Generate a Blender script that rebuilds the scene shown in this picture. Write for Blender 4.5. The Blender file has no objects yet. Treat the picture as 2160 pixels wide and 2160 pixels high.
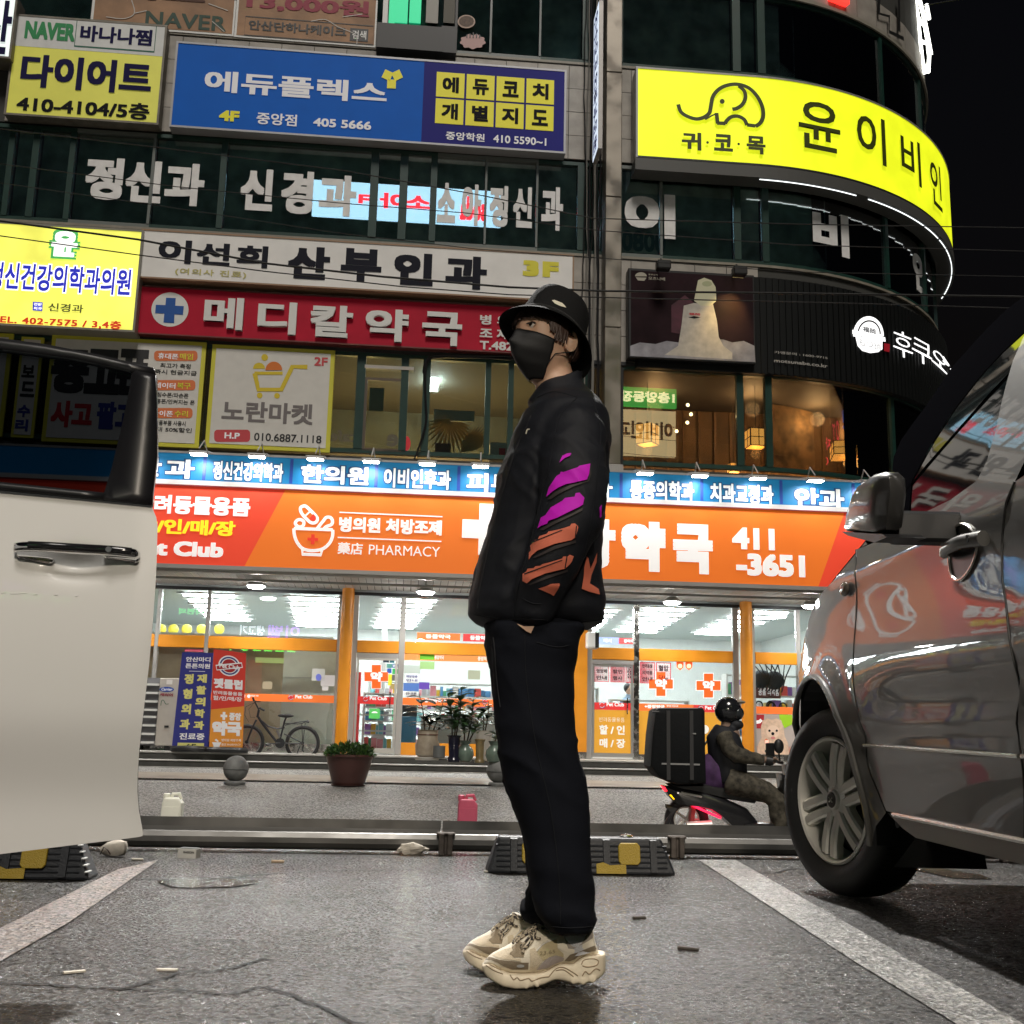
import bpy, bmesh, math, random
from mathutils import Vector, Matrix, noise
from mathutils.bvhtree import BVHTree
random.seed(7)
R = math.radians
sc = bpy.context.scene
col = sc.collection

# ------------------------------------------------------------------ camera, world, light, exposure
FPX, PITCH, ROLL, YAW, EYE, D0 = 2380.0, R(11.22), R(1.3), R(5.1), 0.58, 20.0
UT, RC = 4.5, 6.0                       # where the facade starts to curve, radius of the rounded corner
_cp, _sp, _cr, _sr = math.cos(PITCH), math.sin(PITCH), math.cos(ROLL), math.sin(ROLL)
c_right, c_up, c_fwd = Vector((1, 0, 0)), Vector((0, -_sp, _cp)), Vector((0, _cp, _sp))
c_r, c_u = _cr * c_right + _sr * c_up, -_sr * c_right + _cr * c_up
cam = bpy.data.objects.new('camera', bpy.data.cameras.new('camera'))
col.objects.link(cam)
cm = Matrix((c_r, c_u, -c_fwd)).transposed().to_4x4()
cm.translation = (0, 0, EYE)
cam.matrix_world = cm
cam.data.sensor_width = 36.0
cam.data.lens = 36.0 * FPX / 2160.0
cam.data.clip_start, cam.data.clip_end = 0.05, 2000.0
sc.camera = cam

world = bpy.data.worlds.new("World"); sc.world = world; world.use_nodes = True
wn = world.node_tree
bg = wn.nodes['Background']
sky = wn.nodes.new('ShaderNodeTexSky'); sky.sky_type = 'NISHITA'; sky.sun_disc = False
sky.sun_elevation = R(-3); sky.sun_rotation = R(180)
wn.links.new(sky.outputs[0], bg.inputs[0]); bg.inputs[1].default_value = 0.05

sun = bpy.data.lights.new('street_glow', 'SUN'); sun.energy = 1.8; sun.angle = R(16); sun.color = (1.0, 0.93, 0.84)
so = bpy.data.objects.new('street_glow', sun); col.objects.link(so)
so.rotation_euler = (R(38), 0, R(6))

sc.view_settings.view_transform = 'Standard'; sc.view_settings.look = 'None'
sc.view_settings.exposure = 0.0; sc.view_settings.gamma = 1.0
sc.render.engine = 'CYCLES'
cy = sc.cycles
cy.use_denoising = True
cy.max_bounces = 7; cy.diffuse_bounces = 3; cy.glossy_bounces = 4; cy.transmission_bounces = 6
cy.transparent_max_bounces = 24; cy.sample_clamp_indirect = 6.0; cy.sample_clamp_direct = 0
cy.caustics_reflective = False; cy.caustics_refractive = False

# ------------------------------------------------------------------ from a point of the photograph to a place
CR = dict(A=(1/1.11801,0,0),c1=(2.6833,0,0),c2=(2.6833,600,0),c3=(2.1,1240,0),c4=(2.6833,0,420),c5=(2.6833,600,480),
    c6=(2.1,1240,520),d1=(2.6833,280,920),d2=(3.01875,1200,960),d3=(4.025,280,1240),d4=(4.3905,680,1240),
    d5=(3.5769,1180,1240),d6=(2.4778,960,580),d7=(3.0192,1640,600),d8=(2.7596,1640,1200),e1=(3.331,0,660),
    e2=(2.9273,0,1240),e3=(2.14667,200,1640),e4=(5.3667,960,1860),e6=(2.76,1000,1640),e7=(2.1,1240,1760),e8=(2.9273,960,1300))
EYEV = Vector((0, 0, EYE))
def ray(c, x, y):
    s, a, b = CR[c]; X, Y = x / s + a, y / s + b
    return (c_r * ((X - 1080) / FPX) + c_u * ((1080 - Y) / FPX) + c_fwd)
def on_plane(c, x, y, pt, n):
    v = ray(c, x, y); n = Vector(n)
    return EYEV + v * ((Vector(pt) - EYEV).dot(n) / v.dot(n))
def at_y(c, x, y, Y): return on_plane(c, x, y, (0, Y, 0), (0, 1, 0))
def at_x(c, x, y, X): return on_plane(c, x, y, (X, 0, 0), (1, 0, 0))
def at_z(c, x, y, Z=0.0): return on_plane(c, x, y, (0, 0, Z), (0, 0, 1))
FT, FN = Vector((math.cos(YAW), math.sin(YAW), 0)), Vector((-math.sin(YAW), math.cos(YAW), 0))
FO = Vector((0, D0, 0))
FC = FO + FT * UT + FN * RC             # axis of the rounded corner
def fl(c, x, y, d=0.0):                 # flat facade plane: (u, z)
    p = on_plane(c, x, y, FO - FN * d, FN)
    return ((p - FO).dot(FT), p.z)
def fc(c, x, y, d=0.0):                 # facade with the rounded corner: (u along the wall, z)
    u, z = fl(c, x, y, d)
    if u <= UT: return (u, z)
    v = ray(c, x, y); o = EYEV - FC; r = RC + d
    A = v.x**2 + v.y**2; Bq = o.x*v.x + o.y*v.y; Cq = o.x**2 + o.y**2 - r*r
    disc = max(0.0, Bq*Bq - A*Cq)
    p = EYEV + v * ((-Bq - math.sqrt(disc)) / A) - FC
    a = math.atan2(p.dot(FT), -p.dot(FN))
    return (UT + RC * a, p.z + FC.z)
def WL(p):                              # (u, d outward, z) on the flat plane -> world
    return FO + FT * p[0] - FN * p[1] + Vector((0, 0, p[2]))
def WC(p):                              # the same, bending round the corner
    u, d, z = p
    if u <= UT: return WL(p)
    a = (u - UT) / RC
    return FC + (FT * math.sin(a) - FN * math.cos(a)) * (RC + d) + Vector((0, 0, z))

# ------------------------------------------------------------------ mesh builder
class B:
    def __init__(s): s.v, s.f = [], []
    def add(s, vs, fs):
        n = len(s.v); s.v += [tuple(v) for v in vs]; s.f += [tuple(i + n for i in f) for f in fs]; return s
    def box(s, x0, x1, y0, y1, z0, z1, seg=0.0):
        xs = [x0, x1]
        if seg and abs(x1 - x0) > seg:
            k = max(1, int(math.ceil(abs(x1 - x0) / seg))); xs = [x0 + (x1 - x0) * i / k for i in range(k + 1)]
        vs, fs = [], []
        for x in xs: vs += [(x, y0, z0), (x, y1, z0), (x, y1, z1), (x, y0, z1)]
        m = len(xs)
        for i in range(m - 1):
            a = 4 * i
            for k in range(4): fs.append((a + k, a + (k + 1) % 4, a + 4 + (k + 1) % 4, a + 4 + k))
        fs += [(3, 2, 1, 0), (4*m - 4, 4*m - 3, 4*m - 2, 4*m - 1)]
        return s.add(vs, fs)
    def cbox(s, c, d, rz=0.0):
        cs, sn = math.cos(rz), math.sin(rz)
        vs = []
        for i in (-1, 1):
            for j in (-1, 1):
                for k in (-1, 1):
                    x, y, z = i*d[0]/2, j*d[1]/2, k*d[2]/2
                    vs.append((c[0] + x*cs - y*sn, c[1] + x*sn + y*cs, c[2] + z))
        return s.add(vs, [(0,1,3,2),(4,6,7,5),(0,4,5,1),(2,3,7,6),(0,2,6,4),(1,5,7,3)])
    def prism(s, pts, y0, y1):          # outline in x,z extruded along y
        n = len(pts)
        vs = [(p[0], y0, p[1]) for p in pts] + [(p[0], y1, p[1]) for p in pts]
        fs = [tuple(range(n)), tuple(range(2*n - 1, n - 1, -1))]
        for i in range(n): j = (i + 1) % n; fs.append((j, i, i + n, j + n))
        return s.add(vs, fs)
    def ring_loft(s, rings, cap=True, closed=True):
        n = len(rings[0]); vs = [v for r in rings for v in r]; fs = []
        for i in range(len(rings) - 1):
            for k in range(n if closed else n - 1):
                j = (k + 1) % n; fs.append((i*n + k, i*n + j, (i+1)*n + j, (i+1)*n + k))
        if cap and closed:
            fs.append(tuple(range(n - 1, -1, -1))); fs.append(tuple((len(rings)-1)*n + k for k in range(n)))
        return s.add(vs, fs)
    def tube(s, pts, r, n=8, cap=True):
        pts = [Vector(p) for p in pts]; rings = []
        rr = r if isinstance(r, (list, tuple)) else [r] * len(pts)
        up = None
        for i, p in enumerate(pts):
            t = (pts[min(i+1, len(pts)-1)] - pts[max(i-1, 0)])
            t = t.normalized() if t.length > 1e-9 else Vector((0, 0, 1))
            if up is None: up = Vector((0, 0, 1)) if abs(t.z) < .9 else Vector((1, 0, 0))
            a = t.cross(up)
            if a.length < 1e-6: a = t.orthogonal()
            a.normalize(); b = a.cross(t).normalized(); up = b
            rings.append([p + (a * math.cos(2*math.pi*k/n) + b * math.sin(2*math.pi*k/n)) * rr[i] for k in range(n)])
        return s.ring_loft(rings, cap)
    def lathe(s, prof, n=20, c=(0, 0, 0), sx=1.0, sy=1.0, cap=True):
        rings = [[(c[0] + r*sx*math.cos(2*math.pi*k/n), c[1] + r*sy*math.sin(2*math.pi*k/n), c[2] + z) for k in range(n)] for r, z in prof]
        return s.ring_loft(rings, cap)
    def ball(s, c, r, n=16, m=10, f=None):
        r = r if isinstance(r, (tuple, list)) else (r, r, r); rings = []
        for i in range(m + 1):
            th = math.pi * i / m; th = min(max(th, .02), math.pi - .02)
            rings.append([(c[0] + r[0]*math.sin(th)*math.cos(2*math.pi*k/n), c[1] + r[1]*math.sin(th)*math.sin(2*math.pi*k/n), c[2] - r[2]*math.cos(th)) for k in range(n)])
        return s.ring_loft(rings)
    def disc(s, c, r, ax, n=24, h=0.01):  # short cylinder along ax
        ax = Vector(ax).normalized(); c = Vector(c)
        return s.tube([c - ax*h/2, c + ax*h/2], r, n)
    def torus(s, c, R0, r, ax, n=32, m=10, sq=1.0):
        ax = Vector(ax).normalized(); a = ax.orthogonal().normalized(); b = ax.cross(a); c = Vector(c); vs, fs = [], []
        for i in range(n):
            t = 2*math.pi*i/n; d = a*math.cos(t) + b*math.sin(t)
            for k in range(m):
                p = 2*math.pi*k/m; vs.append(c + d*(R0 + r*math.cos(p)) + ax*r*sq*math.sin(p))
        for i in range(n):
            for k in range(m):
                fs.append((i*m + k, ((i+1) % n)*m + k, ((i+1) % n)*m + (k+1) % m, i*m + (k+1) % m))
        return s.add(vs, fs)
    def build(s, name, mt, parent=None, W=None, smooth=False, bevel=0.0, seg=1, origin=None, tri=False):
        me = bpy.data.meshes.new(name)
        vs = [W(v) for v in s.v] if W else [Vector(v) for v in s.v]
        return link_mesh(name, me, vs, s.f, mt, parent, smooth, bevel, seg, origin)

def link_mesh(name, me, vs, fs, mt, parent, smooth=False, bevel=0.0, seg=1, origin=None, recalc=True):
    if parent is not None: inv = root_matrix(parent).inverted()
    else:
        if origin is None:
            xs = [v[0] for v in vs]; ys = [v[1] for v in vs]; zs = [v[2] for v in vs]
            origin = ((min(xs)+max(xs))/2, (min(ys)+max(ys))/2, min(zs))
        inv = Matrix.Translation(-Vector(origin))
    me.from_pydata([inv @ Vector(v) for v in vs], [], fs)
    if recalc:
        bm = bmesh.new(); bm.from_mesh(me); bmesh.ops.recalc_face_normals(bm, faces=bm.faces); bm.to_mesh(me); bm.free()
    if mt: me.materials.append(mt)
    if smooth:
        me.polygons.foreach_set('use_smooth', [True]*len(me.polygons))
        if smooth != 'all': me.set_sharp_from_angle(angle=R(smooth if smooth is not True else 40))
    o = bpy.data.objects.new(name, me); col.objects.link(o)
    if parent is not None: o.parent = parent
    else: o.location = origin
    if bevel:
        b = o.modifiers.new('bevel', 'BEVEL'); b.width = bevel; b.segments = seg; b.limit_method = 'ANGLE'; b.angle_limit = R(40)
    return o
def root_matrix(o):
    m = o.matrix_basis.copy()
    while o.parent is not None: o = o.parent; m = o.matrix_basis @ m
    return m
def thing(name, label, cat, loc=(0, 0, 0), rz=0.0, group=None):
    o = bpy.data.objects.new(name, None); col.objects.link(o); o.empty_display_size = .1
    o.location = loc; o.rotation_euler = (0, 0, rz); o['label'] = label; o['category'] = cat
    if group: o['group'] = group
    return o
def tag(o, label, cat, group=None):
    o['label'] = label; o['category'] = cat
    if group: o['group'] = group
    return o
def kind(o, k): o['kind'] = k; return o
def fthing(name, label, cat, u, z, d=0.0, group=None, W=WL):
    return thing(name, label, cat, W((u, d, z)), YAW if W is WL or u <= UT else YAW + (u - UT)/RC, group)
def copy_thing(root, loc, rz=None, label=None):
    r = root.copy(); col.objects.link(r); r.location = loc
    if rz is not None: r.rotation_euler = (0, 0, rz)
    if label: r['label'] = label
    for ch in list(root.children):
        c = ch.copy(); col.objects.link(c); c.parent = r
        for g in list(ch.children): k = g.copy(); col.objects.link(k); k.parent = c
    return r

# ------------------------------------------------------------------ materials
MC = {}
def mat(name, c=(.5, .5, .5), rough=.5, metal=0.0, spec=.5, es=0.0, ec=None, var=0.0, vs=6.0, bump=0.0, bs=60.0, coat=0.0, rv=0.0, ev=0.0):
    if name in MC: return MC[name]
    m = bpy.data.materials.new(name); m.use_nodes = True; nt = m.node_tree; p = nt.nodes['Principled BSDF']
    c4 = (c[0], c[1], c[2], 1)
    p.inputs['Base Color'].default_value = c4; p.inputs['Roughness'].default_value = rough
    p.inputs['Metallic'].default_value = metal; p.inputs['Specular IOR Level'].default_value = spec
    p.inputs['Coat Weight'].default_value = coat; p.inputs['Coat Roughness'].default_value = .02
    L = nt.links.new
    if var or rv or bump or ev:
        g = nt.nodes.new('ShaderNodeNewGeometry')
        n = nt.nodes.new('ShaderNodeTexNoise'); n.inputs['Scale'].default_value = vs; n.inputs['Detail'].default_value = 6
        L(g.outputs['Position'], n.inputs['Vector'])
    if var:
        mp = nt.nodes.new('ShaderNodeMapRange'); mp.inputs['From Min'].default_value = .3; mp.inputs['From Max'].default_value = .7
        mp.inputs['To Min'].default_value = 1 - var; mp.inputs['To Max'].default_value = 1 + var * .5
        L(n.outputs['Fac'], mp.inputs['Value'])
        mx = nt.nodes.new('ShaderNodeVectorMath'); mx.operation = 'SCALE'; mx.inputs[0].default_value = c
        L(mp.outputs[0], mx.inputs['Scale']); L(mx.outputs[0], p.inputs['Base Color'])
    if rv:
        mr = nt.nodes.new('ShaderNodeMapRange'); mr.inputs['From Min'].default_value = .35; mr.inputs['From Max'].default_value = .65
        mr.inputs['To Min'].default_value = max(0, rough - rv); mr.inputs['To Max'].default_value = min(1, rough + rv)
        L(n.outputs['Fac'], mr.inputs['Value']); L(mr.outputs[0], p.inputs['Roughness'])
    if bump:
        n2 = nt.nodes.new('ShaderNodeTexNoise'); n2.inputs['Scale'].default_value = bs; n2.inputs['Detail'].default_value = 4
        L(g.outputs['Position'], n2.inputs['Vector'])
        bp = nt.nodes.new('ShaderNodeBump'); bp.inputs['Strength'].default_value = bump; bp.inputs['Distance'].default_value = .01
        L(n2.outputs['Fac'], bp.inputs['Height']); L(bp.outputs[0], p.inputs['Normal'])
    if es:
        e = ec or c; p.inputs['Emission Color'].default_value = (e[0], e[1], e[2], 1); p.inputs['Emission Strength'].default_value = es
        if ev:
            me_ = nt.nodes.new('ShaderNodeMapRange'); me_.inputs['From Min'].default_value = .35; me_.inputs['From Max'].default_value = .65
            me_.inputs['To Min'].default_value = es * (1 - ev); me_.inputs['To Max'].default_value = es * (1 + ev * .6)
            L(n.outputs['Fac'], me_.inputs['Value']); L(me_.outputs[0], p.inputs['Emission Strength'])
    MC[name] = m; return m
def glass(name, tint=(.85, .9, .88), refl=.10, rough=.0):
    if name in MC: return MC[name]
    m = bpy.data.materials.new(name); m.use_nodes = True; nt = m.node_tree; nt.nodes.clear()
    out = nt.nodes.new('ShaderNodeOutputMaterial'); t = nt.nodes.new('ShaderNodeBsdfTransparent'); g = nt.nodes.new('ShaderNodeBsdfGlossy')
    t.inputs[0].default_value = (*tint, 1); g.inputs['Roughness'].default_value = rough; g.inputs[0].default_value = (1, 1, 1, 1)
    fr = nt.nodes.new('ShaderNodeFresnel'); fr.inputs['IOR'].default_value = 1.5
    ad = nt.nodes.new('ShaderNodeMath'); ad.operation = 'ADD'; ad.inputs[1].default_value = refl - .04; ad.use_clamp = True
    mx = nt.nodes.new('ShaderNodeMixShader')
    nt.links.new(fr.outputs[0], ad.inputs[0]); nt.links.new(ad.outputs[0], mx.inputs[0]); nt.links.new(t.outputs[0], mx.inputs[1]); nt.links.new(g.outputs[0], mx.inputs[2])
    nt.links.new(mx.outputs[0], out.inputs[0]); MC[name] = m; return m

# ------------------------------------------------------------------ lettering
_tc = bpy.data.curves.new('lettering_source', 'FONT'); _to = bpy.data.objects.new('lettering_source', _tc); _tcache = {}
def glyphs(body, bold=0.0, space=1.0, line=1.0):
    k = (body, round(bold, 4), space, line)
    if k not in _tcache:
        _tc.body = body; _tc.offset = min(0, bold); _tc.resolution_u = 3; _tc.space_character = space; _tc.space_line = line
        me = bpy.data.meshes.new_from_object(_to)
        vs = [tuple(v.co) for v in me.vertices]; fs = [tuple(p.vertices) for p in me.polygons]
        bpy.data.meshes.remove(me)
        if bold > .004:                 # a heavier weight: copies shifted to the corners of the stroke, each a hair in front of the last
            n = len(vs); s = min(bold, .11); o_, F = list(vs), list(fs); vs = [(v[0], v[1], 0) for v in o_]
            for i, (dx, dy) in enumerate(((-s, -s), (s, -s), (s, s), (-s, s)) + (((-s, 0), (s, 0), (0, s), (0, -s)) if s > .03 else ()) + (((-s/2, -s/2), (s/2, -s/2), (s/2, s/2), (-s/2, s/2)) if s > .06 else ())):
                vs += [(v[0]+dx, v[1]+dy, (i+1)*.0005) for v in o_]; fs += [tuple(k + n*(i+1) for k in f) for f in F]
        x0, x1 = min(v[0] for v in vs), max(v[0] for v in vs); y0, y1 = min(v[1] for v in vs), max(v[1] for v in vs)
        _tcache[k] = ([((v[0]-x0)/(x1-x0), (v[1]-y0)/max(1e-6, y1-y0), v[2]) for v in vs], fs)
    return _tcache[k]
def text(body, u0, z0, u1, z1, mt, parent, d=0.0, bold=.02, W=WL, h=0.0, mirror=False, slant=0.0, name='lettering', space=1.0):
    vs, fs = glyphs(body, bold, space)
    P = []
    for a, b, e in vs:
        if mirror: a = 1 - a
        P.append((u0 + (u1-u0)*a + slant*(z1-z0)*b, d + e, z0 + (z1-z0)*b))
    if h:                               # raised letters: front, back and rim
        n = len(P); Q = P + [(p[0], p[1]-h, p[2]) for p in P]; ed = {}
        F = list(fs) + [tuple(i + n for i in reversed(f)) for f in fs]
        for f in fs:
            for i in range(len(f)):
                a, b = f[i], f[(i+1) % len(f)]
                if (b, a) in ed: ed.pop((b, a))
                else: ed[(a, b)] = 1
        for a, b in ed: F.append((b, a, a + n, b + n))
        P, fs = Q, F
    me = bpy.data.meshes.new(name)
    return link_mesh(name, me, [W(p) for p in P], fs, mt, parent, recalc=False)
def ftext(body, c, x0, y0, x1, y1, mt, parent, d=0.0, F=None, c2=None, **k):   # lettering between two corner points of the photograph
    F = F or fl
    a, b = F(c, x0, y0, d), F(c2 or c, x1, y1, d)
    return text(body, a[0], b[1], b[0], a[1], mt, parent, d=d, W=WC if F is fc else WL, **k)
def ribbon(pts, w, closed=False):       # flat stroke through (u,z) points
    b = []; n = len(pts); V2 = [Vector(p) for p in pts]; L_, R_ = [], []
    for i, p in enumerate(V2):
        a = V2[(i-1) % n] if closed or i > 0 else p; c = V2[(i+1) % n] if closed or i < n-1 else p
        t = (c - a).normalized() if (c-a).length > 1e-9 else Vector((1, 0)); nn = Vector((-t.y, t.x)) * w / 2
        L_.append(p + nn); R_.append(p - nn)
    fs = [(i, (i+1) % n, n + (i+1) % n, n + i) for i in range(n if closed else n-1)]
    return L_ + R_, fs
def smooth_pts(pts, k=4, closed=False):
    out = []; n = len(pts); P = [Vector(p) for p in pts]
    for i in range(n if closed else n-1):
        p0 = P[(i-1) % n] if closed or i else P[i]; p1, p2 = P[i], P[(i+1) % n]; p3 = P[(i+2) % n] if closed or i < n-2 else P[(i+1) % n]
        for j in range(k):
            t = j / k
            out.append(.5*((2*p1) + (p2-p0)*t + (2*p0-5*p1+4*p2-p3)*t*t + (3*p1-p0-3*p2+p3)*t**3))
    if not closed: out.append(P[-1])
    return out
def stroke(c, pts, w, mt, parent, d, F=None, closed=False, k=5, name='mark', dot=False):
    F = F or fl
    P = [F(c, x, y, d) for x, y in pts]
    P = smooth_pts(P, k, closed) if k > 1 else [Vector(p) for p in P]
    vs, fs = ribbon(P, w, closed)
    return link_mesh(name, bpy.data.meshes.new(name), [(WC if F is fc else WL)((v[0], d, v[1])) for v in vs], fs, mt, parent, recalc=False)
def shape(c, pts, mt, parent, d, F=None, name='mark'):       # flat filled outline
    F = F or fl
    P = [F(c, x, y, d) for x, y in pts]; W = WC if F is fc else WL
    return link_mesh(name, bpy.data.meshes.new(name), [W((p[0], d, p[1])) for p in P], [tuple(range(len(P)-1, -1, -1))], mt, parent, recalc=False)
def circ(c, x, y, rx, mt, parent, d, F=None, ry=None, n=28, name='mark', a0=0, a1=360):
    ry = ry or rx
    pts = [(x + rx*math.cos(R(a0 + (a1-a0)*i/n)), y - ry*math.sin(R(a0 + (a1-a0)*i/n))) for i in range(n if a1-a0 == 360 else n+1)]
    return shape(c, pts, mt, parent, d, F, name)
def panel(parent, name, c, x0, y0, x1, y1, mt, d0, d1, F=None, c2=None, grow=0.0, bevel=0.0):   # a board between two corner points
    F = F or fl
    a, b = F(c, x0, y0, d1), F(c2 or c, x1, y1, d1); g = grow
    return B().box(a[0]-g, b[0]+g, d0, d1, b[1]-g, a[1]+g, seg=.25 if F is fc else 0).build(name, mt, parent, W=WC if F is fc else WL, bevel=bevel), (a[0], b[0], b[1], a[1])
# ------------------------------------------------------------------ shared materials
M = dict(
 tile=mat('beige_stone', (.38, .35, .31), .55, var=.25, vs=3, bump=.15, bs=80),
 wallback=mat('dark_joint', (.05, .05, .045), .8),
 green=mat('green_frame', (.012, .045, .035), .4, var=.2),
 thin=mat('pale_mullion', (.16, .18, .17), .4),
 dark=mat('dark_metal', (.02, .02, .022), .45),
 black=mat('black_plastic', (.012, .012, .013), .45),
 alu=mat('brushed_aluminium', (.40, .385, .37), .45, metal=.45, rv=.08, vs=8),
 steel=mat('stainless_steel', (.55, .54, .52), .22, metal=1, rv=.1, vs=12),
 white=mat('white_paint', (.78, .78, .76), .45),
 vinyl=mat('white_vinyl', (.85, .84, .83), .6, var=.12),
 gl=glass('window_glass', (.80, .88, .86), .13),
 gld=glass('dark_window_glass', (.80, .90, .88), .18),
 gls=glass('shop_glass', (.95, .97, .97), .06),
)
def em(name, c=None, s=1, **k): return MC[name] if c is None else mat(name, c, .5, es=s, ec=c, **k)

# ------------------------------------------------------------------ office building
bld = thing('office_building', 'multi storey commercial building with a rounded right corner covered in shop signs', 'building', WL((0, 0, 0)), YAW)
UE = 15.2
Z = dict(g0=.2, g1=3.0, c0=3.0, c1=5.46, b0=7.48, b1=9.54, a0=11.55, a1=13.55, t0=15.5, t1=19.0)
bw = B()
for z0, z1 in ((3.40, 5.46), (7.48, 9.54), (11.55, 13.55), (15.5, 19.0)):
    bw.box(-14, UE, -.35, -.02, z0, z1, seg=.4)
bw.build('wall', M['wallback'], bld, W=WC)
# floor slabs and dim rooms behind the windows
rb = B()
for z in (5.3, 7.6, 9.4, 11.7, 13.4, 15.6): rb.box(-14, UE, -4.2, -.36, z-.08, z, seg=.5)
rb.build('floor_slab', mat('room_floor', (.10, .09, .08), .7), bld, W=WC)
room2 = B().box(-14, 1.35, -4.3, -4.2, 5.3, 7.6).build('room_wall', mat('cafe_wall', (.13, .125, .09), .8, var=.3, vs=2), bld, W=WL)
B().box(1.4, 9.5, -3.1, -3.0, 5.3, 7.6).build('room_wall', mat('restaurant_wall', (.22, .14, .075), .7, var=.5, vs=1.5), bld, W=WL)
B().box(6.0, 7.9, -2.1, -2.0, 5.32, 7.5, seg=.3).box(7.9, UE, -.65, -.6, 5.45, 7.48, seg=.3).build('curtain', mat('amber_curtain', (.20, .125, .06), .8, var=.7, vs=4), bld, W=WC)
B().box(1.35, 1.4, -4.2, -.36, 5.3, 7.6).build('room_wall', mat('restaurant_wall', (.1, .1, .1)), bld, W=WL)
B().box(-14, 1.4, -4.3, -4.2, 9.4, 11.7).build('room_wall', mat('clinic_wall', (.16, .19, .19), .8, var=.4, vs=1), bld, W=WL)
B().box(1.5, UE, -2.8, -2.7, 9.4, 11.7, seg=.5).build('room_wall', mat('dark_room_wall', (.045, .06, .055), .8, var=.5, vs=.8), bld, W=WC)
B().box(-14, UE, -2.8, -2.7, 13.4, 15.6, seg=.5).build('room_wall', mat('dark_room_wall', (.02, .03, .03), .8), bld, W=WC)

tile_me = {}
def tile_at(u, z, w, h):
    k = (round(w, 3), round(h, 3))
    o = None
    if k not in tile_me:
        me = bpy.data.meshes.new('tile'); b = B().box(-w/2+.006, w/2-.006, -.012, .012, -h/2+.006, h/2-.006)
        me.from_pydata(b.v, [], b.f); me.materials.append(M['tile']); tile_me[k] = me
    o = bpy.data.objects.new('tile', tile_me[k]); col.objects.link(o); o.parent = bld
    a = 0 if u <= UT else (u - UT)/RC
    p = WC((u, .0 + random.uniform(0, .003), z)); l = root_matrix(bld).inverted() @ p
    o.location = l; o.rotation_euler = (0, 0, a)
tw = .62
us = [-9.3 + tw*i for i in range(29)]
for z0, z1, rows in ((11.55, 13.55, 4), (7.48, 9.54, 4)):
    for u in us:
        if z0 < 9 and u > 4.8: continue
        for r in range(rows):
            zz = z0 + (z1-z0)*(r+.5)/rows
            if z0 > 11 and -6.2 < u < .2 and r in (1, 2): continue        # wholly behind the blue sign
            if z0 > 11 and u > 2.9 and r in (1, 2): continue                # wholly behind the yellow sign
            if z0 < 9 and (u < -7.2): continue
            tile_at(u, zz, tw, (z1-z0)/rows)
# top fascia on the corner
for i in range(13):
    tile_at(5.0 + .62*i, 15.5 + .35, tw, .7)
B().box(-14, 14, .02, .06, 15.44, 15.52, seg=.4).build('fascia_edge', mat('pale_ledge', (.30, .28, .23), .5), bld, W=WC)
for z in (13.57, 9.55): B().box(-9.6, UE, -.02, .035, z, z+.05, seg=.4).build('ledge', mat('ledge_stone', (.26, .235, .19), .5, var=.2), bld, W=WC)
B().box(-9.6, 4.4, -.02, .03, 7.42, 7.49, seg=.4).build('ledge', M['dark'], bld, W=WC)

def xs(c, y, lst, F): return [F(c, x, y, 0)[0] for x in lst]
BL = [mat('teal_haze_%d' % i, c, .9, var=.6, vs=2.2) for i, c in enumerate(((.52, .64, .62), (.42, .56, .53), (.62, .70, .69), (.34, .48, .44)))]  # teal tones that paint the pale haze of the upper panes
def window_band(z0, z1, mull, gm, W=WC, depth=.10, haze=False):
    """mull: list of (u, width, material); one window per bay"""
    mull = sorted(mull, key=lambda m: m[0])
    for i in range(len(mull) - 1):
        (ua, wa, ma), (ub, wb, mb) = mull[i], mull[i+1]
        u0, u1 = ua + wa/2, ub + wb/2
        if u1 - u0 < .05: continue
        fr = B().box(u0, u1, -depth, 0, z1-.07, z1, seg=.4).box(u0, u1, -depth, 0, z0, z0+.08, seg=.4).box(ub-wb/2, ub+wb/2, -depth, .012, z0+.081, z1-.071)
        w = fr.build('window', mb, bld, W=W)
        if haze: B().box(u0+.002, ub-wb/2-.002, -.20, -.19, z0+.02, z1-.03, seg=.35).build('haze_panel', random.choice(BL), w, W=W)  # panel added behind each pane to give the glass its teal haze
        B().box(u0+.002, ub-wb/2-.002, -.055, -.045, z0+.08, z1-.07, seg=.35).build('pane', gm, w, W=W)
G_, T_ = M['green'], M['thin']
w4 = [(-14, .1, G_), (-11, .1, G_)] + [(u, .10, G_) for u in xs('c1', 1000, [45], fl)] + [(u, .12, G_) for u in xs('c1', 1000, [185], fl)] + [(u, .10, G_) for u in xs('c1', 1000, [395], fl)] + [(u, .05, T_) for u in xs('c1', 1000, [860], fl)] + \
  [(u, .11, G_) for u in xs('c1', 1000, [1260], fl)] + [(u, .15, G_) for u in xs('c2', 1100, [505, 672], fl)] + [(u, .12, G_) for u in xs('c2', 1100, [843], fl)] + \
  [(u, .04, T_) for u in xs('c2', 1100, [1140, 1430], fl)] + [(1.2, .14, G_), (1.95, .08, G_)] + [(u, .05, T_) for u in xs('c3', 900, [325], fc)] + \
  [(u, .13, G_) for u in xs('c3', 1000, [663, 787], fc)] + [(u, .10, G_) for u in xs('c3', 1100, [1325], fc)] + [(9.6, .1, G_), (11.4, .1, G_), (13.2, .1, G_), (15, .1, G_)]
window_band(9.6, 11.5, w4, M['gld'], haze=True)
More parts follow.
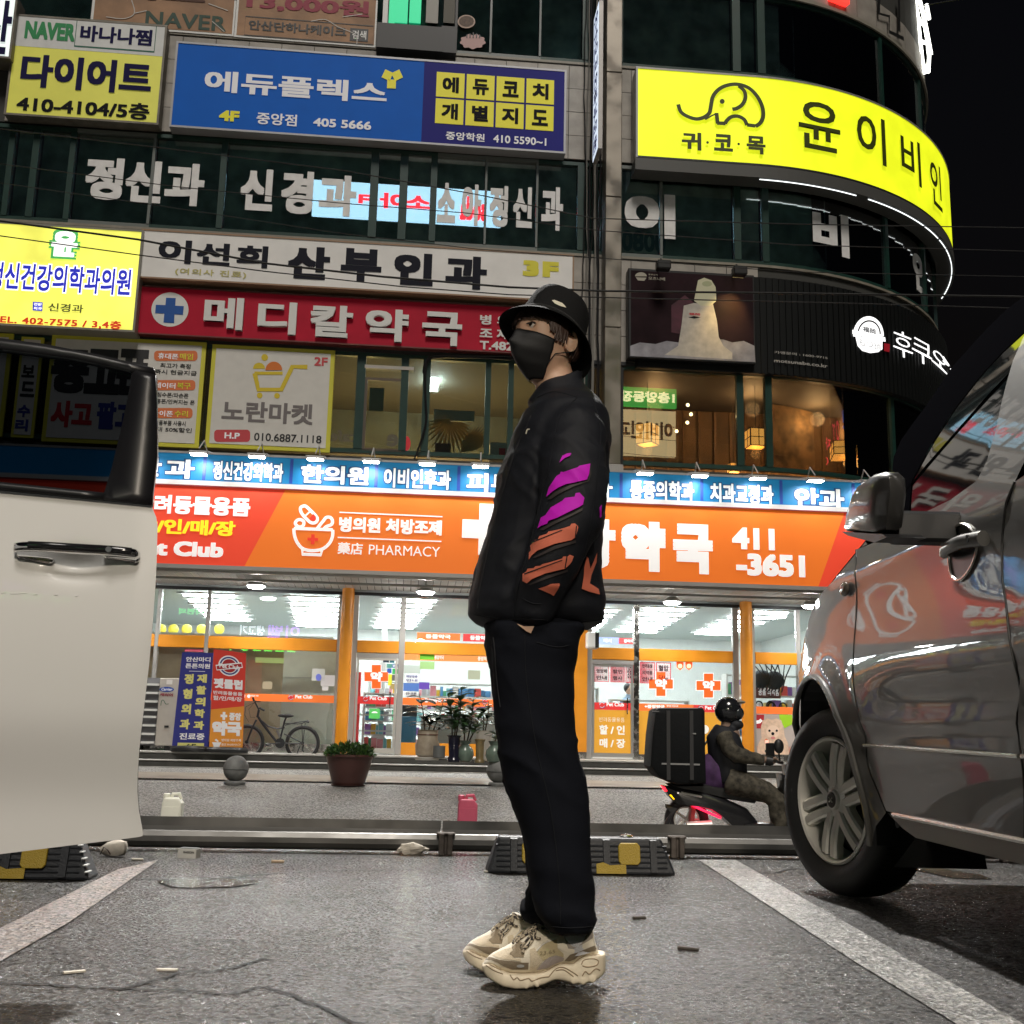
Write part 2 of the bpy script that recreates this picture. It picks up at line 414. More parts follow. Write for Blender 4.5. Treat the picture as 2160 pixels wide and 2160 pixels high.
w5 = [(-14, .1, G_), (-10, .1, G_), (-7.3, .12, G_), (-5.1, .12, G_), (-2.6, .1, G_)] + [(u, .05, M['black']) for u in xs('c2', 200, [970], fl)] + [(u, .04, T_) for u in xs('c2', 200, [1167, 1447], fl)] + \
  [(1.25, .12, G_), (1.95, .1, G_)] + [(u, .16, G_) for u in xs('c3', 200, [658, 768], fc)] + [(u, .08, G_) for u in xs('c3', 300, [1300], fc)] + [(10.0, .1, G_), (12, .1, G_), (15, .1, G_)]
window_band(13.62, 15.44, w5, M['gld'], haze=True)
w2 = [(-14, .1, G_), (-9.2, .3, G_), (-7.0, .1, G_), (-4.0, .1, G_)] + [(u, .16, G_) for u in xs('c5', 1000, [425], fl)] + [(u, .14, G_) for u in xs('c5', 1000, [675], fl)] + \
  [(u, .14, G_) for u in xs('c5', 1000, [800], fl)] + [(u, .10, G_) for u in xs('c5', 1000, [1150, 1280], fl)] + [(1.3, .2, G_), (2.0, .06, M['black'])]
window_band(5.52, 7.42, w2, M['gl'])
w2r = [(2.0, .06, G_)] + [(u, .13, G_) for u in xs('c6', 800, [676, 803], fc)] + [(u, .10, G_) for u in xs('c6', 800, [1352], fc)] + [(9.4, .1, G_), (12, .1, G_), (15, .1, G_)]
window_band(5.52, 7.42, w2r, glass('restaurant_glass', (.62, .60, .55), .12))

# pale blinds and posters seen through the dark third floor glass
bl = mat('grey_blue_blind', (.42, .50, .56), .9, var=.25, vs=9)
for c, x0, x1 in (('c1', 960, 1240), ('c1', 1290, 1500), ('c2', 210, 470), ('c2', 540, 640), ('c2', 705, 815), ('c2', 870, 1120), ('c2', 1160, 1420)):
    u0, u1 = fl(c, x0, 900, -.3)[0], fl(c, x1, 900, -.3)[0]; b = B(); k = max(2, int((u1-u0)/.09))
    for i in range(k): b.box(u0+(u1-u0)*(i+.1)/k, u0+(u1-u0)*(i+.9)/k, -.32-.02*(i % 2), -.31, 9.66+random.uniform(0, .04), 11.45)
    b.build('vertical_blind', bl, bld, W=WL)
u0, z1 = fc('c3', 140, 780, -.2); u1, z0 = fc('c3', 408, 1170, -.2)
tp = B().box(u0, u1, -.22, -.2, z0, z1).build('window_poster', mat('teal_poster_back', (.03, .10, .13), .8), bld, W=WC)
text('0080-', fc('c3', 120, 1030, -.19)[0], fc('c3', 150, 1110, -.19)[1], fc('c3', 345, 1035, -.19)[0], fc('c3', 345, 1035, -.19)[1]+.02, mat('teal_print', (.12, .25, .28), .8), tp, d=-.19, mirror=True, W=WC, bold=.03)
# white lettering stuck on the glass: a thing per word
wl = M['vinyl']
def glass_word(label, lst, F):
    a = F(lst[0][1], lst[0][2], lst[0][5], -.04)
    t = fthing('window_lettering', label, 'window lettering', a[0], a[1], .01)
    for g, c, x0, y0, x1, y1 in lst: ftext(g, c, x0, y0, x1, y1, wl, t, d=-.043, F=F, bold=.045, name='letter')
glass_word('large pale Korean letters for psychiatry on dark glass, under the yellow diet sign', [('정','c1',495,885,685,1137), ('신','c1',722,903,905,1152), ('과','c1',945,917,1146,1170)], fl)
glass_word('large pale Korean letters for neurology on dark glass, half over the glowing reflection', [('신','c1',1370,950,1538,1197), ('경','c1',1600,962,1765,1217), ('과','c2',203,985,400,1228)], fl)
glass_word('narrow pale Korean letters for child psychiatry on dark glass beside the metal duct', [('소','c2',870,1032,965,1264), ('아','c2',1008,1040,1110,1280), ('정','c2',1165,1048,1262,1288), ('신','c2',1297,1055,1400,1292), ('과','c2',1457,1055,1575,1308)], fl)
glass_word('two part pale letter just right of the metal duct under the elephant sign', [('이','c3',163,850,388,1060)], fc)
glass_word('big pale letter on the curved dark glass in the middle of the rounded corner', [('비','c3',993,922,1160,1146)], fc)
glass_word('pale letter foreshortened at the far right turn of the curved dark glass', [('인','c3',1436,1096,1505,1330)], fc)

# fifth floor window boards
t = fthing('paper_banner', 'faded orange brown banner with the search portal name, leftmost of two by the top edge', 'banner', fl('c1', 530, 180)[0], 13.6, .05)
bo = mat('faded_orange_vinyl', (.38, .21, .11), .6, var=.3, vs=2.5, bump=.3, bs=6)
_, q = panel(t, 'sheet', 'c1', 530, -60, 1322, 205, M['white'], .03, .05); _, q = panel(t, 'print_area', 'c1', 545, -60, 1312, 192, bo, .05, .055)
ftext('NAVER', 'c1', 828, 60, 1278, 180, mat('dark_green_print', (.05, .09, .07), .7), t, d=.06)
ftext('다표', 'c1', 690, -95, 1160, 25, mat('brown_print', (.09, .035, .02), .7), t, d=.06, bold=.05)
t = fthing('paper_banner', 'faded orange brown banner advertising cake for 13,000 won, right of the portal banner', 'banner', fl('c1', 1360, 200)[0], 13.6, .05)
panel(t, 'sheet', 'c1', 1345, -60, 515, 268, M['white'], .03, .05, c2='c2'); panel(t, 'print_area', 'c1', 1358, -60, 506, 256, bo, .05, .055, c2='c2')
ftext('13,000원', 'c1', 1400, -45, 478, 104, mat('faded_pink_print', (.33, .06, .09), .7), t, d=.06, c2='c2', bold=.035)
a = fl('c1', 1390, 92, .06); b_ = fl('c2', 500, 252, .06)
vs, fs = ribbon([(a[0], a[1]), (b_[0], a[1]), (b_[0], b_[1]), (a[0], b_[1])], .02, True)
link_mesh('outline', bpy.data.meshes.new('outline'), [WL((v[0], .06, v[1])) for v in vs], fs, M['black'], t, recalc=False)
ftext('안산단하나케이크', 'c1', 1410, 112, 350, 210, M['black'], t, d=.061, c2='c2', bold=.03)
panel(t, 'search_box', 'c2', 373, 158, 472, 237, M['dark'], .058, .062); ftext('검색', 'c2', 385, 170, 462, 225, M['white'], t, d=.064)
# creases of torn film across the banners
t2 = mat('torn_film', (.55, .52, .48), .5)
for pts in ([(600, 95), (700, 105), (760, 75), (745, 0)], [(760, 75), (830, 60)], [(1180, 20), (1290, 60)], [(1200, 120), (1270, 180)]):
    stroke('c1', pts, .018, t2, t, .066, name='tear')
for pts in ([(150, 120), (230, 110), (300, 150), (400, 195), (410, 250)], [(330, 95), (440, 80)]): stroke('c2', pts, .016, t2, t, .066, name='tear')
t = fthing('window_box', 'black awning frame with a bright green lit pane near the top of the picture', 'window', fl('c2', 525, 290)[0], 13.6, .05)
panel(t, 'sill_box', 'c2', 525, 125, 893, 292, M['black'], .02, .30); panel(t, 'end_box', 'c2', 890, 145, 972, 300, M['black'], .02, .26)
for x0, x1, m in ((562, 582, M['white']), (597, 622, em('green_glow', (.02, .55, .25), .8)), (628, 695, em('green_glow', (.02, .55, .25), .8)), (712, 770, em('green_glow', (.02, .55, .25), .8)), (806, 868, mat('grey_door', (.35, .33, .3), .6)), (905, 962, mat('brown_panel', (.08, .07, .05), .6))):
    panel(t, 'pane', 'c2', x0, -40, x1, 132, m, .03, .05)
t = fthing('cake_decal', 'brown cake picture stuck on the dark top window, above the pink cake picture', 'decal', fl('c2', 1030, 150)[0], 14.0, .02)
circ('c2', 1030, 122, 50, mat('cream_print', (.45, .33, .26), .6), t, .02, ry=38); circ('c2', 1030, 120, 42, mat('brown_cake', (.10, .055, .03), .6, var=.5, vs=30), t, .024, ry=30)
t = fthing('cake_decal', 'pink scalloped cake picture with dark candles stuck on the dark top window', 'decal', fl('c2', 1066, 270)[0], 13.7, .02)
pts = [(1066 + (70+5*math.sin(9*a))*math.cos(a), 235 + (40+4*math.sin(9*a))*math.sin(a)) for a in [2*math.pi*i/60 for i in range(60)]]
shape('c2', pts, mat('pale_pink_print', (.50, .32, .30), .6), t, .02)
for i in range(5): panel(t, 'candle', 'c2', 1030+i*18, 183+abs(i-2)*6, 1036+i*18, 215, M['dark'], .02, .026)

# ------------------------------------------------------------------ metal duct with cables, downpipe edge sign
t = fthing('metal_duct', 'tall grey metal clad duct running up the facade beside black cables', 'duct', 1.76, 5.4, .3)
dm = mat('duct_metal', (.30, .27, .23), .38, metal=.75, var=.15, rv=.1, vs=2.5)
zz = 5.42
while zz < 18.5:
    B().box(1.60, 1.91, .02, .42, zz, zz+2.6-.012).build('duct_section', dm, t, W=WL, bevel=.012); zz += 2.6
B().box(1.57, 1.95, .01, .46, 5.28, 5.41).build('end_cap', M['alu'], t, W=WL, bevel=.01)
random.seed(3)
for i in range(7):
    u = 1.24 + i*.05; b = B(); pts = []; z = 5.5
    while z < 18.6: pts.append(WL((u + .018*math.sin(z*1.3+i*2) + random.uniform(-.012, .012), .09 + .05*(i % 3), z))); z += .35
    o = B().tube(pts, random.choice((.012, .018, .026)), 6).build('cable', [M['black'], mat('grey_cable', (.22, .21, .19), .6), M['dark']][i % 3], None, smooth=True)
    tag(o, ['leftmost thin black cable', 'thin grey cable left of the middle', 'third dark cable', 'middle thin black cable', 'thin grey cable right of the middle', 'dark cable second from the duct', 'thin black cable nearest the duct'][i] + ' running up the wall beside the metal duct', 'cable', 'cables running up beside the duct')
t = fthing('blade_sign', 'narrow lit blade sign seen edge on between the cables and the metal duct', 'sign', 1.45, 11.0, .3)
fthz0, fthz1 = fl('c2', 1775, 890, .9)[1], fl('c2', 1790, 30, .9)[1]
us_ = fl('c2', 1772, 500, .75)[0]
B().box(us_-.03, us_+.05, .45, 1.05, fthz0+.1, fthz1).build('cabinet', M['alu'], t, W=WL)
def WS(p): return WL((us_+.055, 1.05-(p[0]), p[2]))
B().box(us_-.036, us_-.031, .47, 1.03, fthz0+.12, fthz1-.02).build('face', em('cool_sign_white', (.75, .85, 1.0), .9), t, W=WL)
for i, g in enumerate('안산이비인후과의원'):
    zz = fthz1 - .05 - (i+1)*(fthz1-fthz0-.25)/9
    text(g, .08, zz, .5, zz+.3, mat('blue_print', (.03, .05, .35), .5), t, d=0, bold=.04, W=lambda p: WL((us_-.038, 1.03-p[0], p[2])), name='letter')
# ------------------------------------------------------------------ sign boards on the facade
def signbox(name, label, c, x0, y0, x1, y1, face, F=None, c2=None, d=.28, frame=None, fw=.035, group=None):
    F = F or fl
    a, b = F(c, x0, y0, d), F(c2 or c, x1, y1, d)
    t = fthing(name, label, 'sign', (a[0]+b[0])/2, b[1], 0, group=group, W=WC if F is fc else WL)
    W = WC if F is fc else WL; sg = .25 if F is fc else 0
    frame = frame or M['alu']
    B().box(a[0], b[0], .03, d-.02, b[1], a[1], seg=sg).build('cabinet', frame, t, W=W)
    B().box(a[0]+fw, b[0]-fw, d-.02, d-.012, b[1]+fw, a[1]-fw, seg=sg).build('face', face, t, W=W)
    fr = B().box(a[0]-.004, b[0]+.004, d-.02, d, a[1]-fw, a[1]+.004, seg=sg).box(a[0]-.004, b[0]+.004, d-.02, d, b[1]-.004, b[1]+fw, seg=sg)
    fr.box(a[0]-.004, a[0]+fw, d-.02, d, b[1]+fw, a[1]-fw).box(b[0]-fw, b[0]+.004, d-.02, d, b[1]+fw, a[1]-fw).build('frame', frame, t, W=W)
    return t, (a[0], b[0], b[1], a[1])
def rrect(c, x0, y0, x1, y1, r, mt, parent, d, F=None, name='panel_print'):
    pts = []
    for cx_, cy_, a0 in ((x1-r, y0+r, -90), (x1-r, y1-r, 0), (x0+r, y1-r, 90), (x0+r, y0+r, 180)):
        for k in range(5): a = R(a0 + 22.5*k); pts.append((cx_ + r*math.cos(a), cy_ + r*math.sin(a)))
    P = [( (F or fl)(c, x, y, d)) for x, y in pts]
    u0, u1 = min(p[0] for p in P), max(p[0] for p in P)
    return shape(c, pts, mt, parent, d, F, name)
navy, blk, wht = mat('navy_print', (.012, .010, .07), .7, spec=.15), mat('black_print', (.008, .008, .012), .7, spec=.15), mat('white_print', (.74, .73, .74), .5, es=.12, ec=(1, .97, 1))
greyfr = mat('weathered_frame', (.20, .18, .15), .5, metal=.3, var=.3)

# portal name / diet sign
t, q = signbox('diet_sign', 'weathered yellow and white diet clinic sign with a green portal name in its top strip', 'c1', 90, 78, 895, 705, mat('yellow_print', (.80, .78, .12), .45, es=.14, var=.12, vs=1.5), frame=greyfr, d=.3)
zm = fl('c1', 500, 287, .3)[1]
B().box(q[0]+.036, q[1]-.036, .289, .293, zm, q[3]-.037).build('white_strip', mat('dull_white', (.62, .62, .60), .5, es=.1, var=.1), t, W=WL)
gp = mat('green_print', (.01, .28, .08), .5)
ftext('NAVER', 'c1', 148, 116, 420, 237, gp, t, d=.297, bold=.05)
a, b_ = fl('c1', 437, 106, .3), fl('c1', 872, 293, .3)
vs, fs = ribbon([(a[0], a[1]), (b_[0], a[1]), (b_[0], b_[1]), (a[0], b_[1])], .035, True)
link_mesh('outline', bpy.data.meshes.new('outline'), [WL((v[0], .296, v[1])) for v in vs], fs, mat('deep_green_print', (.01, .12, .07), .5), t, recalc=False)
ftext('바나나찜', 'c1', 460, 140, 856, 262, navy, t, d=.297, bold=.035)
ftext('다이어트', 'c1', 130, 302, 850, 540, navy, t, d=.297, bold=.04)
ftext('410-4104/5층', 'c1', 100, 535, 842, 682, blk, t, d=.297, bold=.03)

t, q = signbox('corner_sign', 'white lit sign cut by the left edge of the picture, with dark blue letters', 'c1', -420, -60, 58, 330, em('white_sign_glow', (.85, .95, .9), .75), frame=greyfr, d=.45)
ftext('안산', 'c1', -260, -20, 45, 310, navy, t, d=.46, bold=.03)

# blue academy sign
t, q = signbox('academy_sign', 'wide blue academy sign with a navy right end holding eight yellow tiles', 'c1', 1000, 232, 1590, 868, mat('sign_blue_face', (.0, .095, .46), .6, spec=.2, es=.12, ec=(0, .12, .5), var=.08, vs=2), c2='c2', frame=mat('pale_sign_frame', (.4, .4, .42), .4, metal=.3), d=.3)
us_ = fl('c2', 783, 580, .3)[0]
B().box(us_, q[1]-.036, .289, .293, q[2]+.037, q[3]-.037).build('navy_panel', mat('navy_face', (.012, .012, .17), .6, spec=.2, es=.08), t, W=WL)
ftext('에듀플렉스', 'c1', 1163, 395, 577, 588, wht, t, d=.3, c2='c2', bold=.03)
yl = mat('yellow_tile', (.75, .68, .01), .45, es=.15)
for cx_, cy_, an in ((583, 425, 25), (638, 426, -25), (606, 475, 2)):
    s_ = 25; pts = [(cx_ + s_*math.sqrt(2)*math.cos(R(an+45+90*k)), cy_ + s_*math.sqrt(2)*math.sin(R(an+45+90*k))) for k in range(4)]
    shape('c2', pts, yl, t, .30)
ftext('4F', 'c1', 1243, 622, 1352, 690, yl, t, d=.3, bold=.05); ftext('중앙점', 'c1', 1455, 634, 1678, 716, wht, t, d=.3, bold=.02)
ftext('405 5666', 'c2', 165, 666, 490, 736, wht, t, d=.3, bold=.03)
a, b_ = fl('c2', 857, 400, .3), fl('c2', 1528, 748, .3)
for i, g in enumerate('에듀코치개별지도'):
    cx_, cz_ = i % 4, i // 4; w = (b_[0]-a[0])/4; h = (a[1]-b_[1])/2
    u0 = a[0] + w*cx_; z1 = a[1] - h*cz_
    tl = B().box(u0+.02, u0+w-.02, .293, .30, z1-h+.02, z1-.02).build('letter_tile', yl, t, W=WL, bevel=.0)
    text(g, u0+w*.24, z1-h*.80, u0+w*.78, z1-h*.2, blk, tl, d=.303, bold=.04, name='letter')
ftext('중앙학원', 'c2', 914, 743, 1132, 804, wht, t, d=.3, bold=.02); ftext('410 5590~1', 'c2', 1183, 762, 1482, 826, wht, t, d=.3, bold=.02)

# glowing yellow psychiatry sign, left
ys = em('yellow_sign_glow', (.84, .83, .12), .92, ev=.3, vs=1.3)
t, q = signbox('clinic_lightbox', 'glowing yellow psychiatry clinic lightbox cut by the left edge, with red telephone number', 'c4', -190, 115, 760, 752, ys, frame=mat('sign_box_grey', (.25, .24, .2), .5), d=.45)
grn = em('sign_green', (.08, .5, .12), .5); wem = em('sign_white', (1, 1, 1), .95); bem = em('sign_blue', (.02, .03, .55), .55); rem = em('sign_red', (.6, .04, .01), .55)
def outlined(s, c, x0, y0, x1, y1, mi, mo, t, d, gr=.07, **k):
    ftext(s, c, x0, y0, x1, y1, mi, t, d=d+.006, bold=k.get('b', .03))
    F = fl; a, b = F(c, x0, y0, d), F(k.get('c2') or c, x1, y1, d); g = gr/2.2*(a[1]-b[1])/max(.01, (a[1]-b[1]))
    text(s, a[0]-gr*.32, b[1]-gr*.32, b[0]+gr*.32, a[1]+gr*.32, mo, t, d=d, bold=k.get('b', .03)+gr*k.get('gb', .5), name='letter_outline')
outlined('윤', 'c4', 300, 178, 432, 330, wem, grn, t, .455, gr=.14, b=.05, gb=.55)
outlined('정신건강의학과의원', 'c4', -55, 352, 733, 548, bem, wem, t, .455, gr=.07, b=.025, gb=.7)
shape('c4', [(186, 580), (242, 584), (239, 634), (184, 630)], bem, t, .458)
ftext('전문', 'c4', 192, 586, 236, 604, wem, t, d=.462); ftext('의과', 'c4', 192, 608, 236, 628, wem, t, d=.462)
ftext('신경과', 'c4', 276, 587, 470, 645, em('sign_dark', (.12, .14, .03), .2), t, d=.458, bold=.02)
ftext('TEL. 402-7575 / 3,4층', 'c4', -50, 652, 685, 740, rem, t, d=.458, bold=.035, space=1.1)

# white obstetrics sign
t, q = signbox('obstetrics_sign', 'long white obstetrics clinic sign with black letters and yellow 3F', 'c4', 803, 168, 1636, 421, mat('dull_white_face', (.80, .78, .75), .6, var=.10, vs=2, es=.04), c2='c5', frame=mat('tan_frame', (.32, .20, .12), .5), d=.38, fw=.025)
dk = mat('charcoal_letter', (.014, .015, .025), .7, spec=.15)
for g, c, x0, y0, x1, y1 in (('이','c4',903,225,1078,368), ('선','c4',1118,243,1298,378), ('희','c4',1345,258,1512,393)): ftext(g, c, x0, y0, x1, y1, dk, t, d=.375, bold=.035, name='letter')
for g, c, x0, y0, x1, y1 in (('산','c4',1635,262,1862,460), ('부','c5',325,113,545,313), ('인','c5',625,138,838,334), ('과','c5',915,155,1143,355)): ftext(g, c, x0, y0, x1, y1, dk, t, d=.375, bold=.05, name='letter')
yp = mat('yellow_letter', (.62, .56, .03), .5, es=.1)
ftext('(여의사 진료)', 'c4', 993, 388, 1392, 452, mat('pale_yellow_letter', (.55, .5, .18), .5), t, d=.375, bold=.02, space=1.15)
ftext('3F', 'c5', 1350, 183, 1552, 285, yp, t, d=.375, bold=.07, space=1.2)

# red pharmacy sign
rd = mat('red_print', (.42, .008, .03), .6, spec=.2, es=.05, var=.12, vs=2.5)
t, q = signbox('red_pharmacy_sign', 'long red pharmacy sign with a blue cross in a white disc and raised pale letters', 'c4', 775, 488, 1640, 728, rd, c2='c5', frame=mat('red_frame', (.16, .03, .03), .5), d=.22, fw=.02)
rw = mat('raised_white', (.74, .74, .72), .5)
circ('c4', 962, 625, 105, rw, t, .212, ry=97, n=40)
bc = mat('blue_cross', (.012, .09, .36), .45)
shape('c4', [(940, 558), (995, 560), (992, 603), (1040, 606), (1036, 655), (988, 652), (985, 702), (925, 698), (930, 648), (878, 645), (882, 598), (936, 600)], bc, t, .218)
for g, c, x0, y0, x1, y1 in (('메','c4',1162,550,1370,742), ('디','c4',1465,575,1672,768), ('칼','c5',152,433,382,625), ('약','c5',463,455,698,650), ('국','c5',783,472,1002,672)):
    ftext(g, c, x0, y0, x1, y1, rw, t, d=.28, bold=.033, name='letter', h=.07)
for g, x0, y0, x1, y1 in (('병 의 원', 1108, 492, 1370, 562), ('조 제 약', 1106, 566, 1372, 640), ('T.482-7575', 1106, 640, 1480, 708)):
    ftext(g, 'c5', x0, y0, x1, y1, rw, t, d=.235, bold=.03)

# second floor window boards at the left
bw_ = mat('board_white', (.66, .64, .60), .55, var=.05); yb = mat('yellow_border', (.62, .58, .05), .5)
def board(label, c, x0, y0, x1, y1, c2=None, bd=.075):
    a, b = fl(c, x0, y0, .08), fl(c2 or c, x1, y1, .08)
    t = fthing('window_board', label, 'sign', (a[0]+b[0])/2, b[1], 0)
    B().box(a[0], b[0], .02, .07, b[1], a[1]).build('border', yb, t, W=WL); B().box(a[0]+bd, b[0]-bd, .071, .08, b[1]+bd, a[1]-bd).build('face', bw_, t, W=WL)
    return t
t = board('white phone repair board with yellow border and three orange headings, half behind the car door', 'c4', 296, 765, 1122, 1408)
bp = mat('black_letter', (.02, .02, .022), .5)
for g, x0, x1 in (('중', 375, 610), ('고', 615, 830), ('폰', 835, 1040)): ftext(g, 'e1', x0, 250, x1, 570+(x0-375)*.03, bp, t, d=.085, bold=.06, name='letter')
ftext('사고', 'e1', 368, 612, 640, 812, mat('red_letter', (.55, .02, .03), .5), t, d=.085, bold=.05); ftext('팔고', 'e1', 690, 620, 935, 826, mat('blue_letter', (.03, .05, .3), .5), t, d=.085, bold=.05)
op = mat('orange_pill', (.62, .16, .05), .5, es=.05); yt = mat('yellow_text', (.75, .70, .05), .5)
for y, (x0, x1), w1, w2, l1, l2 in ((858, (872, 1118), '휴대폰', '매입', '최고가 측정', '즉시 현금지급'), (1024, (852, 1106), '데이터', '복구', '침수폰/파손폰', '먹통폰/안켜지는 폰'), (1182, (838, 1090), '아이폰', '수리', '정품부품 사용시', '최대 50%할인')):
    rrect('c4', x0, y, x1, y+58, 20, op, t, .085); w = x1-x0
    ftext(w1, 'c4', x0+.1*w, y+12, x0+.55*w, y+50, wht, t, d=.09, bold=.02); ftext(w2, 'c4', x0+.6*w, y+14, x0+.89*w, y+52, yt, t, d=.09, bold=.02)
    ftext(l1, 'c4', x0+.15*w, y+68, x0+.84*w, y+104, bp, t, d=.085, bold=.015); ftext(l2, 'c4', x0+.02*w, y+104, x0+.98*w, y+142, bp, t, d=.085, bold=.015)
t = board('narrow white board with stacked letters between two boards, seen through the car door window', 'c4', 122, 777, 232, 878, c2='e1', bd=.05)
for g, x0, y0, x1, y1, m in (('보', 158, 365, 240, 455, bp), ('드', 150, 480, 238, 592, bp), ('수', 128, 645, 208, 735, mat('blue_letter')), ('리', 112, 745, 192, 832, mat('blue_letter'))): ftext(g, 'e1', x0, y0, x1, y1, m, t, d=.085, bold=.04, name='letter')
t = board('white board with yellow border at the left edge, mostly hidden by the dark car window', 'c4', -330, 740, 12, 868, c2='e1')

t = board('white second hand market board with a yellow shopping cart and phone number', 'c4', 1203, 820, 1865, 1434)
ye, og = mat('cart_yellow', (.66, .50, .02), .5), mat('cart_orange', (.66, .17, .02), .5)
circ('c4', 1498, 896, 19, ye, t, .085); circ('c4', 1466, 960, 34, ye, t, .085, a0=0, a1=180); circ('c4', 1550, 968, 48, og, t, .088, a0=0, a1=180)
stroke('c4', [(1440, 985), (1600, 985)], .06, ye, t, .086, k=1)
stroke('c4', [(1442, 985), (1462, 1078), (1592, 1078), (1655, 948), (1740, 950)], .085, ye, t, .087, k=1); stroke('c4', [(1455, 1030), (1462, 1078)], .06, ye, t, .0875, k=1)
circ('c4', 1470, 1111, 16, ye, t, .085); circ('c4', 1568, 1113, 16, ye, t, .085)
ftext('노란마켓', 'c4', 1260, 1138, 1768, 1280, mat('warm_grey_letter', (.17, .15, .15), .5), t, d=.085, bold=.03)
rl = mat('soft_red_letter', (.55, .06, .07), .5)
ftext('2F', 'c4', 1780, 893, 1853, 946, rl, t, d=.085, bold=.03); rrect('c4', 1212, 1305, 1416, 1374, 20, rl, t, .085)
ftext('H.P', 'c4', 1272, 1320, 1356, 1358, wht, t, d=.09, bold=.03); ftext('010.6887.1118', 'c4', 1440, 1322, 1818, 1384, bp, t, d=.085, bold=.015)

# ------------------------------------------------------------------ blue strip with clinic names and its floodlights
su0, su1 = -10.2, 6.55
sz1, sz0 = fl('d1', 1000, 118, .5)[1], fl('d1', 1000, 292, .5)[1]
t = fthing('clinic_strip_sign', 'long blue strip sign of outlined white clinic names under small floodlights', 'sign', 0, sz0, .3)
B().box(su0, su1, .04, .478, sz0, sz1).build('cabinet', M['alu'], t, W=WL)
stripm = mat('strip_blue', (.012, .16, .36), .45, spec=.3, es=.16, ec=(.0, .30, .62), var=.12, vs=1.3)
B().box(su0+.03, su1-.03, .478, .49, sz0+.04, sz1-.03).build('face', stripm, t, W=WL)
B().box(su0, su1, .478, .50, sz1-.03, sz1+.01).build('frame', M['alu'], t, W=WL); B().box(su0, su1, .478, .53, sz0-.04, sz0+.04).build('frame', mat('strip_ledge', (.75, .75, .72), .3, metal=.3), t, W=WL)
for c, x, y in (('d1', 405, 190), ('d1', 897, 210), ('d1', 1378, 230), ('d1', 1845, 250), ('d2', 333, 215), ('d2', 847, 245), ('d2', 1353, 262), ('d2', 1814, 280)):
    u = fl(c, x, y, .5)[0]; B().box(u-.028, u+.028, .491, .497, sz0+.06, sz1-.05).build('divider', mat('divider_blue', (.01, .05, .3), .5), t, W=WL)
sw = em('strip_letter', (.85, .9, .9), .22); so_ = mat('strip_outline', (.01, .06, .2), .5)
for g, c, x0, y0, x1, y1, c2 in (('안', 'd1', 30, 118, 158, 228, None), ('과', 'd1', 190, 128, 345, 242, None), ('정신건강의학과', 'd1', 460, 138, 848, 262, None), ('한의원', 'd1', 955, 160, 1332, 280, None), ('이비인후과', 'd1', 1425, 178, 1798, 304, None),
    ('피부비뇨기과', 'd6', 62, 1032, 278, 274, 'd2'), ('통증의학과', 'd2', 390, 155, 797, 296, None), ('치과교정과', 'd2', 900, 176, 1304, 318, None), ('안과', 'd2', 1435, 205, 1755, 354, None)):
    outlined(g, c, x0, y0, x1, y1, sw, so_, t, .496, gr=.05, b=.033, gb=1.1, c2=c2) if not c2 else (ftext(g, c, x0, y0, x1, y1, sw, t, d=.503, c2=c2, bold=.03), ftext(g, c, x0-3, y0-3, x1+4, y1+4, so_, t, d=.496, c2=c2, bold=.08))
lampm = em('lamp_glow', (1, .98, .93), 45.0); lw = mat('lamp_housing', (.5, .5, .5), .4)
def flood(px_, i):
    u = fl('A', px_/1.11801, 900, .75)[0]
    zt = sz1
    t = fthing('sign_floodlight', 'small white arm floodlight number placeholder', 'lamp', u, zt, .7, group='small floodlights along the top of the blue strip sign')
    B().tube([WL((u+.05, .30, zt+.02)), WL((u+.02, .55, zt+.20)), WL((u, .86, zt-.02))], .012, 6).build('arm', lw, t, smooth=True)
    B().tube([WL((u-.16, .42, zt+.012)), WL((u-.16, .88, zt-.07)), WL((u+.16, .88, zt-.07)), WL((u+.16, .42, zt+.012))], .008, 5).build('bracket', lw, t)
    h = B().box(u-.15, u+.15, .77, .95, zt-.125, zt-.075).build('housing', lw, t, W=WL, bevel=.02, seg=2)
    B().box(u-.13, u+.13, .79, .93, zt-.135, zt-.1255).build('lens', lampm, h, W=WL)
    L = bpy.data.lights.new('floodlight_beam', 'SPOT'); L.energy = 26; L.spot_size = R(125); L.spot_blend = .6; L.shadow_soft_size = .06; L.color = (.93, .98, 1)
    lo = bpy.data.objects.new('floodlight_beam', L); col.objects.link(lo); lo.location = WL((u, .82, zt-.15))
    tgt = WL((u, .45, zt-.55)); lo.rotation_euler = (tgt - lo.location).to_track_quat('-Z', 'Y').to_euler()
    return t
flx = [295, 418, 541, 664, 782, 900, 1012, 1130, 1245, 1358, 1473, 1595, 1715, 1830]
fnames = ['hidden behind the dark car door', 'above the single white letter nearest the car door', 'above the long psychiatry name', 'above the first letter of the herbal clinic name', 'at the divider after the herbal clinic name', 'above the ear nose throat name', 'just left of the man in black', 'hidden behind the left half of the man', 'hidden behind the right half of the man', 'above the first letters of the pain clinic name', 'at the divider after the pain clinic name', 'above the middle of the dental clinic name', 'above the eye clinic letters', 'by the grey van mirror']
for i, x in enumerate(flx):
    f = flood(x, i); f['label'] = 'small white arm floodlight ' + fnames[i]

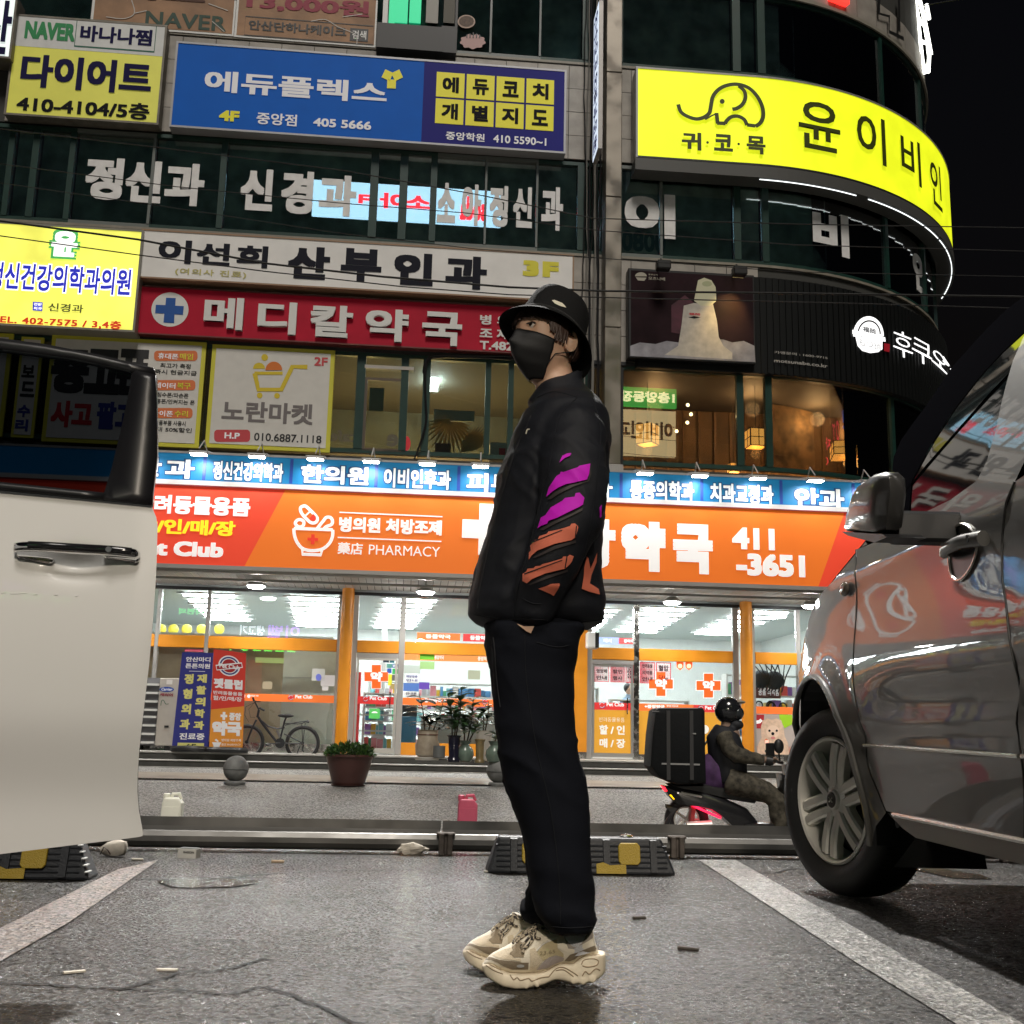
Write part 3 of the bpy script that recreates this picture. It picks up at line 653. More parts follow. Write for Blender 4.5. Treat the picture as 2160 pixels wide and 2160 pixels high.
# ------------------------------------------------------------------ orange pharmacy sign
oz1, oz0 = sz0-.05, fl('d1', 1000, 770, .55)[1]
t = fthing('pharmacy_sign', 'huge orange pharmacy sign with red slanted ends and white letters', 'sign', 0, oz0, .3)
ou0, ou1 = -10.2, 6.9
B().box(ou0, ou1, .04, .53, oz0, oz1).build('cabinet', M['alu'], t, W=WL)
orm = mat('orange_print', (.80, .19, .02), .45, es=.30, ec=(1, .17, .015), var=.05, vs=.7); rdm = mat('coral_red_print', (.75, .07, .03), .45, es=.32, ec=(.95, .05, .02))
xa, xb = fl('d1', 862, 315, .55)[0], fl('d1', 630, 752, .55)[0]; xc, xd = fl('d2', 1755, 405, .55)[0], fl('d2', 1590, 865, .55)[0]
zi1, zi0 = oz1-.02, oz0+.06
def strip_poly(pts, m, n): return link_mesh(n, bpy.data.meshes.new(n), [WL((u, .545, z)) for u, z in pts], [tuple(range(len(pts)))], m, t, recalc=False)
strip_poly([(ou0, zi0), (xb, zi0), (xa, zi1), (ou0, zi1)], rdm, 'red_panel'); strip_poly([(xb, zi0), (xd, zi0), (xc, zi1), (xa, zi1)], orm, 'orange_panel'); strip_poly([(xd, zi0), (ou1, zi0), (ou1, zi1), (xc, zi1)], rdm, 'red_panel')
B().box(ou0, ou1, .53, .575, oz0-.01, zi0).build('frame', M['alu'], t, W=WL); B().box(ou0, ou1, .53, .575, zi1, oz1).build('frame', mat('dark_red_frame', (.25, .03, .03), .4), t, W=WL)
ow = em('orange_sign_white', (.88, .86, .84), .42); oy = em('orange_sign_yellow', (.95, .75, .02), .5)
ftext('반려동물용품', 'd1', 18, 325, 662, 457, ow, t, d=.552, bold=.045)
ftext('할/인/매/장', 'd1', 30, 460, 578, 568, oy, t, d=.552, bold=.04)
ftext('Pet Club', 'd1', 5, 585, 510, 688, ow, t, d=.552, bold=.05)
# mortar mark
def lp(pts, w=.055, closed=False, k=5): stroke('d1', pts, w, ow, t, .554, closed=closed, k=k)
lp([(912, 522), (1132, 530)], k=1); lp([(912, 522), (915, 560), (930, 600), (960, 635), (1010, 648), (1070, 640), (1110, 610), (1130, 570), (1132, 530)]); lp([(962, 640), (960, 668), (1065, 672), (1070, 640)], k=1)
lp([(920, 492), (932, 475), (952, 473), (968, 485), (965, 505), (948, 514), (930, 508)], closed=True)
lp([(1045, 522), (1062, 500), (1080, 478), (1095, 460), (1118, 460), (1130, 478), (1125, 500), (1095, 512), (1080, 528)])
lp([(950, 405), (975, 395), (1000, 415), (1035, 450), (1045, 470), (1035, 488), (1010, 490), (985, 470), (955, 435)], closed=True)
lp([(972, 455), (1005, 425)], k=1, w=.03)
rc = em('mark_red', (.75, .04, .02), .4)
shape('d1', [(1003, 462), (1022, 440), (1036, 455), (1038, 470), (1028, 482), (1012, 478), (998, 468)], rc, t, .556)
shape('d1', [(1010, 555), (1030, 556), (1030, 575), (1050, 577), (1050, 592), (1029, 592), (1028, 612), (1008, 611), (1009, 591), (989, 590), (989, 574), (1010, 575)], rc, t, .556)
ftext('병의원 처방조제', 'd1', 1170, 455, 1748, 563, ow, t, d=.552, bold=.045)
lp([(1170, 431), (1753, 456)], w=.022, k=1); lp([(1160, 573), (1747, 596)], w=.022, k=1)
ftext('藥店', 'd1', 1162, 600, 1300, 672, ow, t, d=.552, bold=.02); ftext('PHARMACY', 'd1', 1338, 613, 1738, 684, ow, t, d=.552, bold=.0)
pc = [fl('A', x, y, .555) for x, y in ((872, 997), (970, 1001), (921, 938), (921, 1066))]
cu, cz = (pc[0][0]+pc[1][0])/2, pc[0][1]; hw = (pc[1][0]-pc[0][0])/2; bwid = hw*.36
plus = B().box(cu-hw, cu+hw, .545, .56, cz-bwid, cz+bwid).build('plus_mark', ow, t, W=WL); 
B().box(cu-bwid, cu+bwid, .5465, .5615, cz-hw, cz+hw).build('plus_mark', ow, t, W=WL)
for g, x0, y0, x1, y1 in (('중', -340, 372, -55, 708), ('앙', 0, 400, 296, 727), ('약', 333, 417, 616, 746), ('국', 662, 434, 918, 761)): ftext(g, 'd2', x0, y0, x1, y1, ow, t, d=.552, bold=.075, name='letter')
ftext('411', 'd2', 1038, 458, 1312, 607, ow, t, d=.552, bold=.05); ftext('-3651', 'd2', 1064, 622, 1506, 780, ow, t, d=.552, bold=.05)

# ------------------------------------------------------------------ curved yellow sign
ycm = em('lime_sign_glow', (.76, .84, .015), .95, ev=.14, vs=1.6)
a = fc('c3', 215, 300, .42); b_ = fc('c3', 215, 690, .42)
t = fthing('ent_clinic_sign', 'bright yellow curved lightbox with an elephant outline wrapping the building corner', 'sign', 6.0, b_[1], .2, W=WC)
B().box(a[0], 13.6, .04, .40, b_[1]-.02, a[1]+.02, seg=.2).build('cabinet', M['alu'], t, W=WC)
B().box(a[0]+.03, 13.6, .401, .41, b_[1]+.01, a[1]-.01, seg=.2).build('face', ycm, t, W=WC)
B().box(a[0], 13.6, .38, .425, b_[1]-.03, b_[1]+.009, seg=.2).build('frame', M['dark'], t, W=WC); B().box(a[0], 13.6, .38, .425, a[1]-.009, a[1]+.03, seg=.2).build('frame', M['alu'], t, W=WC)
B().box(a[0]-.01, a[0]+.03, .38, .43, b_[1]-.03, a[1]+.03).build('frame', mat('pale_sign_frame'), t, W=WC)
ub = mat('under_box', (.09, .09, .085), .5)
B().box(a[0]-.02, 13.6, .03, .43, b_[1]-.28, b_[1]-.04, seg=.2).build('under_box', ub, t, W=WC)
EKD = .455
ek = em('elephant_print', (.05, .06, .005), .12)
def es(pts, w=.078, closed=False): stroke('c3', pts, w, ek, t, EKD, F=fc, closed=closed, k=5)
es([(400, 462), (412, 495), (440, 515), (480, 527), (515, 519), (538, 500), (545, 470), (553, 430), (575, 400), (610, 380), (660, 373), (710, 388), (745, 420), (770, 465), (777, 510), (765, 543), (742, 560)])
es([(742, 558), (705, 553)]); es([(705, 555), (693, 530), (665, 515), (635, 518), (615, 535), (608, 548)]); es([(610, 547), (572, 545)]); es([(575, 548), (572, 520), (570, 500)]); es([(572, 503), (550, 512), (520, 530)], .03)
es([(668, 380), (692, 402), (698, 432), (685, 462), (660, 480), (640, 484)])
circ('c3', 595, 449, 11, ek, t, EKD, F=fc)
def cl(g, x0, y0, x1, y1, b=.03): ftext(g, 'c3', x0, y0, x1, y1, ek, t, d=EKD, F=fc, bold=b, name='letter')
cl('귀', 415, 583, 503, 668, .04); circ('c3', 530, 631, 6, ek, t, EKD, F=fc); cl('코', 558, 592, 643, 673, .04); circ('c3', 668, 638, 6, ek, t, EKD, F=fc); cl('목', 702, 600, 788, 686, .04)
cl('윤', 930, 436, 1122, 686, .012); cl('이', 1188, 484, 1324, 740, .012); cl('비', 1383, 580, 1480, 834, .012); cl('인', 1512, 690, 1572, 945, .012)
text('후', 12.3, b_[1]+.45, 13.1, a[1]-.35, ek, t, d=EKD, W=WC, name='letter')
ledm = em('led_tube', (.95, 1, 1), 2.0)
for u0, u1, d_ in ((4.6, 6.6, .36), (6.9, 9.4, .36), (9.5, 12.8, .36)):
    o = B().box(u0, u1, d_-.002, d_+.012, b_[1]-.293, b_[1]-.281, seg=.15).build('led_tube', ledm, None, W=WC)
    tag(o, {4.6: 'left end of the white light tube curving under the yellow sign', 6.9: 'middle white light tube curving under the yellow sign', 9.5: 'far right white light tube curving under the yellow sign'}[u0], 'light tube', 'white light tubes under the curved yellow sign')
# top corner glyphs
t = fthing('top_letters', 'large dark outlined letters on the beige fascia at the top edge', 'sign letters', 8, 15.8, .1, W=WC)
kp = mat('black_outline_paint', (.02, .02, .02), .4)
for pts in ([(1290, -20), (1290, 60), (1335, 72), (1335, 140), (1400, 172)], [(1378, -20), (1380, 140)]): stroke('c3', pts, .10, kp, t, .09, F=fc, k=1)
o = B().box(fc('c3', 1075, 0, .1)[0], fc('c3', 1150, 0, .1)[0], .03, .15, fc('c3', 1110, 8, .1)[1], fc('c3', 1110, 8, .1)[1]+.6).build('red_lamp', em('red_letter_glow', (1, .03, .02), 2.5), None, W=WC); tag(o, 'bottom of a glowing red sign letter at the top edge of the fascia', 'sign letter')
t = thing('neon_letter', 'white glowing letter shape standing off the rounded corner beside the black sky', 'sign letter', at_y('c3', 1490, 330, 23.5))
nm = em('neon_white', (1, 1, .92), 4.5)
for pts in ([(1440, -40), (1460, 60), (1470, 160), (1482, 270), (1495, 325), (1508, 320), (1512, 250), (1503, 170), (1490, 100)], [(1462, -30), (1485, 60), (1500, 130), (1520, 240)], [(1465, 80), (1478, 110)], [(1478, 185), (1500, 190)], [(1500, 20), (1512, 85)]):
    B().tube([at_y('c3', x, y, 23.4 + (y*.0004)) for x, y in pts], .042, 8).build('neon_tube', nm, t, smooth=True)

# ------------------------------------------------------------------ dark restaurant sign round the corner
ds = mat('dark_slat', (.006, .007, .007), .6, spec=.2)
a = fc('c6', 155, 95, .2); b_ = fc('c6', 200, 530, .2)
t = fthing('restaurant_sign', 'matt black slatted restaurant sign band curving round the corner with white lit letters', 'sign', 6.0, b_[1], .1, W=WC)
B().box(2.25, 13, .03, .15, b_[1], a[1], seg=.2).build('backing', ds, t, W=WC)
u = 4.62
while u < 12.6: B().box(u, u+.06, .15, .18, b_[1]+.01, a[1]-.01).build('slat', ds, t, W=WC); u += .125
sg = mat('dim_grey_letter', (.42, .40, .37), .5)
ftext('가맹문의 : 1600-9715', 'c6', 825, 462, 1062, 500, sg, t, d=.19, F=fc, bold=.02); ftext('motsunabe.co.kr', 'c6', 825, 497, 1062, 538, sg, t, d=.19, F=fc, bold=.02)
wl2 = em('lit_letter', (1, 1, 1), 1.15)
for g, x0, y0, x1, y1 in (('후', 1352, 362, 1442, 507), ('쿠', 1436, 395, 1527, 542), ('오', 1522, 442, 1592, 566), ('카', 1572, 478, 1640, 590)): ftext(g, 'c6', x0, y0, x1, y1, wl2, t, d=.24, F=fc, bold=-.012, h=.015, name='letter')
# round pot mark
dk_ = mat('mark_black', (.01, .01, .012), .5)
circ('c6', 1243, 395, 68, wl2, t, .20, F=fc, ry=86, a0=-2, a1=182); circ('c6', 1246, 388, 52, dk_, t, .204, F=fc, ry=62, a0=0, a1=180); circ('c6', 1246, 388, 46, wl2, t, .208, F=fc, ry=55, a0=0, a1=180)
stroke('c6', [(1172, 378), (1210, 388), (1260, 402), (1318, 412)], .09, wl2, t, .212, F=fc, k=1)
shape('c6', [(1185, 398), (1195, 440), (1215, 462), (1250, 472), (1285, 468), (1305, 455), (1305, 412)], wl2, t, .20, F=fc)
ftext('福岡', 'c6', 1218, 352, 1275, 390, dk_, t, d=.214, F=fc); ftext('もつ鍋', 'c6', 1200, 402, 1298, 462, dk_, t, d=.214, F=fc, bold=-.01)
shape('c6', [(1312, 428), (1338, 432), (1336, 468), (1312, 462)], mat('seal_red', (.35, .01, .02), .5, es=.3), t, .214, F=fc)
# poster
a = fl('c6', 180, 93, .28); b_ = fl('c6', 745, 520, .28)
t = fthing('restaurant_poster', 'framed dark poster of steam pouring round a pale pot under a warm spotlight', 'poster', (a[0]+b_[0])/2, b_[1], 0)
B().box(a[0], b_[0], .03, .27, b_[1], a[1]).build('frame', M['black'], t, W=WL, bevel=.01)
B().box(a[0]+.05, b_[0]-.03, .27, .278, b_[1]+.05, a[1]-.05).build('print', mat('poster_plum', (.022, .010, .013), .7, spec=.1, var=.5, vs=1.6), t, W=WL)
stm = mat('steam_print', (.32, .31, .34), .7, var=.35, vs=5); st2 = mat('steam_pale', (.52, .48, .42), .7, var=.2, vs=8); pl = mat('plum_glow', (.08, .013, .028), .7, var=.5, vs=4)
shape('c6', [(370, 260), (430, 215), (470, 250), (430, 390), (370, 380)], pl, t, .2795)
pts = [(188, 485), (188, 440), (230, 425), (300, 432), (350, 418), (400, 425), (460, 408), (600, 412), (640, 425), (690, 418), (738, 440), (742, 512)]
shape('c6', pts, stm, t, .281); shape('c6', [(400, 440), (415, 350), (425, 262), (470, 250), (520, 255), (552, 245), (572, 330), (580, 400), (600, 440), (640, 470), (640, 500), (340, 480)], st2, t, .283)
shape('c6', [(470, 240), (488, 150), (515, 138), (548, 150), (566, 180), (570, 240), (545, 262), (500, 262)], mat('pot_cream', (.60, .58, .40), .6), t, .285)
circ('c6', 528, 165, 22, mat('pot_lid', (.40, .42, .25), .6), t, .287, ry=12)
shape('c6', [(445, 313), (470, 308), (500, 314), (472, 319)], blk, t, .287); ftext('福岡', 'c6', 448, 293, 497, 306, mat('seal_red'), t, d=.287)
circ('c6', 235, 132, 26, mat('dim_cream', (.4, .37, .3), .6), t, .281, ry=18, a0=0, a1=180, ); shape('c6', [(212, 136), (260, 138), (250, 152), (222, 150)], mat('dim_cream'), t, .281)
ftext('모츠나베', 'c6', 268, 133, 342, 152, mat('dim_cream'), t, d=.281, bold=.02); ftext('후쿠오카', 'c6', 268, 120, 310, 130, mat('dim_cream'), t, d=.281)
for i, (x, y, e_) in enumerate(((335, 1172, 0), (673, 1198, 60))):
    u, z = fl('c3', x, y, .7)
    lt = fthing('spot_projector', ['black unlit projector lamp above the left part of the steam poster', 'black projector lamp throwing warm light on the right of the steam poster'][i], 'lamp', u, z, .6, group='projector lamps above the poster')
    B().box(u-.13, u+.13, .58, .78, z-.10, z+.07).build('housing', M['black'], lt, W=WL, bevel=.02); B().tube([WL((u, .02, z+.12)), WL((u, .5, z+.2)), WL((u, .62, z+.07))], .018, 6).build('arm', M['black'], lt, smooth=True)
    B().box(u-.10, u+.10, .575, .581, z-.09, z+.05).build('lens', em('warm_lens', (1, .75, .3), 2) if e_ else mat('dark_lens', (.05, .05, .05), .1), lt, W=WL)
    if e_:
        L = bpy.data.lights.new('projector_beam', 'SPOT'); L.energy = 75; L.spot_size = R(80); L.spot_blend = 1; L.shadow_soft_size = .05; L.color = (1, .68, .25)
        lo = bpy.data.objects.new('projector_beam', L); col.objects.link(lo); lo.location = WL((u+.0, .68, z-.16)); tg = WL((u-.12, .28, z-.75)); lo.rotation_euler = (tg-lo.location).to_track_quat('-Z', 'Y').to_euler()
# ------------------------------------------------------------------ second floor cafe behind the flat windows
def pt(c, x, y, d): u, z = fl(c, x, y, d); return u, z
u, z = pt('c5', 848, 855, -1.6)
t = fthing('hanging_bulb', 'bright white energy saving bulb glowing in the cafe window left of the hat', 'lamp', u, z, -1.6)
for k in (-.05, 0, .05): B().tube([WL((u+k, -1.6, z-.26)), WL((u+k, -1.6, z+.24))], .028, 8).build('bulb_tube', em('bulb_white', (1, 1, .97), 14), t, smooth=True)
B().lathe([(.02, .45), (.07, .3), (.09, .24), (.02, .22)], 12, tuple(WL((u, -1.6, z)))).build('socket', M['white'], t, smooth=True)
L = bpy.data.lights.new('cafe_light', 'POINT'); L.energy = 130; L.shadow_soft_size = .2; L.color = (.85, 1, .92); lo = bpy.data.objects.new('cafe_light', L); col.objects.link(lo); lo.location = WL((u, -1.9, z))
for uu, e_ in ((-3.0, 110), (-1.2, 110), (.3, 70)):
    L = bpy.data.lights.new('cafe_warm_light', 'POINT'); L.energy = e_; L.shadow_soft_size = .3; L.color = (1, .62, .22); lo = bpy.data.objects.new('cafe_warm_light', L); col.objects.link(lo); lo.location = WL((uu, -2.6, 5.9))
tf = fthing('cafe_lettering', 'dark cafe lettering seen mirrored low on the window right of the cart board', 'window lettering', pt('c5', 330, 1200, 0)[0], 5.6, 0)
dkl = mat('dim_dark_vinyl', (.10, .09, .06), .6)
ftext('cafe', 'c5', 262, 1143, 406, 1216, dkl, tf, d=-.03, mirror=True, bold=.02)
tf = fthing('cafe_lettering', 'dark mirrored letter e with a red dot low on the sliding window', 'window lettering', pt('c5', 610, 1200, 0)[0], 5.6, 0)
ftext('e', 'c5', 580, 1168, 642, 1242, dkl, tf, d=-.03, mirror=True, bold=.03); circ('c5', 690, 1222, 24, mat('red_dot', (.5, .02, .03), .5, es=.2), tf, -.03, ry=42)
t = fthing('sliding_sash', 'brown framed sliding window sash in the cafe front', 'window', pt('c5', 560, 1260, 0)[0], 5.6, 0)
a, b_ = pt('c5', 458, 848, -.02), pt('c5', 662, 1272, -.02); fb = B()
fb.box(a[0], b_[0], -.04, .0, b_[1], b_[1]+.05).box(a[0], b_[0], -.04, .0, a[1]-.05, a[1]).box(a[0], a[0]+.05, -.04, -.001, b_[1]+.05, a[1]-.05).box(b_[0]-.05, b_[0], -.04, -.001, b_[1]+.05, a[1]-.05)
fb.build('sash_frame', mat('brown_frame', (.10, .075, .055), .5), t, W=WL); panel(t, 'head_rail', 'c5', 455, 775, 733, 808, mat('pale_rail', (.45, .42, .38), .5), -.03, .03)
panel(t, 'notice', 'c5', 483, 905, 560, 1040, mat('notice_paper', (.5, .48, .35), .6), -.07, -.065)
t = fthing('menu_board', 'pale blank board behind the cafe glass above dry palm leaves', 'board', pt('c5', 960, 1060, -.4)[0], 5.8, -.4)
panel(t, 'face', 'c5', 847, 1028, 1075, 1098, mat('board_cream', (.5, .48, .42), .6), -.44, -.4)
lf = mat('dry_palm', (.55, .38, .16), .7, var=.2)
def fan(label, c, ox, oy, a0, a1, n, r0, r1):
    u0, z0 = pt(c, ox, oy, -.3); t = fthing('dry_palm_leaf', label, 'leaf decoration', u0, z0, -.3); sc_ = fl(c, ox+100, oy, -.3)[0]-u0; k = sc_/100
    for i in range(n):
        a = R(a0 + (a1-a0)*i/(n-1)); l = k*(r0 + (r1-r0)*math.sin(math.pi*i/(n-1))); w = .028
        ca, sa = math.cos(a), math.sin(a); d0 = -.3 - .01*i
        b = B().add([(u0 - sa*w*.3, d0, z0 + ca*w*.3), (u0 + ca*l*.6 - sa*w, d0+.02, z0 + sa*l*.6 + ca*w), (u0 + ca*l, d0, z0 + sa*l), (u0 + ca*l*.6 + sa*w, d0, z0 + sa*l*.6 - ca*w), (u0 + sa*w*.3, d0, z0 - ca*w*.3)], [(0, 1, 2, 3, 4)])
        b.build('leaflet', lf, t, W=WL)
fan('dry golden palm fan hanging upside down in the cafe window', 'c5', 935, 1085, 190, 350, 17, 130, 215)
fan('dry golden palm frond rising to the right in the cafe window by the jacket', 'c5', 1000, 1270, 15, 80, 15, 120, 210)
t = fthing('photo_frame', 'small brown framed picture standing low in the cafe window', 'picture', pt('c5', 895, 1300, -.3)[0], 5.55, -.3); panel(t, 'frame', 'c5', 852, 1218, 940, 1302, mat('brown_wood', (.12, .05, .025), .5), -.36, -.3)
t = fthing('gift_box', 'white box with a red dotted corner low in the cafe window beside the man', 'box', pt('c5', 1215, 1300, -.3)[0], 5.55, -.3); panel(t, 'box_body', 'c5', 1165, 1215, 1262, 1310, mat('paper_white', (.6, .58, .55), .6), -.6, -.3); panel(t, 'red_corner', 'c5', 1215, 1248, 1250, 1305, mat('red_letter'), -.299, -.295)
for i, pts in enumerate(([(1280, 748), (1150, 738), (960, 735), (860, 735), (818, 750), (800, 800), (797, 900), (800, 1000), (803, 1090), (775, 1200), (745, 1290), (735, 1310)], [(1275, 730), (1000, 728), (845, 726), (812, 745), (790, 790), (785, 830)])):
    P = smooth_pts([fl('c5', x, y, .08) for x, y in pts], 3); o = B().tube([WL((p[0], .08+.02*i, p[1])) for p in P], .02, 6).build('cable', M['black'], None, smooth=True)
    tag(o, ['thick black cable looping round the cafe window down to the blue strip', 'second black cable over the cafe window head'][i], 'cable')

# ------------------------------------------------------------------ restaurant lanterns on the curved side
lam = em('lantern_paper', (1, .52, .12), 1.7); lfr = mat('lantern_frame', (.05, .02, .01), .6)
def lantern(c, x0, y0, x1, y1, d, label, rz=.2):
    a, b = fc(c, x0, y0, d), fc(c, x1, y1, d); u = (a[0]+b[0])/2; s = (b[0]-a[0])*.42; z = (a[1]+b[1])/2; h = (a[1]-b[1])/2
    p = WC((u, d, z)); t = thing('paper_lantern', label, 'lantern', p, YAW+rz, group='square paper lanterns in the restaurant')
    b1 = B(); b1.cbox(p, (2*s, 2*s, 2*h), YAW+rz); b1.build('shade', lam, t)
    f = B(); cs, sn = math.cos(YAW+rz), math.sin(YAW+rz)
    def bar(x, y, zc, dx, dy, dz): f.cbox((p.x + x*cs - y*sn, p.y + x*sn + y*cs, p.z+zc), (dx, dy, dz), YAW+rz)
    for x in (-s, s):
        for y in (-s, s): bar(x, y, 0, .02, .02, 2*h+.02)
    for x in (-s, s): bar(x, 0, 0, .014, .014, 2*h+.01); bar(0, x, 0, .014, .014, 2*h+.01)
    for zc in (-h, 0, h):
        for x in (-s, s): bar(x, 0, zc, .014, 2*s+.02, .014); bar(0, x, zc, 2*s+.02, .014, .014)
    f.build('frame', lfr, t); B().tube([p + Vector((0, 0, h)), Vector((p.x, p.y, 7.6))], .008, 5).build('cord', M['black'], t)
    L = bpy.data.lights.new('lantern_light', 'POINT'); L.energy = 14; L.color = (1, .5, .15); L.shadow_soft_size = .1; lo = bpy.data.objects.new('lantern_light', L); col.objects.link(lo); lo.location = p - Vector((0, 0, h+.12))
lantern('c6', 218, 790, 310, 880, -1.1, 'glowing square paper lantern in front of the reflected green sign', .9)
lantern('c6', 708, 812, 780, 892, -1.1, 'glowing square paper lantern hanging between the two green window posts', .05)
lantern('c6', 1108, 865, 1198, 945, -1.1, 'glowing square paper lantern in the right window by the blue and pink neon reflection', -.25)
lantern('c6', 630, 962, 662, 1002, -2.4, 'small dim paper lantern low at the left of the window post', 0)
lantern('c6', 906, 970, 930, 1015, -2.4, 'smallest paper lantern low in the right window', 0)
rp = mat('restaurant_timber', (.20, .115, .05), .5, var=.3)
b = B(); uu = 1.5
while uu < 9.3: b.box(uu, uu+.05, -2.98, -2.92, 5.4, 7.5); uu += .34
b.build('timber_batten', rp, bld, W=WL)['kind'] = 'stuff'
t = fthing('timber_screen', 'pale timber screen panels standing at the back of the right restaurant window', 'screen', fc('c6', 990, 1010, -2.5)[0], 5.4, -2.9, W=WC)
for i in range(4):
    a = fc('c6', 935+i*27, 925-i*6, -2.5); b_ = fc('c6', 959+i*27, 1020, -2.5); B().box(a[0], b_[0], -2.55, -2.5, b_[1], a[1], seg=.3).build('screen_panel', mat('pale_timber', (.36, .22, .10), .6), t, W=WC)
for e_, uu in ((22, 3.0), (26, 5.2), (24, 7.4), (20, 9.2)):
    L = bpy.data.lights.new('restaurant_light', 'POINT'); L.energy = e_*2.6; L.shadow_soft_size = .15; L.color = (1, .62, .28); lo = bpy.data.objects.new('restaurant_light', L); col.objects.link(lo); lo.location = WC((uu, -1.6, 7.2))
for i, (x, y) in enumerate(((303, 570), (443, 702), (457, 743), (441, 780), (393, 818))):
    u, z = fc('c6', x, y, -1.6); o = B().ball(WC((u, -1.6, z)), .035, 10, 6).build('small_bulb', em('small_bulb_glow', (1, .9, .5), 12), None, smooth=True)
    tag(o, ['small bright bulb at the top left of the restaurant window', 'upper bulb of the cluster right of the reflected green sign', 'right bulb of the cluster beside the reflected green sign', 'lower bulb of the cluster beside the reflected green sign', 'bulb just beside the end of the reflected green sign'][i], 'light bulb')
t = fthing('neon_reflection', 'reflection of slanted pink and blue neon letters built inside the right restaurant window', 'neon reflection', fc('c6', 1110, 830, -1.5)[0], 6.2, -1.5, W=WC)  # neon mirrored in the glass, built as glowing letters behind it
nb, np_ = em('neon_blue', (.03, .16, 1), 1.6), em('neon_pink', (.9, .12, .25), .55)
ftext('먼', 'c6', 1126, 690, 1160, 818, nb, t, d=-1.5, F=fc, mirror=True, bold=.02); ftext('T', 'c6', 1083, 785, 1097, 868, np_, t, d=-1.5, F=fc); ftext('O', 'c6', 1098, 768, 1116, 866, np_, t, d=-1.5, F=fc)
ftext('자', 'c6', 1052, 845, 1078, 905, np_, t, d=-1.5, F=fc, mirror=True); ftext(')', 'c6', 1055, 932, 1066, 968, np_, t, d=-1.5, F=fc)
t = fthing('lit_notice', 'small bright pale blue notice in the last curved window pane', 'notice', fc('c6', 1390, 720, -.3)[0], 6.8, -.3, W=WC); panel(t, 'face', 'c6', 1373, 688, 1405, 752, em('pale_blue_glow', (.6, .85, 1), .8), -.33, -.3, F=fc)

# ------------------------------------------------------------------ ground floor shop front, set back under the canopy
SD = -1.0
def fs(c, x, y, d=0): return fl(c, x, y, SD + d)
def WSF(p): return WL((p[0], SD + p[1], p[2]))
shop = fthing('shop_front', 'orange trimmed glazed pharmacy shop front brightly lit inside', 'shop front', 0, .2, SD)
orp = mat('orange_paint', (.72, .27, .015), .42, var=.1, vs=3, rv=.08)
def ou(c, x, y): return fs(c, x, y)[0]
ZT = fs('A', 600, 1121)[1]           # head of the glazing
zt1, zt0 = fs('A', 500, 1203)[1], fs('A', 500, 1226)[1]
zb1 = fs('A', 500, 1417)[1]; ZF = .2
# round orange posts and the orange wall behind the man
for (c, xl, xr, y) in (('d4', 170, 285, 400), ('d5', 1352, 1440, 400)):
    a, b_ = ou(c, xl, y), ou(c, xr, y); r = (b_-a)/2; p = WSF(((a+b_)/2, .12, 0))
    B().lathe([(r, ZF), (r, ZT+.28)], 28, (p.x, p.y, 0)).build('post', orp, shop, smooth=True)
a, b_ = ou('d5', 60, 900), ou('d5', 202, 900)
B().box(a-.35, b_, -.02, .10, ZF+.12, ZT).build('orange_pier', orp, shop, W=WSF)
B().box(a-.35, b_, -.02, .08, ZF, ZF+.115).build('kick_plate', M['steel'], shop, W=WSF)
vm = [(ou('d3', 218, 300), .07, M['alu'], 0), (ou('d3', 640, 300), .07, M['alu'], 0), (ou('d3', 1755, 300), .05, M['alu'], 0), (ou('d4', 312, 300), .09, M['alu'], 0), (ou('d4', 738, 500), .11, M['alu'], 1),
      (a-.38, .06, M['alu'], 0), (ou('d5', 220, 800), .11, M['alu'], 1), (ou('d5', 578, 800), .10, M['steel'], 1), (ou('d5', 1325, 500), .11, M['alu'], 0), (ou('d5', 1460, 500), .06, M['alu'], 0), (ou('d5', 1800, 500), .08, M['alu'], 0), (7.4, .08, M['alu'], 0)]
for u, w, m, k in vm: B().box(u-w/2, u+w/2, -.05, .05, ZF, ZT).build('mullion', m, shop, W=WSF, bevel=.006)
B().box(-10, 7.4, -.05, .045, ZT+.002, ZT+.06).build('head_rail', M['dark'], shop, W=WSF)
edges = [(-10.0, vm[0][0]-.035), (vm[0][0]+.035, vm[1][0]-.035), (vm[1][0]+.035, vm[2][0]-.025), (vm[3][0]+.045, vm[4][0]-.055), (vm[4][0]+.055, vm[5][0]-.03), (vm[6][0]+.055, vm[7][0]-.05), (vm[7][0]+.05, vm[8][0]-.055), (vm[9][0]+.03, vm[10][0]-.04), (vm[10][0]+.04, 7.36)]
for i, (u0, u1) in enumerate(edges):
    B().box(u0, u1, -.03, .055, zt0, zt1).build('transom', orp, shop, W=WSF, bevel=.005)
    B().box(u0, u1, -.006, .006, zt1, ZT).build('pane', M['gls'], shop, W=WSF)
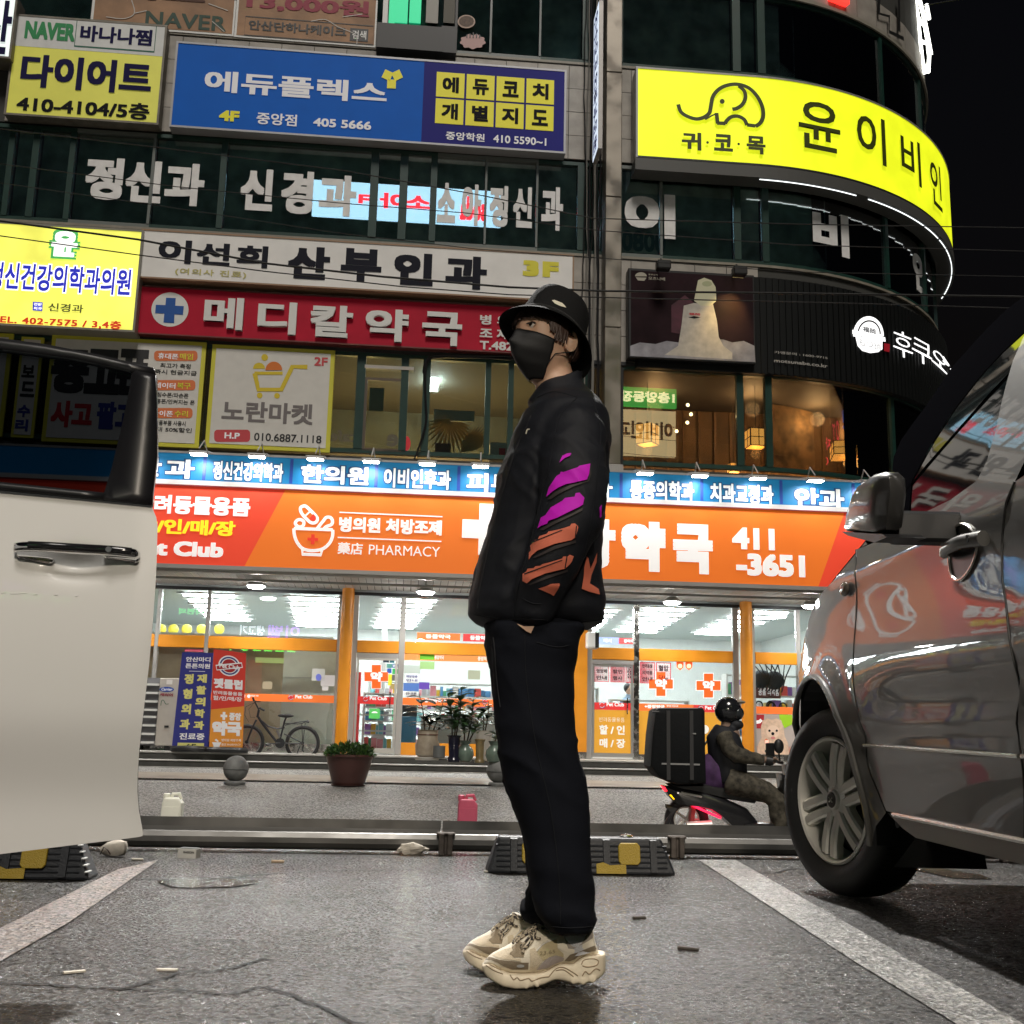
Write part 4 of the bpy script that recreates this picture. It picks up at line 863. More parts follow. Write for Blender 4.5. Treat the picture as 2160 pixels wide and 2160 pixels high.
# lower glazing: base height per bay
zbL = fs('A', 500, 1418)[1]
bays = [(0, ZF+.1, 'p'), (1, ZF+.12, 'p'), (2, ZF+.16, 'p'), (3, ZF+.1, 'door'), (4, ZF+.22, 'p'), (5, ZF+.1, 'door'), (6, ZF+.1, 'yellow'), (7, ZF+.15, 'p'), (8, ZF+.15, 'p')]
brt = mat('bright_frame', (.5, .49, .47), .3, metal=.7)
for i, zb_, k in bays:
    u0, u1 = edges[i]
    if k == 'door':
        dr = B().box(u0+.01, u0+.05, -.03, .03, ZF+.02, zt0-.09).box(u1-.05, u1-.01, -.03, .03, ZF+.02, zt0-.09).box(u0+.05, u1-.05, -.03, .03, ZF+.02, ZF+.11).box(u0+.05, u1-.05, -.03, .03, zt0-.13, zt0-.09).build('door', brt, shop, W=WSF)
        B().box(u0+.05, u1-.05, -.006, .006, ZF+.11, zt0-.13).build('pane', M['gls'], dr, W=WSF)
        B().tube([WSF((u1-.12, .05, ZF+.82)), WSF((u1-.12, .05, ZF+1.12))], .012, 8).build('handle', M['steel'], dr)
        B().box(u0, u1, -.04, .04, zt0-.088, zt0-.002).build('door_closer_rail', M['alu'], shop, W=WSF)
    else:
        B().box(u0, u1, -.006, .006, zb_, zt0).build('pane', M['gls'], shop, W=WSF)
        B().box(u0, u1, -.03, .04, ZF, zb_).build('base_panel', orp if i in (4,) else M['steel'], shop, W=WSF)
# printed bands, crosses and yellow films on the glass
bo_ = em('orange_film', (.80, .17, .03), .38); br_ = em('red_film', (.62, .03, .03), .38); bw2 = em('film_white', (.85, .85, .85), .4); yf = mat('yellow_film', (.70, .33, .02), .55, es=.12, ec=(.9, .5, .1))
z1, z0 = fs('d3', 1300, 905)[1], fs('d3', 1300, 968)[1]
def band(i, m, lab, xo=0): 
    u0, u1 = edges[i]; B().box(u0+(.05 if bays[i][2] == 'door' else 0), u1-(.05 if bays[i][2] == 'door' else 0), .008, .012, z0, z1).build('glass_band', m, shop, W=WSF)
for i, m in ((0, bo_), (1, bo_), (2, bo_), (3, br_), (4, bo_), (5, br_), (6, bo_), (7, bo_), (8, bo_)): band(i, m, '')
def st(g, c, x0, y0, x1, y1, m, **k): 
    a, b = fs(c, x0, y0, .015), fs(c, x1, y1, .015); return text(g, a[0], b[1], b[0], a[1], m, shop, d=SD+.016, **k)
blu = mat('emblem_blue', (.04, .05, .2), .5, es=.1)
def emblem(c, x, y, r, band_=True, par=None, dd=.016):
    W_ = lambda p: fs(c, p[0], p[1], dd)
    for rr, m, e in ((r, blu, 0), (r*.82, bw2, .001), (r*.7, br_, .002)): circ(c, x, y, rr, m, par or shop, SD+dd+e, n=20)
    shape(c, [(x-r*1.25, y+r*.05), (x+r*1.2, y-r*.5), (x+r*1.25, y+r*.1), (x-r*1.2, y+r*.6)], br_, par or shop, SD+dd+.004)
emblem('d3', 1343, 930, 24); st('Pet Club', 'd3', 1380, 908, 1525, 942, bw2, bold=.03); circ('d3', 985, 920, 14, bw2, shop, SD+.016); st('병의원 처방', 'd3', 1000, 908, 1068, 925, bw2); st('중앙', 'd3', 915, 905, 955, 935, bw2, bold=.04)
emblem('d4', 400, 1027, 26); st('Pet Club', 'd4', 440, 1005, 598, 1042, bw2, bold=.03)
st('+중앙약국', 'd4', 918, 1022, 1105, 1064, bw2, bold=.05); circ('d4', 1130, 1046, 14, bw2, shop, SD+.016); st('병의원 처방조제', 'd4', 1148, 1032, 1218, 1045, bw2); emblem('d4', 1503, 1055, 26)
emblem('d5', 322, 884, 24); st('Pet Club', 'd5', 356, 864, 487, 896, bw2, bold=.03); st('+중앙약국', 'd5', 642, 880, 795, 912, bw2, bold=.05); st('병의원 처방조제', 'd5', 810, 884, 895, 900, bw2)
u0, z_ = fs('d5', 1012, 900); B().box(fs('d5', 1010, 900)[0], edges[6][1], .013, .016, z0, z1).build('glass_band', br_, shop, W=WSF); emblem('d5', 1068, 912, 24, dd=.02); st('Pet Club', 'd5', 1098, 890, 1230, 922, bw2, bold=.03)
def cross(c, x, y, r):
    w = r*.38; S = lambda g: [(x-w-g, y-r-g), (x+w+g, y-r-g), (x+w+g, y-w-g), (x+r+g, y-w-g), (x+r+g, y+w+g), (x+w+g, y+w+g), (x+w+g, y+r+g), (x-w-g, y+r+g), (x-w-g, y+w+g), (x-r-g, y+w+g), (x-r-g, y-w-g), (x-w-g, y-w-g)]
    shape(c, S(6), bw2, shop, SD+.016); shape(c, S(0), em('cross_red', (.85, .10, .01), .65), shop, SD+.02)
    a, b = fs(c, x-r*.5, y-r*.42, .024), fs(c, x+r*.5, y+r*.45, .024); text('약', a[0], b[1], b[0], a[1], bw2, shop, d=SD+.024, bold=.05)
cross('d4', 500, 822, 108); cross('d5', 766, 725, 90); cross('d5', 1125, 737, 90)
zrl = fs('d5', 400, 1284)[1]; u0, u1 = edges[5]; B().box(u0+.052, u1-.052, .014, .018, zrl+.015, z0-.002).build('yellow_film', yf, shop, W=WSF); B().box(u0+.02, u1-.02, .03, .045, zrl-.015, zrl+.014).build('rail', M['white'], shop, W=WSF); B().box(u0+.02, u1-.02, .02, .034, ZF+.02, zrl-.016).build('lower_panel', orp, shop, W=WSF)
u0, u1 = edges[6]; B().box(u0, u1, .014, .018, ZF+.101, z0-.002).build('yellow_film', yf, shop, W=WSF)
yw = mat('film_letter_white', (.8, .78, .72), .5, es=.25)
for g, x0, y0, x1, y1, b_ in (('반려동물용품', 300, 975, 492, 1015, .02), ('할 / 인', 300, 1033, 493, 1110, .04), ('매 / 장', 302, 1135, 497, 1210, .04)): st(g, 'd5', x0, y0, x1, y1, yw, bold=b_)
circ('d5', 1095, 1068, 34, yw, shop, SD+.022)
# stickers and notices on the glass
def sticker(c, x0, y0, x1, y1, colr, txt=None, tc=None, nm='notice', es=.25):
    a, b = fs(c, x0, y0, .02), fs(c, x1, y1, .02); m = mat('notice_%02x%02x%02x' % tuple(int(255*v) for v in colr), colr, .6, es=es)
    o = B().box(a[0], b[0], .013, .017, b[1], a[1]).build(nm, m, shop, W=WSF)
    if txt:
        n = len(txt); h = (a[1]-b[1])/n
        for i, s_ in enumerate(txt): text(s_, a[0]+(b[0]-a[0])*.12, a[1]-h*(i+.8), b[0]-(b[0]-a[0])*.12, a[1]-h*(i+.2), tc or navy, o, d=SD+.02)
    return o
sticker('d4', 434, 1117, 530, 1212, (.10, .55, .12), None); circ('d4', 483, 1160, 28, bw2, shop, SD+.021, ry=16, a0=0, a1=180)
for x0, y0, x1, y1, cc in ((565, 632, 617, 692, (.03, .05, .08)), (625, 640, 667, 695, (.03, .15, .2)), (597, 703, 645, 742, (.1, .3, .25)), (600, 746, 640, 790, (.03, .1, .45)), (648, 748, 700, 800, (.05, .45, .12)), (612, 800, 642, 905, (.8, .8, .05)), (645, 805, 692, 860, (.15, .14, .13)), (632, 888, 690, 938, (.45, .33, .12))): sticker('d4', x0, y0, x1, y1, cc)
sticker('d4', 646, 703, 704, 742, (.12, .22, .42), ['VISA'], bw2)
sticker('d4', 755, 715, 905, 795, (.45, .52, .48)); sticker('d4', 762, 800, 895, 878, (.75, .78, .8), ['예방접종', '안내'], mat('blue_letter')); sticker('d4', 752, 880, 893, 958, (.08, .18, .5)); sticker('d4', 758, 958, 888, 1002, (.75, .75, .75), ['안내문']); sticker('d4', 897, 873, 990, 940, (.12, .06, .4)); sticker('d4', 905, 583, 1036, 667, (.12, .42, .02)); sticker('d4', 905, 680, 1036, 755, (.3, .5, .2)); sticker('d4', 1348, 762, 1462, 850, (.35, .38, .28))
for i, (x0, x1, tx) in enumerate(((262, 376, ['칼슘', '영양제', '안내']), (386, 492, ['매주', '할인', '행사']), (500, 560, ['상담']), (608, 720, ['반려동물', '의약품', '안내']), (730, 842, ['혈압', '당뇨']))):
    sticker('d5', x0, 545+i*4, x1, 710+i*4, (.60, .05, .08)); sticker('d5', x0+6, 551+i*4, x1-6, 704+i*4, (.78, .78, .78), tx, blk)
for x in (910, 977):
    shape('d5', [(x-27, 558), (x+27, 560), (x+25, 600), (x, 622), (x-25, 598)], em('cross_red'), shop, SD+.02); circ('d5', x, 590, 17, em('cream_glow', (.9, .7, .4), .5), shop, SD+.023)
sticker('d3', 1525, 685, 1628, 790, (.55, .56, .52)); sticker('d3', 1600, 740, 1712, 835, (.62, .6, .6)); sticker('d3', 1608, 835, 1660, 872, (.7, .7, .7)); circ('d3', 1578, 760, 24, mat('blue_blob', (.15, .18, .6), .5, es=.3), shop, SD+.025, ry=30)
sticker('d3', 1105, 795, 1182, 860, (.36, .30, .2)); sticker('d3', 443, 517, 600, 545, (.5, .08, .12)); sticker('d4', 700, 1512, 796, 1600, (.62, .35, .03), es=.05)
# dog poster and red film at the right
a = fs('d5', 1468, 950, .02); b_ = fs('d5', 1800, 1310, .02)
B().box(a[0], b_[0], .013, .016, b_[1], a[1]).build('dog_poster', mat('poster_grey', (.42, .36, .33), .6, es=.15), shop, W=WSF)
shape('d5', [(1468, 955), (1545, 957), (1540, 1062), (1468, 1060)], mat('deep_red', (.4, .02, .03), .5, es=.15), shop, SD+.02); stroke('d5', [(1475, 1015), (1510, 1010), (1525, 995)], .06, bw2, shop, SD+.024, k=1); shape('d5', [(1658, 955), (1800, 960), (1800, 1005), (1700, 1060), (1660, 985)], mat('lime', (.3, .55, .02), .5, es=.2), shop, SD+.02)
fur = mat('dog_cream', (.62, .44, .32), .8, es=.18, var=.2, vs=20)
shape('d5', [(1480, 1300), (1500, 1180), (1525, 1130), (1520, 1050), (1535, 1000), (1570, 985), (1600, 995), (1640, 985), (1675, 1000), (1690, 1050), (1700, 1120), (1725, 1170), (1735, 1300)], fur, shop, SD+.024)
circ('d5', 1610, 1085, 50, mat('dog_face', (.68, .50, .38), .8, es=.2), shop, SD+.026, ry=48)
for x, y, r in ((1585, 1078, 9), (1640, 1078, 9), (1610, 1100, 12)): circ('d5', x, y, r, blk, shop, SD+.03, n=12)
circ('d5', 1612, 1132, 18, mat('tongue', (.6, .2, .2), .5, es=.1), shop, SD+.03, ry=9)
circ('d5', 1560, 1150, 12, mat('orange_pill'), shop, SD+.03); stroke('d5', [(1560, 1170), (1600, 1200), (1580, 1230)], .05, blk, shop, SD+.03); stroke('d5', [(1650, 1165), (1658, 1230)], .06, blk, shop, SD+.03, k=1)
B().box(a[0], b_[0], .013, .016, ZF+.151, ZF+.30).build('glass_band', bo_, shop, W=WSF)
# bracket sign beside the pier and white rail
t = fthing('round_bracket_sign', 'small striped white bracket sign poking out behind the jacket', 'sign', fs('d5', 250, 400)[0], 2.1, SD+.3)
a, b_ = fs('d5', 205, 330, .3), fs('d5', 297, 462, .3); B().box(a[0], b_[0], .12, .32, b_[1], a[1]).build('body', M['white'], t, W=WSF, bevel=.05, seg=3); B().box(a[0]+.16, a[0]+.23, .321, .325, b_[1]+.02, a[1]-.02).build('stripe', M['black'], t, W=WSF)

# ------------------------------------------------------------------ canopy soffit
cz0 = fl('d1', 1000, 795, .5)[1]
t = fthing('canopy', 'grey slatted canopy ceiling under the orange sign', 'canopy', 0, 3.1, 0)
B().box(-10.2, 6.9, -1.3, .50, oz0+.0-.004+.02, oz0+.35).build('canopy_box', M['dark'], t, W=WL)
sm = mat('soffit_slat', (.60, .60, .58), .5, rv=.1)
zi = ZT+.10
slat_me = bpy.data.meshes.new('slat')
uu, k = -10.15, 0
for dd in range(1):
    while uu < 6.85:
        vs_ = [(uu+.006, .49, oz0-.03), (uu+.125, .49, oz0-.03), (uu+.125, SD+.06, zi), (uu+.006, SD+.06, zi)]
        b = B().add([(v[0], v[1], v[2]) for v in vs_] + [(v[0], v[1], v[2]+.015) for v in vs_], [(0, 1, 2, 3), (7, 6, 5, 4), (0, 4, 5, 1), (1, 5, 6, 2), (2, 6, 7, 3), (3, 7, 4, 0)])
        b.build('slat', sm, t, W=WL); uu += .131
B().box(-10.2, 6.9, .44, .52, oz0-.055, oz0-.012).build('fascia_trim', M['alu'], t, W=WL)
B().box(-10.2, 6.9, .10, .16, oz0-.14, oz0-.10).build('conduit', mat('conduit_grey', (.25, .25, .24), .4), t, W=WL)
cd = em('downlight_glow', (1, .99, .95), 110)
dls = [('A', 212, 1098), ('A', 483, 1104), ('A', 803, 1116), ('A', 1010, 1124), ('A', 1268, 1135), ('A', 1530, 1142)]
dlab = ['hidden behind the white car door', 'above the bicycle', 'above the ficus plants', 'behind the man in black', 'above the two red crosses on the right', 'above the dog poster']
for i, (c, x, y) in enumerate(dls):
    u, z = fl(c, x, y, -.1); t = fthing('canopy_downlight', 'round bright downlight under the canopy ' + dlab[i], 'lamp', u, z, -.1, group='downlights under the canopy')
    p = WL((u, -.1, z)); B().lathe([(.06, .09), (.13, .04), (.17, 0), (.17, -.012)], 20, tuple(p), cap=True).build('reflector', lw, t, smooth=True); B().lathe([(.15, -.014), (.13, -.045), (.06, -.06)], 20, tuple(p)).build('lens', cd, t, smooth=True); B().tube([p + Vector((0, 0, .08)), p + Vector((0, 0, .2))], .02, 8).build('stem', lw, t)
    L = bpy.data.lights.new('downlight_beam', 'SPOT'); L.energy = 110; L.spot_size = R(150); L.spot_blend = .7; L.shadow_soft_size = .12; L.color = (1, .97, .9); lo = bpy.data.objects.new('downlight_beam', L); col.objects.link(lo); lo.location = p - Vector((0, 0, .09))

# ------------------------------------------------------------------ pharmacy interior
iw = mat('shop_wall', (.80, .82, .80), .7, var=.05); 
rm = B().box(-10, 7.4, -9.05, -8.9, 0, 3.2).box(-10.1, -10, -8.9, SD-.06, 0, 3.2).box(7.4, 7.5, -8.9, SD-.06, 0, 3.2).build('shop_wall', iw, None, W=WL); kind(rm, 'structure')
kind(B().box(-10, 7.4, -8.9, SD-.06, .1, ZF+.01).build('shop_floor', mat('shop_floor', (.62, .66, .62), .25, rv=.08), None, W=WL), 'structure')
kind(B().box(-10, 7.4, -8.9, SD-.06, ZT+.07, ZT+.12).build('shop_ceiling', mat('shop_ceiling', (.55, .58, .57), .7), None, W=WL), 'structure')
tub = em('fluorescent_tube', (.93, 1, 1), 52)
tm = None; cnt = 0
t0 = fthing('ceiling_tube_light', 'tube light in the leftmost row on the pharmacy ceiling', 'light', 0, ZT, -3, group='rows of tube lights on the pharmacy ceiling')
tube_part = B().cbox((0, 0, -.05), (.95, .09, .035)).build('tube', tub, None, origin=(0, 0, 0)); tube_part.parent = t0
hs = B().cbox((0, 0, -.015), (1.2, .16, .03)).build('housing', mat('tube_housing', (.7, .7, .7), .5), None, origin=(0, 0, 0)); hs.parent = t0
t0.location = WL((-5.6, -2.2, ZT+.07)); first = True
for (uu, d0, n) in ((-5.6, -2.0, 6), (-3.6, -2.0, 7), (-1.75, -1.7, 7), (.35, -2.4, 6), (1.9, -2.4, 6), (3.3, -1.8, 6), (5.2, -1.8, 6)):
    for k in range(n):
        loc = WL((uu + k*.13*(1 if uu > 0 else -1)*.5, d0 - k*.95, ZT+.07))
        if first: t0.location = loc; first = False
        else: copy_thing(t0, loc, label='tube light on the pharmacy ceiling in the ' + {-5.6: 'leftmost row above the bicycle', -3.6: 'row just left of the left orange post', -1.75: 'row above the glass door', .35: 'row hidden behind the man', 1.9: 'row above the narrow right door', 3.3: 'row above the right pair of crosses', 5.2: 'row above the dog poster'}[uu])
prod = [mat('product_%d' % i, c, .5) for i, c in enumerate(((.75, .75, .73), (.55, .08, .07), (.08, .25, .5), (.7, .45, .05), (.1, .4, .2), (.5, .5, .55), (.25, .12, .4), (.75, .3, .35), (.2, .5, .55)))]
def multi(name, boxes, parent, W):
    me = bpy.data.meshes.new(name); b = B(); mi = []
    for bx in boxes: b.box(*bx[:6]); mi += [bx[6]]*6
    inv = root_matrix(parent).inverted(); me.from_pydata([inv @ W(v) for v in b.v], [], b.f)
    for m in prod: me.materials.append(m)
    me.polygons.foreach_set('material_index', mi); bm = bmesh.new(); bm.from_mesh(me); bmesh.ops.recalc_face_normals(bm, faces=bm.faces); bm.to_mesh(me); bm.free()
    o = bpy.data.objects.new(name, me); col.objects.link(o); o.parent = parent; o['kind'] = 'stuff'; return o
random.seed(11)
def shelf(label, u0, u1, dd, z1, n, dep=.35, m=None):
    t = fthing('product_shelf', label, 'shelf', (u0+u1)/2, ZF, dd)
    m = m or mat('shelf_white', (.6, .6, .58), .5); z0 = ZF+.01
    for u in (u0, u1-.03): B().box(u, u+.03, dd-dep, dd, z0, z1).build('side_panel', m, t, W=WL)
    bx = []
    for i in range(n+1):
        z = z0+.05+(z1-z0-.08)*i/n; B().box(u0+.031, u1-.031, dd-dep, dd, z, z+.025).build('shelf_board', m, t, W=WL)
        if i < n:
            H_ = (z1-z0-.08)/n; u = u0+.05
            while u < u1-.15:
                w = random.uniform(.05, .14); h = H_*random.uniform(.4, .82); bx.append((u, u+w-.008, dd-dep*.8, dd-.03-random.uniform(0, .06), z+.026, z+.026+h, random.choice((0, 0, 1, 2, 3, 4, 5, 6, 7, 8, 0)))); u += w
    multi('products', bx, t, WL)
shelf('white medicine shelf full of boxes behind the ficus window', -1.75, .6, -3.6, 1.62, 5); shelf('long shelf of medicine boxes behind the plants, further back', -2.6, -1.85, -5.0, 1.7, 5)
shelf('shelf of pet supplies behind the right pair of red crosses', 2.3, 3.9, -2.6, 1.35, 3); shelf('shelf of packets behind the narrow right door', 1.3, 2.2, -3.4, 1.6, 4); shelf('pet carrier and packet shelf behind the dog poster', 4.6, 6.6, -2.4, 1.9, 4)
shelf('low display rack of packets just inside the glass door', -2.6, -1.95, -2.5, 1.35, 4, .5)
def hb(name, label, c, x0, y0, x1, y1, m, dd, txt, cat='sign', bd=.03):
    a, b = fl(c, x0, y0, dd), fl(c, x1, y1, dd); t = fthing(name, label, cat, (a[0]+b[0])/2, b[1], dd)
    B().box(a[0], b[0], dd-.05, dd, b[1], a[1]).build('board', m, t, W=WL)
    for g, fx0, fx1, mm in txt: w = b[0]-a[0]; h = a[1]-b[1]; text(g, a[0]+w*fx0, b[1]+h*.2, a[0]+w*fx1, a[1]-h*.2, mm, t, d=dd+.004, bold=bd)
hb('category_sign', 'orange animal medicine sign high on the back of the pharmacy', 'd4', 878, 412, 1275, 490, bo_, -4.5, [('동물약국', .2, .78, bw2)]); hb('category_sign', 'red animal medicine sign high at the back just left of the man', 'd4', 1305, 425, 1620, 503, br_, -4.5, [('동물약품', .2, .8, bw2)])
hb('shelf_header', 'long orange header board with white pharmacy name above the medicine shelf', 'd4', 752, 603, 1620, 692, em('header_orange', (.85, .25, .06), .55), -3.55, [('중앙약국', .33, .43, bw2), ('중앙약국', .79, .92, bw2)])
hb('wall_menu', 'red edged price list boards over the right counter', 'd5', 452, 378, 566, 424, em('red_film'), -4, [('강아지', .3, .95, bw2)]); hb('lit_header', 'blue and white lit header seen at the top of the right door', 'd5', 300, 372, 455, 424, em('blue_header', (.25, .3, .75), .7), -4.2, [('캐시', .2, .6, bw2)])
hb('stroller_sign', 'dusty pink board of animal medicine over the folded pet strollers', 'd5', 1480, 728, 1668, 836, mat('dusty_pink', (.35, .16, .15), .6), -1.8, [('동물 의약품', .1, .95, bw2)])
t = fthing('red_shelf_frame', 'bright red upright gondola end just inside the glass door', 'shelf', fl('d4', 320, 1000, -2)[0], ZF, -2)
a, b_ = fl('d4', 312, 780, -2), fl('d4', 335, 1260, -2); B().box(a[0], b_[0], -2.3, -2, ZF+.01, a[1]).build('upright', em('red_film'), t, W=WL)
for z in (.6, .9, 1.2): B().box(b_[0], b_[0]+.7, -2.3, -2, z, z+.03).build('shelf_board', mat('shelf_white'), t, W=WL)
t = fthing('service_counter', 'white pharmacy counter at the back of the shop', 'counter', 1.8, ZF, -5); B().box(.8, 3.6, -5.3, -4.8, ZF+.01, 1.15).build('counter_body', iw, t, W=WL); B().box(.75, 3.65, -5.35, -4.75, 1.15, 1.2).build('counter_top', mat('shelf_white'), t, W=WL)
t = fthing('white_pillar', 'white square column inside the glass door', 'column', fl('d4', 555, 1000, -3)[0], ZF, -3); a, b_ = fl('d4', 530, 880, -3), fl('d4', 580, 880, -3); B().box(a[0], b_[0], -3.3, -3, ZF+.01, ZT+.06).build('shaft', iw, t, W=WL); 
t = fthing('chest_freezer', 'low white cabinet on the shop floor inside the glass door', 'cabinet', fl('d4', 515, 1300, -2.6)[0], ZF, -2.6); a, b_ = fl('d4', 458, 1262, -2.6), fl('d4', 575, 1340, -2.6); B().box(a[0], b_[0], -3, -2.6, ZF+.01, a[1]).build('cabinet_body', iw, t, W=WL, bevel=.02)
t = fthing('blue_cabinet', 'blue grey frosted screen low behind the left end of the plant window', 'screen', fl('d4', 785, 1300, -1.3)[0], ZF, -1.3); a, b_ = fl('d4', 722, 1190, -1.3), fl('d4', 862, 1500, -1.3); B().box(a[0], b_[0], -1.36, -1.3, ZF+.01, a[1]).build('lower_screen', mat('blue_frost', (.10, .30, .48), .6, es=.1), t, W=WL); a2 = fl('d4', 722, 1085, -1.3); B().box(a[0], b_[0], -1.36, -1.3, a[1]+.002, a2[1]).build('upper_screen', mat('slate', (.10, .13, .16), .6), t, W=WL)
b_ = fl('d4', 1600, 1200, -1.32); B().box(a[0]+.38, b_[0]+.3, -1.42, -1.37, ZF+.01, b_[1]).build('frosted_film', mat('pale_frost', (.55, .62, .60), .7, es=.08), t, W=WL)
# folded strollers with small wheels
for i, (x, y) in enumerate(((1530, 640), (1625, 650))):
    u, z = fl('d5', x, y, -1.5); t = fthing('pet_stroller', ['folded black pet stroller hung high behind the far right glass', 'second folded black pet stroller with grey hood behind the far right glass'][i], 'stroller', u, z-.5, -1.5)
    for k in range(5): B().tube([WL((u-.15+.07*k, -1.5, z-.35)), WL((u+.05*k, -1.45, z-.05)), WL((u-.3+.17*k, -1.5, z+.30))], .012, 6).build('strut', M['black'], t)
    B().ball(WL((u, -1.55, z-.12)), (.2, .12, .18), 12, 8).build('hood', mat('stroller_grey', (.03, .04, .05), .6), t, smooth=True)
    for k in (-.1, .12): B().torus(WL((u+k, -1.42, z-.62)), .07, .015, FN, 16, 6).build('wheel', M['black'], t, smooth=True)
# pharmacist seen over the shelf
u, z = fl('d5', 525, 775, -3.0); p = WL((u, -3.0, 0))
t = thing('person', 'person in a pale blue shirt behind the narrow right door, facing right', 'person', (p.x, p.y, ZF), YAW)
b = B(); b.lathe([(.10, ZF+.02), (.13, .5), (.17, .8), (.19, z-.32), (.18, z-.2), (.07, z-.12), (.05, z-.06)], 16, (p.x, p.y, 0), sy=.65); b.build('body', mat('pale_blue_shirt', (.30, .42, .58), .8), t, smooth=True)
hd = B().ball((p.x, p.y, z+.03), (.085, .10, .115), 16, 10).build('head', mat('skin_dim', (.50, .33, .24), .6), t, smooth=True); B().ball((p.x-.02, p.y+.01, z+.055), (.09, .105, .105), 16, 10).build('hair', M['black'], t, smooth=True)
# partition at the left third of the shop, with a back room
kind(B().box(-10, -3.2, -2.9, -2.8, ZF, 2.3).build('partition_wall', mat('partition_tan', (.48, .39, .27), .6, var=.35, vs=1.5, es=.05), None, W=WL), 'structure')  # slight emission painted in so the wall looks lit
t = fthing('light_partition', 'pale green tinted panel inside behind the parked bicycle', 'panel', fl('d3', 1500, 800, -2.0)[0], ZF, -2); a, b_ = fl('d3', 1290, 500, -2), fl('d3', 1740, 1370, -2); B().box(a[0], b_[0], -2.06, -2, ZF+.01, a[1]).build('panel_face', mat('pale_green_panel', (.58, .62, .52), .5, var=.08, es=.12), t, W=WL); panel(t, 'rail', 'd3', 1290, 755, 1740, 770, M['alu'], -1.99, -1.96)  # faint emission brightens the panel in place of room light
t = fthing('globe_reflection', 'reflected round yellow lamps built as globes behind the left shop glass', 'lamp', fl('d3', 450, 350, -2.6)[0], 2.2, -2.6)  # lamp reflections in the glass, built as glowing globes inside
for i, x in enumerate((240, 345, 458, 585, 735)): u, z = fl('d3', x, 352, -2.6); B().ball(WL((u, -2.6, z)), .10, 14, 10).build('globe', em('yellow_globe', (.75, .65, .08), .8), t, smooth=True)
t = fthing('green_panel', 'pale green lit strip on the tan partition above the bicycle', 'light', fl('d3', 1170, 610, -2.7)[0], 1.9, -2.7); panel(t, 'glow_face', 'd3', 1042, 590, 1305, 642, em('pale_lime_glow', (.45, .55, .2), .5), -2.74, -2.7)
kind(B().box(-10, -3.2, -2.78, -2.0, 2.3, 2.36).build('partition_head', iw, None, W=WL), 'structure')
